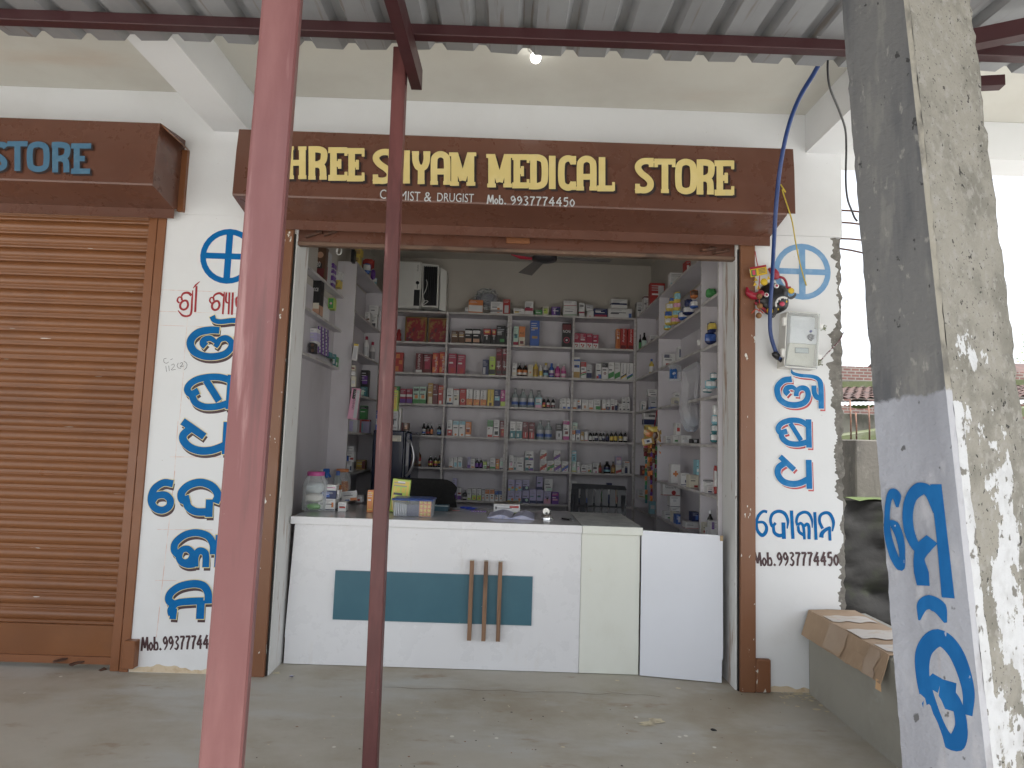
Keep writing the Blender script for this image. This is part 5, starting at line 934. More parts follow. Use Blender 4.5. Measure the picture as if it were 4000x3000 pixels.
# top of the back rack
shelf_row('C3', ZL[0], [(b, 1105, 1185, 757, ('white', (.1, .3, 'grey'))), (b, 1150, 1320, 668, ('orange', (.12, .6, 'white')), dict(rz=.1)), (b, 1408, 1552, 690, ('white', (.1, .5, 'orange', .55, .75), (.15, .35, 'grey')), dict(dy=-.01)), (b, 1556, 1638, 662, ('red', (.1, .6, 'silver', .2, .8)))], "the left end's top row", group='stock on top of the back rack')
shelf_row('C4', ZR_[0], [(b, 155, 272, 705, ('white', (.3, .5, 'yellow', .1, .5))), (b, 277, 368, 630, ('white', (.3, .52, 'crimson'))), (b, 382, 464, 722, ('green', (.4, .55, 'white', .2, .8))), (b, 469, 538, 684, ('cream', (.2, .8, 'lime', .2, .8))), (b, 566, 660, 687, ('purple', (.1, .9, 'navy', .5, .98), (.2, .8, 'silver', .3, .4))), (b, 692, 840, 694, ('white', (.08, .16, 'green', -1, .06))), (b, 694, 838, 622, ('white', (.2, .28, 'red', -1, .05)), dict(yb=692, pre='upper ')),
    (b, 862, 924, 645, ('white', (.25, .36, 'crimson'), (.72, .85, 'ink', .1, .8))), (b, 950, 1020, 732, ('white', (.1, .2, 'orange', .3, .6))), (b, 936, 1016, 666, ('silver', (.1, .3, 'white', .2, .9)), dict(yb=729, pre='upper ')), (b, 1023, 1172, 706, ('navy', (.05, .3, 'crimson', .05, .95), (.6, .75, 'silver', .1, .5)), dict(rz=0)), (b, 1178, 1436, 706, ('white', (.05, .5, 'blue', .86, .98), (.4, .5, 'ink', .1, .45)), dict(rz=0)), (b, 1206, 1384, 604, ('white', (.36, .55, 'navy')), dict(yb=701, pre='upper ', rz=0))], "the right end's top row", group='stock on top of the back rack')
HOLO = ('red', (.05, .3, 'orange', .1, .5), (.4, .6, 'orange', .5, .9), (.7, .92, 'orange', .15, .6))
# first shelf
shelf_row('C3', ZL[1], [(b, 945, 1029, 1032, ('brown', (.5, .75, 'gold', .1, .8))), (b, 1031, 1104, 1032, ('brown', (.5, .75, 'gold', .1, .8))), (b, 1106, 1192, 1008, ('black', (.68, .88, 'white'), (.12, .35, 'skin', .1, .9))), (b, 1196, 1288, 1010, ('black', (.68, .88, 'white'), (.12, .35, 'skin', .1, .9))), (b, 1323, 1412, 1005, ('black', (.62, .97, 'red'), (.72, .85, 'yellow', .2, .8), (.3, .5, 'silver', .4, .55))), (b, 1424, 1474, 1010, ('black', (.62, .97, 'red'), (.72, .85, 'yellow', .2, .8), (.3, .5, 'silver', .4, .6))), (b, 1478, 1585, 972, ('black', (.15, .3, 'green', .4, .9), (.5, .7, 'grey', .1, .6))), (b, 1590, 1622, 990, ('charcoal', (.3, .5, 'grey', .2, .8)))], "second bay, first shelf of the back rack")
shelf_row('C4', ZR_[1], [(b, 156, 211, 897, ('mint', (.05, .2, 'crimson'), (.4, .6, 'teal', .2, .8))), (b, 214, 282, 899, ('orange', (.05, .45, 'cream'), (.1, .25, 'maroon', .2, .8)), dict(txt=('AtoZ', 'black', 0, .15, .6, .85, .72), lines=False)), (b, 338, 438, 835, ('blue', (.3, .4, 'gold', .2, .8), (.66, .74, 'gold', .25, .8))), (b, 684, 780, 865, ('black', (.72, .95, 'maroon'), (.3, .36, 'crimson', .5, 0, 1), (.3, .26, 'black', .5, 0, 1), (.3, .12, 'silver', .5, 0, 1)), dict(txt=('NONI', 'white', 0, .08, .6, .92, .72), lines=False, dep=.09))], "third bay, first shelf of the back rack")
BER = ('crimson', (.02, .36, 'white'), (.22, .14, 'red', .3, 0, 1), (.2, .13, 'crimson', .62, 0, 1), (.1, .12, 'red', .5, 0, 1))
shelf_row('C4', ZR_[1], [(b, 813, 869, 972, BER), (b, 871, 941, 972, BER), (b, 944, 1010, 976, BER), (b, 1013, 1074, 989, BER), (b, 1268, 1306, 925, ('orange', (.1, .9, 'red', .4, .6))), (b, 1310, 1380, 922, ('red', (.05, .2, 'maroon', .1, .9)), dict(txt=('Amyron', 'white', 90, .3, .34, .72, .98), lines=False)), (b, 1390, 1458, 926, ('red', (.05, .2, 'maroon', .1, .9)), dict(txt=('Amyron', 'white', 90, .3, .34, .72, .98), lines=False))], "fourth bay, first shelf of the back rack")
# second shelf
shelf_row('C3', ZL[2], [(b, 280, 380, 1287, HOLO, dict(lines=False)), (b, 527, 613, 1296, ('maroon', (.02, .15, 'white', .05, .9)), dict(txt=('UNIFERON', 'white', 90, .3, .2, .62, .95), lines=False)), (b, 617, 716, 1302, ('maroon', (.2, .85, 'crimson', .2, .8))), (b, 722, 800, 1292, HOLO, dict(txt=('Feroze Red', 'white', 90, .4, .1, .75, .8), lines=False)), (b, 803, 885, 1284, HOLO, dict(txt=('Feroze Red', 'white', 90, .4, .1, .75, .8), lines=False))], "first bay, second shelf of the back rack")
RS = ('crimson', (.05, .3, 'red', .3, .8), (.5, .56, 'white', .1, .6))
shelf_row('C3', ZL[2], [(b, 912, 1008, 1300, RS), (b, 1018, 1112, 1312, RS), (b, 1313, 1386, 1372, ('navy', (.05, .5, 'silver', .1, .5))), (b, 1394, 1466, 1335, ('lime', (.05, .3, 'charcoal'), (.5, .18, 'brown', .5, 0, 1))), (b, 1472, 1543, 1372, ('maroon', (.1, .3, 'charcoal', .1, .9), (.4, .9, 'silver', .4, .5))), (b, 1473, 1543, 1240, ('maroon', (.4, .5, 'crimson', .1, .9)), dict(yb=1370, pre='upper ')), (b, 1546, 1606, 1372, ('maroon', (.1, .3, 'charcoal', .1, .9), (.4, .9, 'silver', .4, .5))), (b, 1547, 1606, 1240, ('maroon', (.4, .5, 'crimson', .1, .9)), dict(yb=1370, pre='upper '))], "second bay, second shelf of the back rack")
shelf_row('C4', ZR_[2], [(b, 142, 190, 1296, ('white', (.1, .3, 'cream'))), (t, 193, 250, 1293, ('black', 'silver', 'orange', 'white')), (t, 252, 308, 1295, ('black', 'silver', 'orange', 'white')), (b, 311, 364, 1311, ('cream', (.35, .2, 'orange', .5, 0, 1))), (t, 367, 426, 1275, ('yellow', 'cream', 'gold')), (t, 428, 474, 1316, ('white', 'white', 'yellow')), (t, 477, 536, 1291, ('white', 'yellow', 'navy', 'cyan')), (t, 538, 598, 1294, ('blue', 'blue', 'white', 'purple')), (t, 604, 664, 1301, ('magenta', 'white', 'magenta', 'pink')), (t, 670, 728, 1302, ('pink', 'white', 'magenta', 'white'))], "third bay, second shelf of the back rack")
ZV = lambda c1, c2: ('white', (.02, .1, c1, -1, .22), (.1, .18, c2, -1, .22))
shelf_row('C4', ZR_[2], [(b, 804, 875, 1230, ('white', (.02, .3, 'gold'), (.8, .9, 'blue'), (.5, .62, 'blue', .1, .9))), (b, 882, 942, 1278, ('white', (.68, .97, 'red'), (.15, .22, 'green', -1, .1), (.25, .32, 'red', -1, .1))), (b, 945, 1004, 1311, ('silver', (.03, .4, 'navy'))), (b, 1045, 1107, 1301, ('white', (.03, .3, 'blue', .4, .95), (.03, .2, 'red', .1, .5))), (b, 1111, 1177, 1288, ('white', (.7, .97, 'charcoal'), (.35, .22, 'maroon', .5, 0, 1), (.35, .1, 'white', .5, 0, 1))), (b, 1180, 1243, 1286, ('white', (.02, .32, 'green', -1, .16))), (b, 1247, 1309, 1287, ('white', (.02, .32, 'green', -1, .16))), (b, 1313, 1377, 1293, ZV('yellow', 'navy'), dict(txt=('Zincovit', 'navy', 90, .25, .35, .5, .95), lines=False)), (b, 1380, 1446, 1294, ZV('green', 'blue'), dict(txt=('Zincovit', 'navy', 90, .25, .35, .5, .95), lines=False))], "fourth bay, second shelf of the back rack")
# third shelf
AZ = ('white', (.02, .4, 'orange'), (.15, .13, 'yellow', .6, 0, 1)); az = dict(txt=('Alzyme', 'black', 90, .2, .35, .6, .95), lines=False)
shelf_row('C5', ZL[3], [(b, 240, 308, 163, ('green', (.6, .95, 'orange', .1, .5))), (b, 314, 378, 190, ('crimson', (.45, .62, 'white'), (.02, .3, 'purple'))), (b, 382, 446, 190, ('crimson', (.45, .62, 'white'), (.02, .3, 'purple'))), (b, 452, 521, 166, ('mint', (.02, .25, 'green'), (.75, .9, 'charcoal', .1, .9), (.3, .5, 'orange', .3, .8))), (b, 524, 595, 167, ('mint', (.02, .25, 'green'), (.75, .9, 'charcoal', .1, .9), (.3, .5, 'orange', .3, .8))), (b, 614, 668, 128, ('gold', (.02, .35, 'cream', .2, .95))), (b, 669, 723, 138, ('maroon', (.45, .5, 'silver', .1, .9))), (b, 726, 792, 153, ('red', (.03, .2, 'white', .2, .6), (.85, .25, 'orange', .7, 0, 1)))], "first bay, third shelf of the back rack")
shelf_row('C5', ZL[3], [(b, 818, 886, 184, ('white', (.02, .12, 'navy'), (.2, .4, 'orange', .4, .7))), (b, 889, 953, 187, ('white', (.9, .97, 'red'), (.3, .6, 'cream', .1, .9), (.3, .4, 'black', .3, .6))), (b, 959, 1027, 190, ('red', (.28, .3, 'cream', .5, 0, 1), (.28, .2, 'maroon', .5, 0, 1))), (b, 1031, 1099, 192, AZ, az), (b, 1106, 1173, 205, AZ, az), (b, 1182, 1248, 205, AZ, az), (b, 1257, 1326, 197, ('yellow', (.02, .2, 'brown', .3, .7)), dict(txt=('Aerozyme', 'navy', 90, .3, .3, .65, .95), lines=False)), (b, 1330, 1396, 199, ('navy', (.35, .6, 'cyan', .1, .9))), (b, 1399, 1456, 203, ('magenta', (.02, .3, 'lime'), (.7, .25, 'pink', .5, 0, 1)))], "second bay, third shelf of the back rack")
shelf_row('C6', ZR_[3], [(s, 136, 214, 45, ('white', 'silver', 'silver', 'blue')), (s, 218, 303, 50, ('white', 'silver', 'silver', 'blue')), (s, 310, 384, 55, ('white', 'silver', 'silver', 'blue')), (s, 392, 470, 67, ('white', 'silver', 'silver'), dict(dy=.06)), (b, 389, 463, 148, ('cyan', (.02, .3, 'pink'), (.5, .9, 'white', .1, .9)), dict(dy=-.02)), (t, 467, 505, 140, ('black', 'silver', 'red', 'yellow')), (t, 512, 553, 144, ('black', 'silver', 'white', 'red')), (t, 562, 607, 141, ('black', 'silver', 'white', 'maroon')), (b, 656, 674, 160, ('white',)), (b, 677, 722, 153, ('white', (.02, .2, 'blue', .3, .98))), (b, 725, 769, 157, ('white', (.02, .2, 'blue', .3, .98)))], "third bay, third shelf of the back rack")
shelf_row('C6', ZR_[3], [(b, 798, 838, 166, ('white', (.02, .2, 'orange'))), (b, 842, 888, 166, ('white', (.05, .4, 'navy', .1, .9), (.7, .9, 'orange', .1, .6))), (b, 895, 959, 167, ('white', (.1, .4, 'skin', .3, .7))), (b, 962, 1019, 180, ('white', (.05, .25, 'orange', .2, .9))), (b, 1024, 1094, 166, ('white', (.03, .35, 'green', .3, .97))), (b, 1112, 1153, 170, ('white', (.02, .15, 'orange'))), (b, 1156, 1198, 173, ('white', (.03, .35, 'navy'), (.1, .3, 'skin', .3, .6))), (b, 1202, 1247, 166, ('white', (.03, .4, 'maroon', .3, .9))), (b, 1249, 1279, 176, ('white', (.03, .5, 'navy'))), (b, 1288, 1325, 210, ('white', (.1, .3, 'ink', .3, .8))), (b, 1327, 1368, 212, ('white', (.1, .3, 'ink', .3, .8))), (b, 1373, 1412, 214, ('white', (.1, .3, 'ink', .3, .8))), (b, 1373, 1412, 142, ('white', (.1, .3, 'ink', .3, .8)), dict(yb=212, pre='upper ')), (b, 1327, 1368, 146, ('white', (.1, .3, 'ink', .3, .8)), dict(yb=210, pre='upper '))], "fourth bay, third shelf of the back rack")
# fourth shelf
shelf_row('C5', ZL[4], [(t, 546, 590, 562, ('black', 'black', 'white', 'blue')), (t, 592, 636, 562, ('black', 'silver', 'brown', 'red')), (t, 638, 668, 566, ('black', 'silver', 'orange')), (t, 709, 757, 570, ('black', 'silver', 'cyan', 'blue'))], "first bay, fourth shelf of the back rack")
shelf_row('C5', ZL[4], [(b, 822, 880, 527, ('white', (.02, .4, 'red', .05, .95), (.2, .3, 'white', .3, .7))), (b, 884, 948, 537, ('white', (.75, .97, 'cyan'), (.1, .2, 'orange', .5, 0, 1))), (b, 952, 1016, 537, ('white', (.75, .97, 'cyan'), (.1, .2, 'orange', .5, 0, 1))), (b, 1020, 1082, 548, ('orange', (.02, .14, 'white'), (.3, .5, 'maroon', .2, .7))), (b, 1255, 1318, 525, ('white', (.6, .97, 'green'), (.02, .15, 'red', .1, .9), (.5, .12, 'maroon', .3, 0, 1))), (b, 1324, 1386, 527, ('white', (.15, .35, 'black', .2, .8), (.02, .08, 'red'))), (b, 1392, 1448, 535, ('maroon', (.1, .6, 'red', .3, .8), (.3, .4, 'gold', .4, .7)))], "second bay, fourth shelf of the back rack")
TE = ('white', (.02, .46, 'teal'), (.1, .3, 'white', .2, .5)); MR = ('maroon', (.05, .4, 'red', .1, .9), (.1, .4, 'white', .45, .58))
shelf_row('C6', ZR_[4], [(b, 117, 181, 405, TE), (b, 185, 250, 407, TE), (b, 254, 318, 410, MR), (b, 322, 386, 414, MR), (s, 402, 488, 390, ('white', 'silver', 'silver', 'blue')), (s, 491, 577, 395, ('white', 'silver', 'silver', 'blue')), (b, 614, 684, 427, ('charcoal', (.02, .55, 'silver'), (.2, .4, 'charcoal', .4, .6))), (b, 692, 761, 392, ('white', (.02, .2, 'magenta'), (.3, .45, 'maroon', .3, .8), (.78, .95, 'magenta')))], "third bay, fourth shelf of the back rack")
shelf_row('C6', ZR_[4], [(b, 787, 824, 497, ('white', (.6, .97, 'orange'), (.3, .2, 'silver', .5, 0, 1))), (b, 791, 846, 416, ('mint', (.1, .5, 'cream', .1, .9), (.1, .3, 'teal', .4, .6)), dict(yb=493, pre='upper ')), (b, 829, 877, 494, ('white', (.65, .97, 'blue'), (.1, .3, 'ink', .3, .7))), (b, 881, 914, 516, ('gold', (.1, .5, 'white', .1, .9))), (b, 921, 959, 516, ('white', (.02, .1, 'red'))), (t, 968, 1009, 506, ('black', 'silver', 'white')), (t, 1011, 1031, 507, ('black', 'silver', 'white'), dict(dy=.03)), (t, 1032, 1072, 506, ('black', 'silver', 'white', 'navy')), (t, 1076, 1112, 508, ('black', 'silver', 'silver')), (t, 1114, 1149, 508, ('black', 'silver', 'silver', 'navy')), (t, 1151, 1190, 513, ('black', 'silver', 'navy')), (t, 1196, 1239, 506, ('black', 'silver', 'yellow')), (t, 1241, 1283, 501, ('black', 'silver', 'yellow')), (t, 1292, 1340, 501, ('black', 'silver', 'yellow', 'cream')), (t, 1343, 1388, 507, ('black', 'silver', 'white'))], "fourth bay, fourth shelf of the back rack")
# fifth shelf
shelf_row('C5', ZL[5], [(t, 474, 541, 838, ('amber', 'silver', 'red', 'cream')), (t, 613, 664, 906, ('black', 'silver', 'crimson', 'yellow')), (t, 669, 717, 908, ('black', 'silver', 'yellow', 'crimson')), (t, 721, 756, 908, ('black', 'maroon', 'yellow', 'navy'))], "first bay, fifth shelf of the back rack")
shelf_row('C5', ZL[5], [(b, 841, 886, 940, ('white', (.03, .15, 'orange', .1, .8))), (b, 889, 933, 929, ('white', (.1, .5, 'cyan', .2, .8))), (b, 935, 988, 929, ('white', (.1, .5, 'cyan', .2, .8))), (b, 1039, 1075, 930, ('lilac', (.02, .3, 'purple'))), (b, 1073, 1120, 946, ('white', (.05, .2, 'orange', .2, .9)), dict(dy=-.02)), (t, 1123, 1165, 941, ('black', 'silver', 'purple')), (t, 1167, 1205, 941, ('black', 'silver', 'purple')), (b, 1207, 1248, 977, ('lime', (.05, .5, 'white'), (.1, .4, 'green', .4, .9))), (b, 1251, 1279, 972, ('silver', (.02, .4, 'maroon'))), (b, 1284, 1343, 938, ('white', (.02, .2, 'green'), (.3, .5, 'silver', .1, .9))), (b, 1346, 1386, 952, ('orange', (.3, .5, 'yellow', .2, .8))), (b, 1390, 1438, 937, ('white', (.02, .12, 'navy'), (.3, .7, 'mint', .1, .9)))], "second bay, fifth shelf of the back rack")
SL = lambda c1, c2: ('white', (.02, .3, c1, -1, .4), (.3, .36, 'gold', -1, .4), (.2, .17, c2, .55, 0, 1), (.2, .09, 'white', .55, 0, 1))
PK = ('white', (.02, .3, 'teal'), (.02, .2, 'purple', .5, .98), (.2, .45, 'skin', .42, .6), (.55, .66, 'ink', .2, .75))
shelf_row('C6', ZR_[5], [(b, 107, 159, 770, ('white', (.02, .15, 'orange'), (.3, .5, 'pink', .3, .7))), (b, 162, 184, 787, ('white', (.05, .2, 'teal'))), (b, 187, 265, 791, ('white', (.3, .37, 'ink', .3, .8))), (b, 279, 371, 827, PK), (b, 279, 369, 727, PK, dict(yb=823, pre='upper ')), (b, 442, 515, 826, SL('red', 'orange')), (b, 440, 514, 712, SL('red', 'orange'), dict(yb=822, pre='upper ')), (b, 519, 593, 829, SL('green', 'orange')), (b, 597, 670, 831, SL('purple', 'purple')), (b, 590, 662, 719, SL('purple', 'purple'), dict(yb=827, pre='upper ')), (b, 677, 750, 834, SL('blue', 'magenta'))], "third bay, fifth shelf of the back rack")
shelf_row('C6', ZR_[5], [(b, 782, 833, 838, ('mint', (.05, .15, 'yellow'), (.5, .8, 'white', .2, .8))), (b, 784, 834, 720, ('cyan', (.1, .4, 'black', .4, .6), (.7, .9, 'white', .1, .9)), dict(yb=836, pre='upper ')), (b, 836, 877, 840, ('white', (.2, .5, 'pink', .3, .7))), (b, 884, 946, 873, ('white', (.12, .2, 'red', .1, .9), (.4, .55, 'ink', .2, .8))), (b, 949, 1002, 866, ('white', (.05, .35, 'green', .2, .9), (.25, .2, 'orange', .4, 0, 1))), (b, 1009, 1073, 857, ('white', (.1, .15, 'magenta', .6, 0, 1), (.4, .6, 'ink', .1, .7))), (t, 1074, 1111, 847, ('amber', 'brown', 'red')), (t, 1132, 1210, 836, ('black', 'black', 'navy', 'cyan')), (t, 1213, 1255, 838, ('amber', 'charcoal', 'gold')), (b, 1260, 1324, 872, ('white', (.02, .3, 'red', -1, .2))), (b, 1260, 1322, 784, ('lilac', (.6, .9, 'pink', .1, .9), (.1, .5, 'white', .1, .9)), dict(yb=870, pre='upper ')), (b, 1327, 1349, 838, ('silver', (.1, .5, 'white'))), (b, 1352, 1410, 834, ('white', (.05, .5, 'navy', .1, .6), (.88, .95, 'orange', .1, .9)))], "fourth bay, fifth shelf of the back rack")
# sixth shelf
FC = lambda c: ('white', (.6, .95, c), (.25, .25, 'skin', .5, 0, 1), (.4, .5, 'brown', .3, .7))
GR = ('white', (.02, .45, 'lime', .05, .95), (.2, .2, 'orange', .6, 0, 1))
shelf_row('C5', ZL[6], [(b, 878, 925, 1158, ('lilac', (.3, .45, 'red', .1, .9), (.03, .2, 'purple')), dict(dy=.06)), (b, 930, 974, 1258, ('white', (.45, .6, 'red', .1, .9), (.03, .35, 'purple'))), (t, 987, 1034, 1285, ('black', 'silver', 'charcoal', 'white')), (b, 1039, 1083, 1272, ('white', (.05, .2, 'lime', .1, .9))), (b, 1087, 1138, 1272, GR), (b, 1142, 1191, 1272, GR), (b, 1194, 1228, 1284, ('silver', (.25, .3, 'orange', .5, 0, 1))), (b, 1231, 1278, 1274, FC('orange')), (b, 1282, 1330, 1274, FC('orange')), (b, 1335, 1378, 1287, FC('blue')), (b, 1382, 1426, 1287, FC('blue'))], "second bay, sixth shelf of the back rack")
SUN = ('lilac', (.02, .3, 'cyan'), (.28, .2, 'orange', .68, 0, 1), (.1, .2, 'yellow', .2, 0, 1)); TL = ('lilac', (.02, .4, 'navy'), (.25, .22, 'mint', .65, 0, 1)); BL = ('lilac', (.02, .2, 'navy'), (.45, .52, 'teal', .1, .6))
shelf_row('C6', ZR_[6], [(b, 92, 167, 1155, SUN), (b, 96, 168, 1038, SUN, dict(yb=1151, pre='upper ')), (b, 171, 244, 1155, SUN), (b, 173, 246, 1038, SUN, dict(yb=1151, pre='upper ')), (b, 249, 325, 1152, TL), (b, 250, 324, 1038, TL, dict(yb=1148, pre='upper ')), (b, 329, 402, 1135, BL), (b, 405, 479, 1142, BL), (b, 407, 470, 1002, BL, dict(yb=1138, pre='upper ', rz=.12)), (b, 484, 558, 1162, ('lilac', (.02, .4, 'pink'), (.2, .4, 'skin', .4, .6), (.38, .48, 'black', .35, .65))), (b, 485, 577, 1026, ('white', (.05, .25, 'mint', .3, .9), (.3, .36, 'ink', .2, .8)), dict(yb=1158, pre='upper ')), (b, 566, 645, 1170, ('purple', (.3, .45, 'pink', .15, .85), (.7, .9, 'magenta', .1, .9)))], "third bay, sixth shelf of the back rack")
shelf_row('C6', ZR_[6], [(b, 775, 838, 1050, ('white', (.02, .2, 'silver'))), (b, 865, 893, 1120, ('white', (.1, .4, 'navy'))), (b, 945, 980, 1120, ('silver', (.1, .4, 'blue'))), (b, 1030, 1060, 1130, ('white', (.2, .5, 'grey'))), (b, 1110, 1145, 1100, ('white', (.2, .7, 'green'))), (b, 1166, 1220, 1070, ('navy', (.5, .8, 'white', .1, .9))), (b, 1225, 1262, 1130, ('orange', (.2, .6, 'white', .1, .9))), (b, 1265, 1300, 1120, ('cream', (.2, .5, 'red', .1, .9)))], "fourth bay, sixth shelf of the back rack")
# ---------------------------------------------------------------- soft packs
def pillow(c, hx, hy, hz, M, M2=None, seed=0, pw=3.2, amp=.1, crimp=True):
    g = MB(); nu, nv = 22, 12; vs = []
    def sg(v, e): return math.copysign(abs(v)**e, v)
    for i in range(nv+1):
        p = -math.pi/2+math.pi*i/nv
        for k in range(nu):
            t = 2*math.pi*k/nu; e = 2/pw
            v = Vector((sg(math.cos(p), e)*sg(math.cos(t), e)*hx, sg(math.cos(p), e)*sg(math.sin(t), e)*hy, sg(math.sin(p), e)*hz))
            f = 1+amp*mnoise.noise(Vector((v.x/hx*1.8+seed, v.y/hy*1.8, v.z/hz*1.8)))+amp*.6*mnoise.noise(Vector((v.x/hx*5+seed, v.y/hy*5, v.z/hz*5))); vs.append(v*f+Vector(c))
    for i in range(nv):
        M_ = M2 if (M2 and nv*.38 < i < nv*.62) else M
        g.add([vs[i*nu+k] for k in range(nu)]+[vs[(i+1)*nu+k] for k in range(nu)], [(k, (k+1) % nu, nu+(k+1) % nu, nu+k) for k in range(nu)], M_, False)
    if crimp:
        for sx in (1, -1): x = c[0]+sx*hx*.96; g.add([(x, c[1], c[2]-hz*.75), (x+sx*hx*.16, c[1]-.004, c[2]-hz*.85), (x+sx*hx*.15, c[1]+.004, c[2]+hz*.85), (x, c[1], c[2]+hz*.75)], [(0, 1, 2, 3)], M)
    return g
def film(k): return mat('film_'+k, PAL[k], .25, spec=.6, layers=[(tuple(min(1, c*1.6+.03) for c in PAL[k]), 18, (1, 1, 1), .5, .68, .6, 3)])
def pack(crop, x0, x1, y0, y1, X, body, band, label, group, cat='packet', name='soft_pack', hy=.05, X_at='l', tilt=0, seed=1):
    xe = x0 if X_at == 'l' else x1; Y = PX(px(crop, xe, (y0+y1)/2), X).y
    a, b = W(crop, x0, y1, Y), W(crop, x1, y0, Y); c = Vector(((a.x+b.x)/2, Y+hy, (a.z+b.z)/2))
    g = pillow(c, abs(b.x-a.x)/2, hy, abs(b.z-a.z)/2, film(body), film(band) if band else None, seed)
    return tag(g.build(name, loc=c), label, cat, group)
def sidebox(side, crop, x0, x1, yt, z, body, bands, where, pre='', yb=None, dep=.09, X=None, txt=None, kind='b', lines=True, spec=None):
    xe = x0 if side == 'r' else x1; X = X or {'r': XR_+.02, 'l1': XL1-.012, 'l2': XL2-.015}[side]
    ym = (yt+(yb or yt+70))/2; Y = PX(px(crop, xe, ym), X).y
    a, b = W(crop, x0, ym, Y), W(crop, x1, ym, Y); zt = W(crop, xe, yt, Y).z; zb = z+.0006 if yb is None else W(crop, xe, yb, Y).z
    if b.x-a.x < .02: b.x = a.x+.02
    bn = [{'ink': 'dark'}.get(x, x) for x in dict.fromkeys(q[2] for q in bands) if x != body][:2]
    if kind == 't':
        r = (b.x-a.x)/2; return bottle((a.x+b.x)/2, Y+r, zb, max(.05, zt-zb), r, *spec, '%s bottle with %s cap, %s' % ({'black': 'dark'}.get(spec[0], spec[0]), spec[1], where), 'bottles on the side racks')
    return carton(a.x, b.x, Y, zb, max(.018, zt-zb), body, bands, dep=dep, label='%s%s carton%s, %s' % (pre, body, (' with %s print' % ' and '.join(bn)) if bn else '', where), group='cartons on the side racks', txt=txt, lines=lines, rz=rs.uniform(-.03, .03))
# right side rack, nearest bay
G_ = 'soft packs on the right side rack'
pack('C7', 893, 1012, 442, 540, XR_+.03, 'green', None, 'green crinkled packet on the highest visible shelf by the right jamb', G_, seed=2)
pack('C7', 868, 1012, 935, 1072, XR_+.02, 'navy', 'blue', 'navy wipes packet lying lowest in the pair by the right jamb', G_, seed=3)
pack('C7', 925, 1012, 815, 932, XR_+.04, 'navy', 'yellow', 'navy wipes packet with yellow band, upper of the pair by the right jamb', G_, seed=4)
pack('C7', 806, 925, 1012, 1086, XR_-.005, 'white', None, 'crumpled white paper bag in front of the navy wipes packets', G_, seed=5, hy=.03)
for k, (x0, x1, y0, y1, c_) in enumerate(((850, 960, 1560, 1612, 'teal'), (890, 1012, 1470, 1565, 'cyan'), (945, 1014, 1385, 1470, 'teal'))): pack('C7', x0, x1, y0, y1, XR_+.01, c_, 'white', '%s glossy packet, %s in the teal heap by the right jamb' % (c_, ('lowest', 'middle', 'topmost')[k]), G_, seed=7+k, hy=.03)
for k, (x0, x1, y0, y1, c_) in enumerate(((842, 912, 490, 585, 'teal'), (850, 912, 400, 492, 'teal'), (856, 912, 305, 402, 'cyan'), (866, 912, 205, 307, 'white'))): pack('C8', x0, x1, y0, y1, XR_+.01, c_, 'white', '%s snack packet, %s in the hanging column by the right jamb' % (c_, ('lowest', 'second from bottom', 'third from bottom', 'topmost')[k]), G_, seed=11+k, hy=.025)
sidebox('r', 'C8', 797, 892, 1016, c1[4], 'white', ((.1, .3, 'navy', .1, .5),), 'lower of two beside red pouch, nearest right bay'); sidebox('r', 'C8', 775, 880, 955, 0, 'white', ((.7, .95, 'ink'),), 'upper of two beside red pouch, nearest right bay', yb=1014)
pack('C8', 876, 914, 815, 1108, XR_+.06, 'red', 'white', 'red standing pouch on the right side rack by the jamb', G_, seed=16, hy=.025)
sidebox('r', 'C8', 808, 868, 1258, c1[5], '', (), 'in front row on lowest visible shelf by right jamb', kind='t', spec=('black', 'silver', 'charcoal', ))
sidebox('r', 'C8', 836, 905, 1370, c1[5], 'white', ((.5, .95, 'purple', .1, .5),), 'right of the dark bottle by right jamb', X=XR_+.01); sidebox('r', 'C8', 757, 806, 1382, c1[5], 'cream', ((.1, .3, 'red', .1, .9),), 'left of the dark bottle by right jamb', X=XR_+.004); sidebox('r', 'C8', 783, 834, 1428, c1[5], 'white', ((.2, .5, 'silver', .1, .9),), 'in front of the dark bottle by right jamb', X=XR_-.001, dep=.02)
# right side rack, middle bay
Y_ = 'yellow diaper packets on the right rack'
for k, (x0, x1, y0, y1) in enumerate(((420, 500, 850, 905), (435, 530, 770, 850), (500, 600, 760, 840), (430, 520, 690, 775), (515, 605, 680, 765), (445, 530, 605, 690), (525, 605, 595, 680), (480, 545, 540, 605), (535, 606, 478, 600))):
    pack('C7', x0, x1, y0, y1, XR_+.01+.03*(x0 > 470), 'yellow', ('cyan', 'white', 'pink', 'blue')[k % 4], 'yellow diaper packet with %s band, %s in the yellow heap' % (('cyan', 'white', 'pink', 'blue')[k % 4], ('lowest', 'second row left', 'second row right', 'third row left', 'third row right', 'fourth row left', 'fourth row right', 'fifth row left', 'topmost')[k]), Y_, seed=20+k, hy=.035)
for k, (x0, x1, y0, y1, c_, d_) in enumerate(((588, 690, 700, 790, 'blue', 'white'), (640, 760, 640, 735, 'navy', 'white'), (720, 803, 575, 660, 'blue', 'white'), (660, 740, 560, 645, 'navy', None), (725, 802, 455, 545, 'orange', 'brown'))): pack('C7', x0, x1, y0, y1, XR_+.02, c_, d_, '%s packet, %s of the heap right of the yellow packets' % (c_, ('lowest left', 'second from left', 'right', 'middle upper', 'topmost')[k]), G_, seed=40+k, hy=.04)
MB_ = 'middle right bay'
sidebox('r', 'C7', 408, 538, 1177, c2[1], 'white', ((.7, .95, 'navy', .05, .5), (.1, .3, 'red', .2, .5)), 'second shelf of the '+MB_); sidebox('r', 'C7', 578, 600, 1097, c2[1], 'white', ((.2, .8, 'navy', .2, .8),), 'thin, standing on second shelf of the '+MB_)
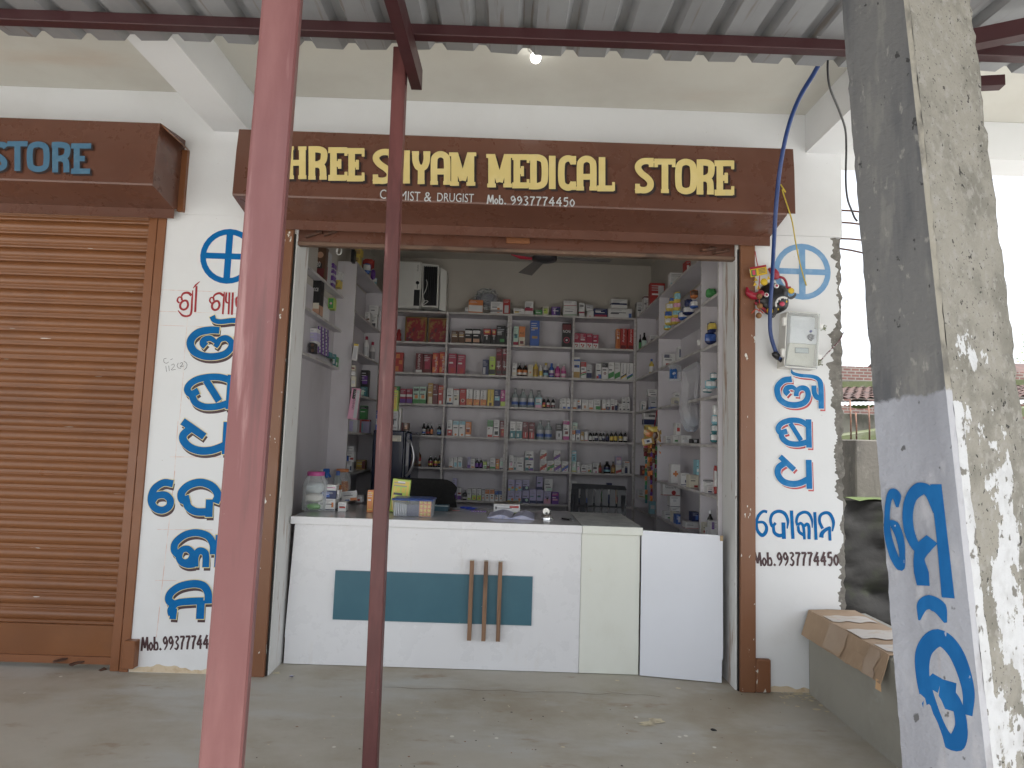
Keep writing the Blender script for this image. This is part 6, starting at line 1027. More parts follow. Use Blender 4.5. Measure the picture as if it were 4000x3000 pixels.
sidebox('r', 'C8', 462, 520, 135, c2[2], 'cream', ((.2, .5, 'grey', .1, .9),), 'lower of two under hanging tubes, '+MB_); sidebox('r', 'C8', 475, 522, 85, 0, 'white', ((.2, .5, 'grey', .1, .9),), 'upper of two under hanging tubes, '+MB_, yb=133)
sidebox('r', 'C8', 386, 440, 520, c2[3], 'white', ((.1, .5, 'silver', .3, .9),), 'left end of fourth shelf, '+MB_); sidebox('r', 'C8', 460, 512, 510, c2[3], 'white', ((.2, .4, 'green', .3, .9),), 'second on fourth shelf, '+MB_); sidebox('r', 'C8', 540, 640, 512, c2[3], 'white', ((.2, .4, 'silver', .3, .9),), 'behind the clear bag, fourth shelf, '+MB_); sidebox('r', 'C8', 646, 716, 546, c2[3], 'black', ((.2, .8, 'silver', .3, .7),), 'low one below the clear bag, '+MB_); sidebox('r', 'C8', 487, 534, 388, 0, 'white', ((.3, .6, 'red', .2, .8),), 'leaning above fourth shelf, '+MB_, yb=508)
sidebox('r', 'C8', 440, 530, 800, c2[4], 'white', ((.35, .65, 'orange', .4, .6), (.43, .55, 'orange', .2, .8)), 'tall one with cross sign, fifth shelf, '+MB_, lines=False); sidebox('r', 'C8', 536, 620, 888, c2[4], 'white', ((.05, .1, 'navy', -1, .02), (.25, .45, 'navy', .5, .9)), 'middle of fifth shelf, '+MB_); sidebox('r', 'C8', 622, 715, 908, c2[4], 'cream', ((.05, .2, 'red', .5, .9),), 'right part of fifth shelf, '+MB_); sidebox('r', 'C8', 692, 716, 757, 0, 'cyan', ((.2, .4, 'white', .1, .9),), 'narrow one on top of others, fifth shelf, '+MB_, yb=905)
sidebox('r', 'C8', 297, 368, 1262, c2[5], 'white', (), 'left end of lowest shelf, '+MB_, lines=False); sidebox('r', 'C8', 372, 452, 1270, c2[5], 'white', ((.03, .2, 'green', .4, .95),), 'second on lowest shelf, '+MB_); sidebox('r', 'C8', 456, 486, 1272, c2[5], 'cream', ((.2, .5, 'maroon', .1, .9),), 'third on lowest shelf, '+MB_); sidebox('r', 'C8', 488, 532, 1302, c2[5], 'blue', ((.2, .8, 'silver', .5, .9),), 'fourth on lowest shelf, '+MB_); sidebox('r', 'C8', 582, 715, 1374, c2[5], 'white', ((.05, .12, 'red'),), 'wide one on lowest shelf, '+MB_); sidebox('r', 'C8', 648, 716, 1278, 0, 'navy', ((.2, .7, 'blue', .5, .9),), 'above the wide one, lowest shelf, '+MB_, yb=1372)
sidebox('r', 'C8', 442, 530, 1232, 0, 'white', ((.1, .3, 'grey', .1, .9),), 'third from top of white stack, '+MB_, yb=1282); sidebox('r', 'C8', 428, 530, 1118, 0, 'white', ((.05, .1, 'ink'), (.5, .7, 'silver', .3, .6)), 'second from top of white stack, '+MB_, yb=1228); sidebox('r', 'C8', 358, 530, 990, 0, 'white', ((.02, .08, 'red'), (.25, .13, 'red', .62, 0, 1)), 'topmost of white stack with red heart, '+MB_, yb=1112, txt=('Telmisartan 40', 'ink', 0, .1, .6, .75, .75))
# on top of the right rack
for a_ in (('C7', 258, 420, 385, 'red', ((.1, .9, 'silver', .55, .95),), 'tall striped one on top of right rack'), ('C7', 480, 625, 270, 'white', ((.1, .4, 'cyan', .05, .4),), 'big one on top of right rack'), ('C7', 656, 710, 140, 'red', ((.2, .7, 'white', .2, .7),), 'small one on top of right rack by shutter'), ('C7', 186, 240, 527, 'white', ((.88, .97, 'maroon'), (.2, .7, 'silver', .3, .6)), 'narrow one on top of right rack'), ('C7', 110, 184, 600, 'white', ((.2, .7, 'silver', .3, .6),), 'far one on top of right rack')): sidebox('r', *a_[:4], TOPR, a_[4], a_[5], a_[6])
# right rack, far bay
FB = 'far right bay'
sidebox('r', 'C7', 132, 165, 960, c3[0], '', (), 'left one on first shelf, '+FB, kind='t', spec=('black', 'charcoal', 'green')); sidebox('r', 'C7', 172, 222, 938, c3[0], '', (), 'right one on first shelf, '+FB, kind='t', spec=('black', 'charcoal', 'mint')); sidebox('r', 'C7', 250, 340, 970, c3[0], 'white', ((.2, .7, 'silver', .2, .8),), 'first shelf, '+FB, X=XR_+.05)
sidebox('r', 'C7', 122, 205, 1275, c3[1], '', (), 'on second shelf of '+FB, kind='t', spec=('grey', 'silver', 'silver')); sidebox('r', 'C7', 252, 305, 1232, c3[1], '', (), 'blue topped, on second shelf of '+FB, kind='t', spec=('yellow', 'blue', 'white'))
sidebox('r', 'C8', 142, 190, 172, c3[2], 'white', ((.2, .7, 'teal', .1, .3),), 'left on third shelf, '+FB); sidebox('r', 'C8', 233, 296, 125, c3[2], 'silver', ((.02, .2, 'blue'),), 'lower right on third shelf, '+FB); sidebox('r', 'C8', 210, 296, 52, 0, 'white', ((.2, .3, 'ink', .3, .9),), 'upper right on third shelf, '+FB, yb=123)
sidebox('r', 'C8', 100, 160, 306, c3[3], 'cream', ((.3, .5, 'ink', .1, .8),), 'tall left one on fourth shelf, '+FB); sidebox('r', 'C8', 182, 240, 410, c3[3], 'yellow', ((.2, .7, 'gold', .2, .8),), 'golden lower one on fourth shelf, '+FB); sidebox('r', 'C8', 165, 290, 275, 0, 'white', ((.02, .42, 'navy'), (.6, .75, 'ink', .4, .9)), 'large one behind hanging sachets, '+FB, yb=405)
sidebox('r', 'C8', 82, 100, 500, c3[3], '', (), 'small one on fourth shelf, '+FB, kind='t', spec=('grey', 'silver', 'white')); sidebox('r', 'C8', 142, 178, 815, c3[4], 'maroon', ((.2, .5, 'orange', .2, .8),), 'fifth shelf, '+FB)
sidebox('r', 'C8', 78, 180, 1150, c3[5], 'red', ((.1, .3, 'crimson', .2, .8),), 'lower big one on lowest shelf, '+FB); sidebox('r', 'C8', 112, 180, 1052, 0, 'white', ((.3, .4, 'gold', -1, -.1),), 'above the big red one, '+FB, yb=1152); sidebox('r', 'C8', 230, 285, 1172, c3[5], 'cyan', ((.4, .7, 'white', .1, .8),), 'tall one on lowest shelf, '+FB)
# left shallow rack
LB = 'left jamb rack'
sidebox('l1', 'L1', 290, 438, 118, l1[0], 'brown', ((.1, .35, 'maroon', .1, .9), (.75, .3, 'skin', .5, 0, 1), (.35, .5, 'charcoal', .1, .7)), 'tall dark one on top shelf, '+LB, txt=('20', 'white', 0, .2, .4, .55, .55), lines=False); sidebox('l1', 'L1', 445, 470, 190, l1[0], 'silver', ((.1, .5, 'crimson', .1, .9),), 'thin one beside tall dark one, '+LB)
sidebox('l1', 'L1', 488, 545, 345, l1[0], 'purple', ((.2, .3, 'silver'), (.5, .6, 'silver'), (.75, .8, 'silver')), 'narrow stack on top shelf, '+LB); sidebox('l1', 'L1', 600, 685, 678, l1[0], 'yellow', ((.2, .5, 'gold', .1, .9),), 'low right on top shelf, '+LB); sidebox('l1', 'L1', 552, 628, 578, 0, 'yellow', ((.2, .8, 'gold', .1, .5),), 'upper small on top shelf, '+LB, yb=676); sidebox('l1', 'L1', 545, 655, 468, 0, 'white', ((.1, .3, 'grey', .1, .3),), 'topmost white on top shelf, '+LB, yb=576)
sidebox('l1', 'L1', 246, 370, 578, l1[1], 'black', ((.03, .3, 'skin'), (.2, .36, 'cream', .05, .9)), 'tall one on second shelf, '+LB, txt=('nce', 'white', 0, .2, .68, .75, .78), lines=False)
for k in range(4): sidebox('l1', 'L1', 335+k*22, 380+k*22, 842+k*38, l1[1], 'white', ((.1, .25, 'navy', .2, .8), (.45, .6, 'maroon', .1, .7), (.75, .9, 'navy', .2, .8)), '%s beside tall black one, %s' % (ORD[k], LB), lines=False)
sidebox('l1', 'L1', 452, 664, 978, l1[1], 'white', ((.02, .07, 'blue'), (.78, .16, 'crimson', .75, 0, 1), (.3, .14, 'skin', .4, 0, 1), (.42, .07, 'skin', .36, 0, 1), (.17, .07, 'red', .7, 0, 1)), 'wide one with a baby picture, '+LB, lines=False); sidebox('l1', 'L1', 462, 545, 825, 0, 'lime', ((.05, .95, 'green', .1, .9), (.5, .2, 'pink', .5, 0, 1)), 'leaning above the baby picture, '+LB, yb=976, lines=False)
for k in range(3):
    for j in range(4): y0 = 1215+j*92+k*22; sidebox('l1', 'L1', 322+k*44, 364+k*44, y0, l1[2], 'purple', ((.05, .95, 'silver', .45, .97), (.35, .6, 'ink', .55, .85)), '%s %s of purple wall, %s' % (('top', 'second', 'third', 'bottom')[j], ('left', 'middle', 'right')[k], LB), yb=y0+88, lines=False, dep=.05)
for k in range(4): sidebox('l1', 'L1', 216, 312, 1245+k*58, l1[2], 'lilac' if k in (1, 2) else 'white', ((.2, .6, 'silver', .1, .5),), '%s in stack beside purple wall, %s' % (('topmost', 'second', 'third', 'lowest')[k], LB), yb=1300+k*58, lines=False)
for k in range(2): sidebox('l1', 'L1', 205, 272, 1442+k*72, l1[2], 'charcoal', ((.2, .8, 'brown', .4, .95),), '%s of two under white stack, %s' % (('upper', 'lower')[k], LB), yb=1510+k*72, lines=False)
for k, (x0, x1, y0, c_, d_) in enumerate(((490, 625, 1515, 'mint', 'teal'), (490, 628, 1590, 'white', 'blue'), (435, 485, 1570, 'teal', 'cyan'), (520, 582, 1635, 'green', 'lime'))): sidebox('l1', 'L1', x0, x1, y0, l1[2], c_, ((.2, .7, d_, .1, .4), (.1, .3, 'ink', .5, .9)), '%s of pile on lowest shelf, %s' % (('top', 'middle', 'left', 'front')[k], LB), yb=y0+72)
for k in range(3): sidebox('l1', 'L2', 355+k*24, 380+k*24, 80+k*30, l1[2], ('teal', 'green', 'white')[k], ((.2, .5, 'white', .2, .8),), 'front row of lowest shelf, '+LB, dep=.03)
# left deeper rack
L2B = 'rack beside fridge'
sidebox('l2', 'L1', 802, 898, 238, TL2, 'yellow', ((.1, .25, 'gold', .4, .7), (.5, .8, 'gold', .1, .9)), 'lower one on top of '+L2B); sidebox('l2', 'L1', 832, 922, 146, 0, 'yellow', ((.2, .8, 'gold', .1, .9),), 'upper one on top of '+L2B, yb=236); sidebox('l2', 'L1', 782, 826, 155, TL2, 'black', (), 'tall thin one on top of '+L2B, lines=False)
for k, (x0, x1, y0, y1, c_) in enumerate(((935, 1090, 280, 420, 'red'), (940, 1045, 340, 480, 'blue'), (1045, 1110, 430, 560, 'purple'), (1060, 1130, 540, 628, 'cyan'))): pack('L1', x0, x1, y0, y1, XL2-.02, c_, 'white' if k % 2 else None, '%s shiny packet on top of the left rack by the fridge, %s one' % (c_, ('highest', 'left', 'right', 'lowest')[k]), 'packets on top of the left rack', X_at='r', seed=60+k, hy=.03)
sidebox('l2', 'L1', 972, 1044, 1022, l2[0], 'white', ((.3, .45, 'brown', .3, .9),), 'left on first shelf, '+L2B); sidebox('l2', 'L1', 1046, 1142, 1056, l2[0], 'white', ((.1, .4, 'ink', .3, .8),), 'right on first shelf, '+L2B, X=XL2-.01); sidebox('l2', 'L1', 1030, 1158, 930, 0, 'white', ((.4, .5, 'ink', .2, .6),), 'upper on first shelf, '+L2B, yb=1053)
sidebox('l2', 'L1', 947, 1028, 1352, l2[1], '', (), 'left can on second shelf, '+L2B, kind='t', spec=('white', 'crimson', 'silver')); sidebox('l2', 'L1', 1030, 1113, 1428, l2[1], '', (), 'right can on second shelf, '+L2B, kind='t', spec=('white', 'crimson', 'grey'))
sidebox('l2', 'L2', 617, 686, 228, l2[2], 'charcoal', ((.5, .8, 'purple', .2, .9), (.1, .3, 'silver', .2, .6)), 'tall one on third shelf, '+L2B, X=XL2-.05); sidebox('l2', 'L2', 612, 668, 382, l2[2], 'teal', ((.2, .7, 'mint', .1, .6),), 'low one on third shelf, '+L2B, X=XL2-.012)
sidebox('l2', 'L2', 606, 668, 557, 0, 'green', ((.75, .95, 'charcoal'),), 'big one upper on fourth shelf, '+L2B, yb=682); sidebox('l2', 'L2', 607, 694, 684, l2[3], 'lilac', ((.85, .98, 'red'), (.1, .7, 'cyan', .05, .35)), 'with red lid on fourth shelf, '+L2B, lines=False); sidebox('l2', 'L2', 502, 584, 688, l2[3], 'silver', ((.1, .9, 'lilac', .1, .5),), 'left on fourth shelf, '+L2B, lines=False); sidebox('l2', 'L2', 586, 604, 684, l2[3], 'red', ((.2, .7, 'white', .1, .9),), 'thin on fourth shelf, '+L2B)
sidebox('l2', 'L2', 484, 550, 985, 0, 'white', ((.2, .4, 'red', .5, .95), (.05, .6, 'blue', .02, .3)), 'upper left on fifth shelf, '+L2B, yb=1075); sidebox('l2', 'L2', 482, 530, 1080, l2[4], 'white', ((.2, .6, 'navy', .7, .95), (.1, .3, 'red', .1, .5)), 'lower left on fifth shelf, '+L2B); sidebox('l2', 'L2', 485, 550, 932, 0, 'silver', ((.2, .8, 'white', .3, .9),), 'topmost left on fifth shelf, '+L2B, yb=983); sidebox('l2', 'L2', 572, 655, 1060, l2[4], 'gold', ((.1, .9, 'maroon', .65, .98), (.3, .8, 'yellow', .1, .6)), 'right on fifth shelf, '+L2B)
# long cartons hung on the corner of that rack
def hung(p4, Y, body, label, txt=None, band=None):
    P = [W('L2', x, y, Y) for x, y in p4]; c = sum(P, Vector())/4; g = MB(); M = paint(body); d = Vector((0, .045, 0)); g.add(P+[p+d for p in P], [(0, 1, 2, 3), (7, 6, 5, 4), (0, 4, 5, 1), (1, 5, 6, 2), (2, 6, 7, 3), (3, 7, 4, 0)], M)
    def at(u, v, e): return P[0]*(1-u)*v+P[1]*u*v+P[2]*u*(1-v)+P[3]*(1-u)*(1-v)+Vector((0, -e, 0))
    for (u0, v0, u1, v1, k, e) in (band or []): g.add([at(u0, v0, e), at(u1, v0, e), at(u1, v1, e), at(u0, v1, e)], [(0, 1, 2, 3)], paint(k))
    if txt:
        ex = (P[0]-P[3]).normalized(); ey = (P[3]-P[2]).normalized(); S = Surf(P[3], ex, -(P[3]-P[2]).normalized())
        if S.n.y > 0: S.n = -S.n
        L = (P[0]-P[3]).length; wdt = (P[2]-P[3]).length
        for s_, k, a0, a1, b0, h in txt:   # runs up the box
            S2 = Surf(P[3], ex, (P[3]-P[2]).normalized()); S2.n = Vector((0, -1, 0)); text_mesh(g, s_, S2, L*a0, L*a1, -wdt*b0-wdt*h, wdt*h, paint(k), .0012)
    tag(g.build('carton', loc=c), label, 'carton', 'cartons hung on the left rack corner')
hung([(535, 392), (612, 400), (572, 688), (488, 676)], 1.78, 'pink', 'long pink carton hanging tilted on the corner of the left rack', [('UNWANTED', 'black', .32, .68, .3, .26), ('21 DAYS', 'white', .70, .93, .32, .24)], [(.62, .05, .99, .95, 'silver', .0005), (.18, .66, .55, .97, 'black', .0008)])
hung([(552, -18), (594, -14), (573, 140), (530, 132)], 1.78, 'white', 'narrow white carton with yellow top hanging on the left rack corner', None, [(.0, .88, 1, 1, 'yellow', .0005), (.15, .1, .85, .8, 'silver', .0006)])
for k, (x0, x1, y0, y1, c_) in enumerate(((530, 562, 180, 232, 'cream'), (528, 562, 236, 276, 'white'), (528, 566, 280, 384, 'cream'))): hung([(x0, y0), (x1, y0+4), (x1-3, y1), (x0-3, y1-3)], 1.80, c_, 'small %s carton on the left rack corner, %s under the narrow white one' % (c_, ('directly', 'second', 'third')[k]), None, [(.1, .3, .9, .6, 'maroon' if k == 0 else 'silver', .0005)])
# ---------------------------------------------------------------- fridge and what stands on it
FY = 2.35; fa, fb = W('C5', 8, 900, FY), W('C5', 348, 900, FY); fc = W('C5', 432, 900, FY); ft = W('C5', 250, 640, FY).z
FR = mat('navy_fridge', (.012, .018, .045), .22, layers=[((.02, .028, .06), 4, (1, 1, 1), .4, .7, .5, 4)], coat=.4)
fr = thing('fridge', 'dark navy fridge with silver handle standing at the left of the back rack', 'fridge', ((fa.x+fb.x)/2, FY+.28, 0))
g = MB(); g.box((fa.x, FY, .03), (fb.x, FY+.6, ft), FR, .012); g.build('cabinet', fr)
dr = MB(); dr.box((fb.x+.006, FY-.012, .05), (fc.x, FY+.6, ft-.004), FR, .03); dr = dr.build('door', fr)
g = MB(); g.box((fb.x+.001, FY+.004, .06), (fb.x+.0058, FY+.58, ft-.01), mat('grey_seal', (.3, .31, .33), .6)); g.build('door_seal', fr)
h0, h1 = W('C5', 430, 735, FY), W('C5', 428, 1135, FY); g = MB(); g.tube(cat_rom([Vector((h0.x-.03, FY-.012, h0.z)), Vector((h0.x+.015, FY-.03, h0.z-.06)), Vector((h0.x+.04, FY-.035, (h0.z+h1.z)/2)), Vector((h0.x+.015, FY-.03, h1.z+.06)), Vector((h0.x-.03, FY-.012, h1.z))], 6), .014, mat('brushed_handle', (.5, .5, .52), .3, .7), 10); g.build('handle', dr)
a, b = W('C5', 215, 755, FY-.001), W('C5', 326, 697, FY-.001); g = MB(); g.box((a.x, FY-.0012, a.z), (b.x, FY-.0002, b.z), paint('cream'))
for k in range(4): g.box((a.x+.1*(b.x-a.x)+(.05 if k > 1 else 0), FY-.0016, b.z-.012-.014*k), (b.x-.012, FY-.0013, b.z-.007-.014*k), paint('grey'))
g.build('rating_label', fr)
def fbox(crop, x0, x1, yt, yb, Y, body, bands, label, dep=.1, lines=True, name='carton', group='cartons on the fridge'):
    a, b = W(crop, x0, yb, Y), W(crop, x1, yt, Y); carton(a.x, b.x, Y, ft+.0006 if yb is None else a.z, b.z-a.z, body, bands, dep=dep, label=label, group=group, lines=lines)
fbox('L2', 905, 962, 608, 786, FY+.05, 'silver', ((.3, .6, 'ink', .1, .3), (.1, .2, 'grey', .1, .8)), 'tall silver white carton standing on the fridge'); fbox('L2', 964, 990, 578, 786, FY+.14, 'white', (), 'white carton behind the silver one on the fridge', lines=False)
fbox('L2', 900, 960, 415, 607, FY+.05, 'lime', ((.1, .9, 'yellow', .1, .85),), 'tall lime green carton on top of the silver carton'); fbox('L2', 1010, 1058, 715, 786, FY+.1, 'brown', ((.2, .7, 'skin', .2, .7),), 'small brown picture carton on the fridge'); fbox('L2', 748, 775, 600, 786, FY+.05, 'blue', ((.3, .5, 'silver', .1, .9),), 'blue carton on the fridge beside the thin post'); fbox('L2', 975, 1008, 712, 788, FY+.2, 'maroon', (), 'dark red carton at the back of the fridge top', lines=False)
# charger on the back rack and a socket
a, b = W('C5', 483, 820, YF+.26), W('C5', 530, 757, YF+.26); g = MB(); g.box((a.x, YF+.24, a.z), (b.x, YF+.27, b.z), WPLAS, .006); tag(g.build('wall_socket', loc=(a.x, YF+.26, a.z)), 'small white electric socket above the amber bottle', 'socket')
# ---------------------------------------------------------------- chairs behind the counter
def chair_frame(o, xa, xb, y, zs_, M):
    g = MB(); g.box((xa, y-.46, zs_-.03), (xb, y-.02, zs_), M, .01); g.build('seat', o)
    for X in (xa+.03, xb-.03):
        for YY in (y-.43, y-.05): g = MB(); g.tube([(X, YY, 0), (X, YY, zs_-.03)], [.022, .026], M, 8); g.build('leg', o)
        g = MB(); g.tube(cat_rom([Vector((X, y-.05, zs_)), Vector((X, y-.1, zs_+.2)), Vector((X, y-.4, zs_+.2)), Vector((X, y-.43, zs_))], 5), .02, M, 8); g.build('armrest', o)
PC = mat('grey_chair_plastic', (.035, .037, .042), .4, layers=[((.07, .072, .078), 3, (1, 1, 1), .45, .7, .6, 5), ((.16, .16, .16), 28, (1, 1, .5), .7, .78, .5, 4)])
CHY = 1.75; ch2 = thing('plastic_chair', 'dark grey plastic chair with slatted back behind the counter', 'chair', (W('C6', 1080, 1250, CHY).x, CHY, 0))
def cy(x): c = W('C6', 1080, 1250, CHY).x; return CHY+.05-.9*(x-c)**2+0
def strip4(g, q):
    P = [W('C6', x, y, CHY) for x, y in q]; n = 6; vs = []
    for i in range(n+1):
        t = i/n; A_ = P[0]+(P[1]-P[0])*t; B_ = P[3]+(P[2]-P[3])*t; vs += [(A_.x, cy(A_.x)+.03, A_.z), (B_.x, cy(B_.x), B_.z), (A_.x, cy(A_.x)+.045, A_.z), (B_.x, cy(B_.x)+.015, B_.z)]
    fs = []
    for i in range(n): a = 4*i; fs += [(a, a+4, a+5, a+1), (a+2, a+3, a+7, a+6), (a, a+2, a+6, a+4), (a+1, a+5, a+7, a+3)]
    fs += [(0, 1, 3, 2), (4*n, 4*n+2, 4*n+3, 4*n+1)]; g.add(vs, fs, PC)
g = MB(); strip4(g, [(790, 1076), (1365, 1106), (1378, 1146), (782, 1132)]); g.build('top_rail', ch2)
xs = [(782, 866), (886, 945), (967, 1030), (1050, 1110), (1132, 1190), (1212, 1270), (1292, 1376)]
for (xa, xb) in xs: g = MB(); strip4(g, [(xa, 1134+(xa-782)*.024), (xb, 1134+(xb-782)*.024), (xb-10, 1420), (xa-14, 1416)]); g.build('back_slat', ch2)
g = MB(); strip4(g, [(772, 1286), (1374, 1304), (1371, 1342), (769, 1330)]); g.build('cross_rail', ch2)
a, b = W('C6', 770, 1420, CHY), W('C6', 1365, 1420, CHY); chair_frame(ch2, a.x, b.x, CHY+.02, .45, PC)
g = MB()
for x in (a.x+.02, b.x-.02): g.tube([(x, cy(x)+.03, .44), (x, cy(x)+.02, 1.05)], .02, PC, 8)
g.build('back_upright', ch2)
ch1 = thing('office_chair', 'chair with its back draped in plain black cloth behind the counter', 'chair', (W('C5', 580, 1300, 1.55).x, 1.5, 0))
out = [(225, 1150), (330, 1151), (460, 1158), (600, 1162), (740, 1168), (815, 1176), (862, 1196), (900, 1230), (924, 1262), (915, 1300), (897, 1335), (908, 1400), (922, 1480), (935, 1600), (225, 1600)]
g = MB(); P = [W('C5', x, y, 1.55) for x, y in out]; n = len(P); c = sum(P, Vector())/n; vs = []
for s_, y in ((1, .05), (.985, .0), (.93, -.012), (.6, -.02), (.25, -.022)):
    for i, p in enumerate(P): vs.append(Vector((c.x+(p.x-c.x)*s_, 1.55+y+.008*mnoise.noise(Vector((p.x*9, p.z*5, s_*3))), c.z+(p.z-c.z)*s_)))
g.add(vs, [(r_*n+i, r_*n+(i+1) % n, (r_+1)*n+(i+1) % n, (r_+1)*n+i) for r_ in range(4) for i in range(n)]+[[4*n+i for i in range(n)]], CLOTH, True); g.build('cloth_cover', ch1)
chair_frame(ch1, c.x-.24, c.x+.24, 1.53, .47, mat('black_chair_frame', (.02, .02, .02), .5))
# ---------------------------------------------------------------- cooler unit above the rack, pictures, fan
AY = 3.08; ac = thing('air_conditioner', 'white window air conditioner turned on its side above the left back rack', 'air conditioner', W('C3', 500, 780, AY+.1))
def AC(x, y, Y=AY): return W('C3', x, y, Y)
l_ = W('L1', 1195, 980, AY); a, b = AC(590, 785), AC(600, 210)
g = MB(); g.box((l_.x, AY, ZL[0]+.022), (b.x, 3.399, b.z), WPLAS, .02); g.build('body', ac)
a, b = AC(330, 735), AC(510, 250); g = MB(); n = 26
for k in range(n): x = l_.x+.05+(b.x-l_.x-.05)*k/n; g.box((x, AY-.006, a.z), (x+.009, AY+.001, b.z), WPLAS)
g.build('front_grille', ac)
a, b = AC(497, 737), AC(575, 550); g = MB(); g.box((a.x, AY-.004, a.z), (b.x, AY+.001, b.z), BLK, .004); g.build('display_panel', ac)
q = AC(546, 467); g = MB(); g.lathe((q.x, AY, q.z), [(.02, 0), (.02, .008), (.001, .009)], BLK, 16, (0, -1, 0)); g.box((q.x-.003, AY-.004, q.z-.07), (q.x+.003, AY+.001, q.z-.02), BLK); g.build('knob', ac)
g = MB(); a, b = AC(540, 330), AC(562, 255); text_mesh(g, 'VOLTAS', Surf((0, AY, 0), (1, 0, 0), (0, 0, 1)), a.x, b.x, a.z, b.z-a.z, BLK, .0015, rot=-90); g.build('maker_lettering', ac)
f4 = [AC(606, 236), AC(800, 260), AC(782, 758), AC(596, 748)]; i4 = [AC(618, 264), AC(786, 272), AC(768, 738), AC(606, 735)]
g = MB(); g.add(f4+i4+[p+Vector((0, .3, 0)) for p in f4]+[p+Vector((0, .05, 0)) for p in i4], [(0, 1, 5, 4), (1, 2, 6, 5), (2, 3, 7, 6), (3, 0, 4, 7), (0, 8, 9, 1), (1, 9, 10, 2), (2, 10, 11, 3), (3, 11, 8, 0), (4, 5, 13, 12), (5, 6, 14, 13), (6, 7, 15, 14), (7, 4, 12, 15)], WPLAS); g.build('outlet_frame', ac)
g = MB(); g.add([p+Vector((0, .04, 0)) for p in i4], [(0, 1, 2, 3)], BLK)
for k in range(7): t = (k+.5)/7; A_, B_ = i4[0]+(i4[1]-i4[0])*t, i4[3]+(i4[2]-i4[3])*t; g.bar(A_+Vector((0, .02, 0)), B_+Vector((0, .02, 0)), .006, .03, mat('dark_louvre', (.03, .032, .038), .5), up=(0, 1, 0))
g.build('louvre_grille', ac)
w4 = [AC(806, 258), AC(880, 300), AC(868, 790), AC(790, 762)]; g = MB(); g.add([Vector((p.x, AY+.1, p.z)) for p in w4]+[Vector((p.x, 3.399, p.z)) for p in w4], [(0, 1, 2, 3), (0, 4, 5, 1), (1, 5, 6, 2), (2, 6, 7, 3)], WPLAS); g.build('wall_flange', ac)
g = MB(); g.tube(cat_rom([AC(x, y, AY-.01) for x, y in ((650, 430), (660, 480), (640, 560), (612, 620), (625, 690), (590, 720), (620, 680), (670, 685), (610, 730))], 6), .0045, WPLAS, 6); g.build('power_cord', ac)
for (q0, q1, lab) in (((392, 1145), (660, 872), 'wide red and gold framed picture leaning in the first bay'), ((668, 1142), (905, 886), 'smaller framed picture with a red arch in the first bay')):
    a, b = W('C3', *q0, YF+.12), W('C3', *q1, YF+.12); o = thing('framed_picture', lab, 'picture', ((a.x+b.x)/2, YF+.12, ZL[1])); zb = ZL[1]+.001; t_ = .018
    g = MB(); g.box((a.x, YF+.12, zb), (b.x, YF+.14, b.z), mat('gilt_frame', (.2, .12, .03), .4, .3)); g.build('frame', o)
    PIC = mat('picture_red_print', (.25, .02, .03), .4, layers=[((.32, .2, .06), 9, (1, 1, 1), .5, .62, .9, 4), ((.05, .04, .05), 15, (1, 1, 1), .55, .65, .8, 4), ((.35, .22, .18), 12, (1, 1, 1.4), .6, .7, .7, 3)])
    g = MB(); g.box((a.x+t_, YF+.1185, zb+t_), (b.x-t_, YF+.1199, b.z-t_), PIC); g.build('print', o)
a = W('C3', 325, 1010, YF+.08); g = MB(); g.lathe((a.x, YF+.1, ZL[1]+.001), [(.03, 0), (.035, .02), (.022, .06), (.03, .09), (.018, .12), (.02, .14), (.001, .16)], mat('clay_red', (.3, .03, .03), .4), 14); tag(g.build('figurine', loc=(a.x, YF+.1, ZL[1])), 'small red figurine left of the framed pictures', 'figurine')
# clear plastic bag heap on the rack
a, b = W('C3', 1215, 770, YF+.08), W('C3', 1500, 520, YF+.08); bg_ = thing('plastic_bag', 'clear plastic bag of dark blue goods on top of the back rack', 'bag', ((a.x+b.x)/2, YF+.15, ZL[0]))
c = Vector(((a.x+b.x)/2, YF+.15, (a.z+b.z)/2)); pillow(c, .115, .06, .075, mat('bag_goods', (.06, .065, .11), .5, layers=[((.2, .2, .24), 22, (1, 1, 4), .5, .65, .7, 4)]), None, 80, 2.6, .22, False).build('bag_contents', bg_); pillow(c, .15, .075, .115, CLEAR, None, 81, 2.4, .3, False).build('bag_film', bg_)
fq = W('C4', 488, 192, 1.2); fz = fq.z+.02; fan = thing('ceiling_fan', 'dark ceiling fan partly hidden behind the raised shutter', 'fan', (fq.x, 1.2, ZR))
g = MB(); g.lathe((fq.x, 1.2, fz), [(.03, -.03), (.105, -.015), (.11, .02), (.06, .05), (.02, .06)], mat('fan_motor', (.03, .028, .03), .4), 22); g.build('motor', fan)
g = MB(); g.tube([(fq.x, 1.2, fz+.05), (fq.x, 1.2, ZR)], .012, BLK); g.build('down_rod', fan)
for k, (ang, M) in enumerate(((math.radians(4), mat('fan_blade', (.16, .15, .14), .45)), (math.radians(205), mat('fan_blade', (.16, .15, .14), .45)), (math.radians(105), mat('fan_blade', (.16, .15, .14), .45)))):
    d = Vector((math.cos(ang), math.sin(ang), 0)); s_ = Vector((-d.y, d.x, .12)); g = MB(); c0 = Vector((fq.x, 1.2, fz+.01)); g.add([c0+d*.11+s_*.04, c0+d*.58+s_*.065, c0+d*.58-s_*.065, c0+d*.11-s_*.04, c0+d*.11+s_*.04+Vector((0, 0, .004)), c0+d*.58+s_*.065+Vector((0, 0, .004)), c0+d*.58-s_*.065+Vector((0, 0, .004)), c0+d*.11-s_*.04+Vector((0, 0, .004))], [(0, 1, 2, 3), (7, 6, 5, 4), (0, 4, 5, 1), (1, 5, 6, 2), (2, 6, 7, 3), (3, 7, 4, 0)], M); g.build('blade', fan)
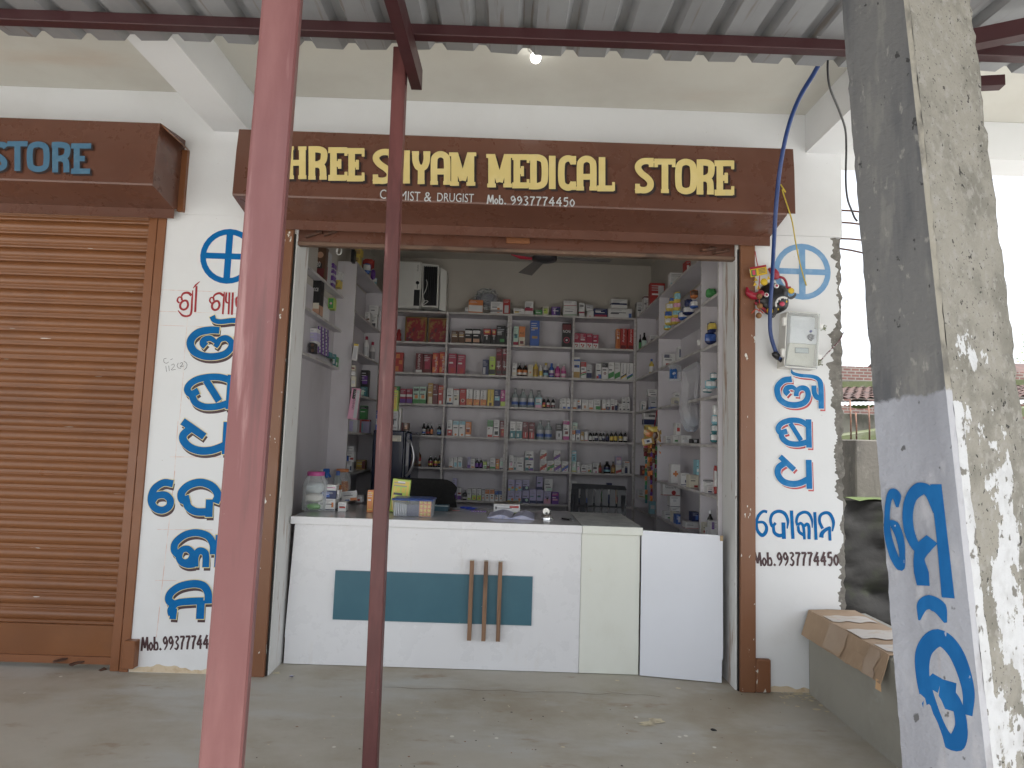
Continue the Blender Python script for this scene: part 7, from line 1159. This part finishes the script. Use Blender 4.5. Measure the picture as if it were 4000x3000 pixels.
a, b = W('C4', 60, 125, 1.7), W('C4', 366, 182, 1.7); g = MB(); g.add([(a.x, 1.7, a.z+.12), (b.x, 1.7, a.z+.12), (b.x, 1.7, b.z), (b.x-.12, 1.7, b.z+.005), (a.x+.06, 1.7, a.z)], [(0, 1, 2, 3, 4)], mat('red_cloth', (.5, .03, .06), .7)); o = g.build('red_pennant', loc=((a.x+b.x)/2, 1.7, a.z)); o.modifiers.new('t', 'SOLIDIFY').thickness = .003; tag(o, 'red cloth pennant hanging near the ceiling fan', 'pennant')
# ---------------------------------------------------------------- hanging goods on the right
BG = thing('plastic_bag', 'long clear plastic bag with folded blue masks hanging on the right rack', 'bag', W('C8', 630, 200, .9)); YB_ = PX(px('C8', 560, 300), XR_-.03).y
outl = [(560, -150), (700, -230), (740, -200), (728, 100), (725, 330), (720, 440), (660, 480), (600, 465), (545, 380), (522, 250), (540, 60)]
g = MB(); P = [W('C8', x, y, YB_) for x, y in outl]; c = sum(P, Vector())/len(P); n = len(P); vs = []
for s_, y in ((1, .02), (.85, -.02), (.5, -.04), (.2, -.035)):
    for p in P: vs.append(Vector((c.x+(p.x-c.x)*s_, YB_+y+.014*mnoise.noise(Vector((p.x*30, p.z*6, s_*5))), c.z+(p.z-c.z)*s_)))
g.add(vs, [(r_*n+i, r_*n+(i+1) % n, (r_+1)*n+(i+1) % n, (r_+1)*n+i) for r_ in range(3) for i in range(n)]+[[3*n+i for i in range(n)]], mat('dusty_film', (.6, .6, .63), .2, trans=.62, spec=.7), False); g.build('bag_film', BG)
a, b = W('C8', 565, 470, YB_+.03), W('C8', 715, 325, YB_+.03); pillow(Vector(((a.x+b.x)/2, YB_+.04, (a.z+b.z)/2)), (b.x-a.x)/2, .035, (b.z-a.z)/2, mat('mask_stack', (.42, .48, .58), .7, layers=[((.3, .36, .46), 30, (.5, 1, 3), .5, .6, .7, 3)]), None, 91, 2.6, .15, False).build('folded_masks', BG)
tz = thing('tube_pack', 'card of three blue and white tubes hanging in the middle right bay', 'tubes', W('C7', 530, 1400, .9)); YT = PX(px('C7', 500, 1400), XR_-.01).y
g = MB(); a, b = W('C7', 470, 1480, YT+.025), W('C7', 600, 1330, YT+.025); g.box((a.x, YT+.02, a.z), (b.x, YT+.024, b.z+.02), MILKY); g.build('blister_card', tz)
for x in (490, 516, 541): p, q = W('C7', x, 1450, YT), W('C7', x, 1345, YT); g = MB(); g.tube([p+Vector((0, 0, -.004)), p, p+(q-p)*.85, q], [.016, .012, .013, .004], mat('blue_tube', (.04, .15, .42), .35, layers=[((.7, .7, .72), 20, (1, 1, 1), .5, .55, .9, 1)]), 10); g.build('tube', tz)
SACH = ['gold', 'orange', 'brown', 'maroon', 'green', 'teal', 'purple', 'yellow']
YS = PX(px('C8', 240, 600), XR_-.05).y
hs_ = thing('sachet_strips', 'bunch of gold, orange and green sachet strips hanging on a red string', 'sachets', W('C8', 250, 400, YS))
g = MB(); g.tube([W('C8', 328, 150, YS), W('C8', 300, 250, YS), W('C8', 270, 430, YS)], .004, mat('red_thread', (.4, .02, .03), .8), 6); g.build('hanging_string', hs_)
rg = random.Random(5)
for k, (x, y0, y1, wd_, cl) in enumerate(((188, 705, 1165, 22, ('green', 'teal', 'orange')), (218, 560, 900, 34, ('brown', 'orange', 'gold')), (238, 600, 1130, 24, ('orange', 'maroon', 'purple')), (262, 470, 760, 36, ('brown', 'gold', 'maroon')), (285, 620, 930, 24, ('green', 'maroon', 'teal')), (300, 450, 900, 30, ('maroon', 'brown', 'purple')), (175, 560, 700, 40, ('maroon', 'crimson', 'brown')), (318, 450, 680, 26, ('gold', 'yellow', 'orange')))):
    g = MB(); y = y0; j = 0
    while y < y1:
        h = rg.uniform(36, 52); a, b = W('C8', x-wd_/2+rg.uniform(-4, 4), y+h, YS), W('C8', x+wd_/2+rg.uniform(-4, 4), y+3, YS); M = film(cl[j % len(cl)]); yo = YS-.006*k+rg.uniform(-.01, .01); m_ = (a+b)/2
        g.add([(a.x, yo, a.z), (b.x, yo+rg.uniform(-.012, .012), a.z+rg.uniform(-.005, .005)), (b.x, yo, b.z), (a.x, yo+rg.uniform(-.012, .012), b.z), (m_.x, yo-.014, m_.z)], [(0, 1, 4), (1, 2, 4), (2, 3, 4), (3, 0, 4)], M); y += h; j += 1
    g.build('sachet_strip', hs_)
for k, (x, y, sx, sy, c1_, rt) in enumerate(((205, 570, 60, 38, 'gold', .25), (205, 480, 42, 24, 'gold', -.1), (265, 455, 50, 30, 'yellow', .1), (285, 500, 40, 44, 'brown', .3), (318, 520, 24, 70, 'gold', 0), (225, 500, 40, 30, 'orange', -.3))):
    g = MB(); c = W('C8', x, y, YS-.05); k_ = CROP['C8'][2]*(YS+4.1)/F; P = [c+Vector((math.cos(rt)*u*sx*k_-math.sin(rt)*v*sy*k_, rg.uniform(-.01, .01), math.sin(rt)*u*sx*k_+math.cos(rt)*v*sy*k_)) for u, v in ((-1, -1), (1, -1), (1, 1), (-1, 1))]
    g.add(P+[c+Vector((0, -.016, 0))], [(0, 1, 4), (1, 2, 4), (2, 3, 4), (3, 0, 4)], film(c1_))
    if k == 0: g.add([c+(p-c)*.6+Vector((0, -.014, 0)) for p in P], [(0, 1, 2, 3)], paint('white')); g.add([c+(p-c)*.25+Vector((0, -.0165, 0)) for p in P], [(0, 1, 2, 3)], paint('navy'))
    g.build('sachet', hs_)
# ---------------------------------------------------------------- things on the counter
def base(crop, x, y): return PZ(px(crop, x, y), ZT+.001)
def jar(crop, x0, x1, ytop, ybase, lid, label, fills, ylid):
    q = base(crop, (x0+x1)/2, ybase); a, b = W(crop, x0, ybase-100, q.y), W(crop, x1, ybase-100, q.y); r = (b.x-a.x)/2; zt = W(crop, x0, ytop, q.y).z; zl = W(crop, x0, ylid, q.y).z; H = zl-ZT; c = (q.x, q.y+r, ZT+.001)
    o = thing('plastic_jar', label, 'jar', c); g = MB(); pr = [(r*.9, .0)]
    for i in range(15): t = i/14; pr.append((r*(1-.02*(i % 2)-.3*max(0, t-.72)/.28*(1 if t > .72 else 0)), H*(.03+.93*t)))
    pr.append((r*.66, H)); g.lathe(c, pr, CLEAR, 24); g.build('jar_body', o)
    g = MB(); g.lathe((c[0], c[1], zl), [(r*.68, -.004), (r*.7, .004), (r*.7, zt-zl-.002), (r*.66, zt-zl)], mat('lid_'+lid, PAL[lid], .35), 22); g.build('screw_lid', o)
    for (M, z0, z1, s_) in fills: pillow((c[0], c[1], ZT+H*(z0+z1)/2), r*s_, r*s_, H*(z1-z0)/2, M, None, int(z0*90), 2.8, .1, False).build('contents', o)
jar('L2', 28, 262, 1166, 1535, 'magenta', 'big clear plastic jar with magenta lid at the counter left end', [(mat('green_balls', (.1, .4, .04), .3), .02, .2, .55), (mat('white_packs', (.65, .62, .58), .7), .24, .48, .8), (mat('pale_packs', (.55, .6, .62), .6), .5, .8, .8)], 1200)
jar('L2', 328, 494, 1141, 1400, 'orange', 'clear plastic jar with orange lid and orange sweets on the counter', [(mat('orange_sweets', (.6, .17, .02), .4, layers=[((.75, .4, .05), 30, (1, 1, 1), .5, .6, .8, 2)]), .03, .62, .82)], 1166)
q = base('L2', 285, 1420); a, b = W('L2', 255, 1300, q.y), W('L2', 312, 1300, q.y); r = (b.x-a.x)/2; zt = W('L2', 285, 1138, q.y).z; H = zt-ZT; sb = thing('spray_bottle', 'clear spray bottle with blue trigger head behind the cartons', 'spray bottle', (q.x, q.y, ZT)); BLT = mat('blue_trigger', (.02, .12, .42), .35)
g = MB(); g.lathe((q.x, q.y, ZT+.001), [(r, 0), (r, H*.5), (r*.5, H*.68), (r*.45, H*.72)], MILKY, 16); g.build('bottle_body', sb); g = MB(); g.lathe((q.x, q.y, ZT), [(r*.55, H*.7), (r*.6, H*.8), (r*.5, H*.86)], BLT, 14); g.box((q.x-r*1.1, q.y-.014, ZT+H*.86), (q.x+r*.9, q.y+.014, ZT+H*1.0), BLT, .006); g.bar((q.x+r*.2, q.y, ZT+H*.9), (q.x+r*1.3, q.y, ZT+H*.72), .012, .016, BLT); g.build('trigger_head', sb)
g = MB(); g.lathe((q.x-r*1.1, q.y, ZT+H*.93), [(.008, 0), (.008, .02)], WPLAS, 10, (-1, 0, 0)); g.build('nozzle', sb)
q = base('L2', 390, 1420); r = .035; H = W('L2', 390, 1160, q.y).z-ZT; bottle(q.x, q.y, ZT+.001, H, .036, 'white', 'blue', 'orange', 'small clear bottle with blue cap before the orange lidded jar', None, 'plastic_bottle', True)
def cbox(crop, x0, x1, yt, yb, body, bands, label, dep=.08, rz=0, lines=True, lift=0, txt=None, back=0):
    if lift: q = base(crop, (x0+x1)/2, lift)
    else: q = base(crop, (x0+x1)/2, yb)
    a, b = W(crop, x0, yb, q.y), W(crop, x1, yt, q.y); z0 = a.z if lift else ZT+.0012; return carton(a.x, b.x, q.y+back, z0, W(crop, (x0+x1)/2, yt, q.y).z-z0, body, bands, dep=dep, label=label, group='cartons lying on the counter', rz=rz, lines=lines, txt=txt)
cbox('L2', 216, 380, 1418, 1528, 'white', ((.05, .12, 'navy'), (.3, .7, 'orange', .78, .9)), 'white medicine carton with orange lettering, lowest beside magenta lidded jar', dep=.13, lines=True)
cbox('L2', 238, 386, 1342, 1416, 'navy', ((.2, .8, 'blue', .1, .6),), 'crumpled navy carton on the white one beside the jar', lift=1528, dep=.1); cbox('L2', 388, 415, 1340, 1416, 'white', ((.1, .5, 'grey', .1, .9),), 'narrow white carton beside the crumpled navy one', lift=1528); cbox('L2', 282, 388, 1288, 1340, 'white', ((.4, .6, 'pink', .2, .9),), 'small white carton with pink print, top of the pile by the jar', lift=1528)
cbox('L2', 402, 480, 1450, 1537, 'white', ((.35, .55, 'red', .15, .9),), 'white carton with red lettering in front on the counter', dep=.12, rz=.12); cbox('L2', 578, 626, 1390, 1450, 'white', ((.2, .5, 'red', .1, .6),), 'small white and red carton near the tall orange carton')
o = cbox('L2', 440, 585, 1345, 1435, 'white', ((.0, .28, 'orange', .55, .98), (.02, .14, 'blue', .2, .5)), 'tilted white and orange tablet leaflet carton on the counter', dep=.01, lift=1490, lines=True); o.rotation_euler = (-.3, -.12, .1)
cbox('L2', 668, 735, 1338, 1543, 'orange', ((.1, .9, 'yellow', .1, .9), (.15, .85, 'orange', .15, .85)), 'tall orange carton standing on the counter left of the thin post', dep=.05)
o = cbox('L2', 878, 1058, 1238, 1543, 'lime', ((.05, .95, 'yellow', .06, .94), (.88, .94, 'white', .3, .7), (.45, .8, 'lime', .2, .8), (.6, .75, 'yellow', .25, .45), (.6, .75, 'yellow', .55, .75)), 'tall lime yellow carton with faint drawings standing on the counter', dep=.055); o.rotation_euler = (0, .07, .05)
# lidded container
q = base('C5', 440, 1575); a, b = W('C5', 225, 1480, q.y), W('C5', 660, 1480, q.y); zt = W('C5', 440, 1402, q.y).z; BX = thing('plastic_container', 'clear plastic container with blue lid holding tablet strips on the counter', 'container', ((a.x+b.x)/2, q.y+.1, ZT))
g = MB(); x0, x1, y0, y1 = a.x, b.x, q.y, q.y+.2; vs = [(x0+.01, y0+.01, ZT+.001), (x1-.01, y0+.01, ZT+.001), (x1-.01, y1-.01, ZT+.001), (x0+.01, y1-.01, ZT+.001), (x0, y0, zt), (x1, y0, zt), (x1, y1, zt), (x0, y1, zt)]; g.add(vs, [(0, 3, 2, 1), (0, 1, 5, 4), (1, 2, 6, 5), (2, 3, 7, 6), (3, 0, 4, 7)], MILKY); g.build('tub', BX)
g = MB(); g.box((x0-.006, y0-.006, zt+.0005), (x1+.006, y1+.006, zt+.014), mat('blue_lid', (.03, .08, .3), .3, trans=.25), .005); g.box((x0+.02, y0+.02, zt+.0145), (x1-.02, y1-.02, zt+.018), mat('blue_lid', (.03, .08, .3), .3)); g.build('lid', BX)
for k in range(7): g = MB(); wt = x1-x0; xx = x0+.05*wt+.045*wt*k; g.box((xx, y0+.02, ZT+.004), (xx+.006, y1-.03, ZT+.095-.002*k), mat('foil_strip', (.4, .42, .48), .3, .4)); g.build('tablet_strip', BX)
g = MB(); g.box((x0+.36*wt, y0+.018, ZT+.004), (x0+.66*wt, y0+.026, ZT+.085), paint('navy'), .003); g.build('dark_strip', BX)
g = MB(); xa = x0+.665*wt; g.box((xa, y0+.02, ZT+.004), (x1-.04*wt, y0+.024, ZT+.12), paint('orange'))
for i in range(3):
    for j in range(4): g.lathe((xa+(.055+.095*i)*wt, y0+.0195, ZT+.02+.027*j), [(.0105, 0), (.0095, .004), (.004, .0055)], paint('yellow'), 12, (0, -1, 0))
g.build('orange_strip', BX)
q = base('C5', 750, 1512); a, b = W('C5', 672, 1500, q.y), W('C5', 826, 1500, q.y); tr = thing('tray', 'shallow dark teal tray behind the blue lidded container', 'tray', (q.x, q.y, ZT)); TT = mat('teal_tray', (.015, .06, .09), .4)
g = MB(); zt = W('C5', 750, 1460, q.y).z; g.box((a.x, q.y, ZT+.001), (b.x, q.y+.006, zt), TT); g.box((a.x, q.y+.006, ZT+.001), (b.x, q.y+.15, ZT+.006), TT); g.box((a.x, q.y+.15, ZT+.001), (b.x, q.y+.156, zt), TT); g.box((a.x, q.y+.0062, ZT+.0062), (a.x+.006, q.y+.1498, zt), TT); g.box((b.x-.006, q.y+.0062, ZT+.0062), (b.x, q.y+.1498, zt), TT); g.build('tray_body', tr)
g = MB(); g.box((a.x-.004, q.y-.003, zt+.0002), (b.x+.004, q.y+.012, zt+.006), mat('pale_rim', (.35, .42, .44), .4)); g.build('tray_rim', tr)
sc = thing('scissors', 'pair of scissors with blue handles lying on the counter', 'scissors', base('C5', 1100, 1495)); g = MB()
for (x, y) in ((1025, 1480), (1080, 1490)): q = base('C5', x, y); g.tube([q+Vector((.045*math.cos(t*.52), .022*math.sin(t*.52), .006)) for t in range(13)], .006, mat('blue_handle', (.02, .05, .4), .35), 8)
g.build('handle', sc); g = MB(); a, b = base('C5', 1120, 1494), base('C5', 1270, 1522); g.bar(a+Vector((0, 0, .004)), b+Vector((0, 0, .004)), .012, .003, STEEL); g.bar(a+Vector((0, .01, .007)), b+Vector((-.02, .03, .007)), .012, .003, STEEL); g.build('blade', sc)
tb = thing('tablet_strip', 'strip of purple tablets in silver foil lying by the scissors', 'tablets', base('C5', 1155, 1522)); a, b = base('C5', 1075, 1518), base('C5', 1245, 1524); g = MB(); g.bar(a+Vector((0, .01, .003)), b+Vector((0, .01, .003)), .045, .0015, mat('foil_strip', (.4, .42, .48), .3, .4)); g.build('foil', tb); g = MB()
for k in range(6):
    for j in (0, 1): c = a+(b-a)*((k+.5)/6)+Vector((0, -.002+.022*j, .004)); g.ball(c, .0085, mat('purple_tablet', (.36, .2, .55), .4), 8, (1, 1, .6))
g.build('tablets', tb)
q = base('C5', 910, 1508); g = MB(); g.add([q+Vector((-.03, -.01, .001)), q+Vector((.03, -.014, .001)), q+Vector((.034, .02, .003)), q+Vector((-.02, .026, .001))], [(0, 1, 2, 3)], mat('red_scrap', (.55, .12, .12), .5)); tag(g.build('paper_scrap', loc=q), 'small red scrap left of the scissors on the counter', 'scrap')
# open white carton, account book, tape, keys
q = base('C6', 110, 1395); a, b = W('C6', -60, 1350, q.y), W('C6', 224, 1350, q.y); zt = W('C6', 100, 1302, q.y).z
o = carton(a.x, b.x, q.y, ZT+.0012, zt-ZT, 'white', ((.02, .1, 'lime'), (.6, .85, 'red', .6, .95), (.4, .7, 'ink', .06, .12)), dep=.17, label='opened white carton with red mark and green edge on the counter', group='cartons lying on the counter')
g = MB(); w_ = (b.x-a.x)/2; g.add([(-w_, .17, zt-ZT+.001), (w_, .17, zt-ZT+.001), (w_+.01, .02, zt-ZT+.03), (-w_, .01, zt-ZT+.012)], [(0, 1, 2, 3)], paint('beige')); fl_ = g.build('open_flap', None, loc=(0, 0, 0)); fl_.parent = o
bk = thing('account_book', 'open account book with blue ruled pages lying on the counter', 'book', base('C6', 180, 1440)); PAGE = mat('ruled_page', (.52, .53, .66), .7, layers=[((.32, .36, .56), 60, (.15, 4, 1), .5, .56, .7, 1)])
for (p4, nm) in ((((-95, 1392), (170, 1380), (130, 1462), (-130, 1448)), 'page'), (((185, 1402), (385, 1402), (378, 1470), (125, 1462)), 'page')):
    P = [base('C6', x, y) for x, y in p4]; g = MB(); vs = []; n = 8
    for i in range(n+1):
        t = i/n; hh = .022*math.sin(math.pi*min(1, (1-t if nm == 'page' and p4[0][0] < 0 else t)*1.0+.05))**1.5+.006
        A_, B_ = P[0]+(P[1]-P[0])*t, P[3]+(P[2]-P[3])*t; vs += [A_+Vector((0, 0, hh)), B_+Vector((0, 0, hh)), B_+Vector((0, 0, .0005))]
    g.add(vs, [(3*i+j, 3*i+3+j, 3*i+4+j, 3*i+1+j) for i in range(n) for j in (0, 1)], PAGE); g.build('page', bk)
q = base('C6', 515, 1470); a, b = W('C6', 456, 1450, q.y), W('C6', 574, 1450, q.y); R_ = (b.x-a.x)/2; td = thing('tape_ring', 'shiny metal ring with a bulldog clip on the counter edge', 'ring', q); CHR = mat('chrome', (.75, .76, .78), .08, 1); hq = W('C6', 515, 1420, q.y).z-ZT
g = MB(); c = (q.x, q.y+R_, ZT+.001); g.lathe(c, [(R_, 0), (R_, hq), (R_-.003, hq), (R_-.003, .001)], CHR, 28); g.build('metal_ring', td)
g = MB(); z0, z1 = W('C6', 505, 1420, q.y+R_).z, W('C6', 505, 1368, q.y+R_).z; x_ = W('C6', 507, 1400, q.y+R_).x; g.lathe((x_, q.y+R_, (z0+z1)/2+.012), [(.024, -.003), (.026, 0), (.024, .003)], mat('clip_silver', (.6, .6, .58), .3, .5), 16, (.25, 1, 0)); g.tube([(x_, q.y+R_, z0+.02), (x_+.02, q.y+R_*.6, z0-.012), (x_+.05, q.y+R_*.5, z0-.03)], .009, STEEL, 8); g.build('clip', td)
ky = thing('keys', 'black car key with a metal key lying on the counter', 'keys', base('C6', 740, 1470)); a, b = base('C6', 690, 1462), base('C6', 762, 1474); g = MB(); g.bar(a+Vector((0, .0, .007)), b+Vector((0, 0, .007)), .03, .012, BLK); g.build('key_fob', ky); g = MB(); c = base('C6', 800, 1486); g.bar(b+Vector((0, 0, .006)), c+Vector((0, 0, .004)), .012, .003, STEEL); g.build('key_blade', ky); g = MB(); c = base('C6', 675, 1458); g.tube([c+Vector((.014*math.cos(t*.5), .014*math.sin(t*.5), .004)) for t in range(14)], .0018, STEEL, 6); g.build('key_ring', ky)
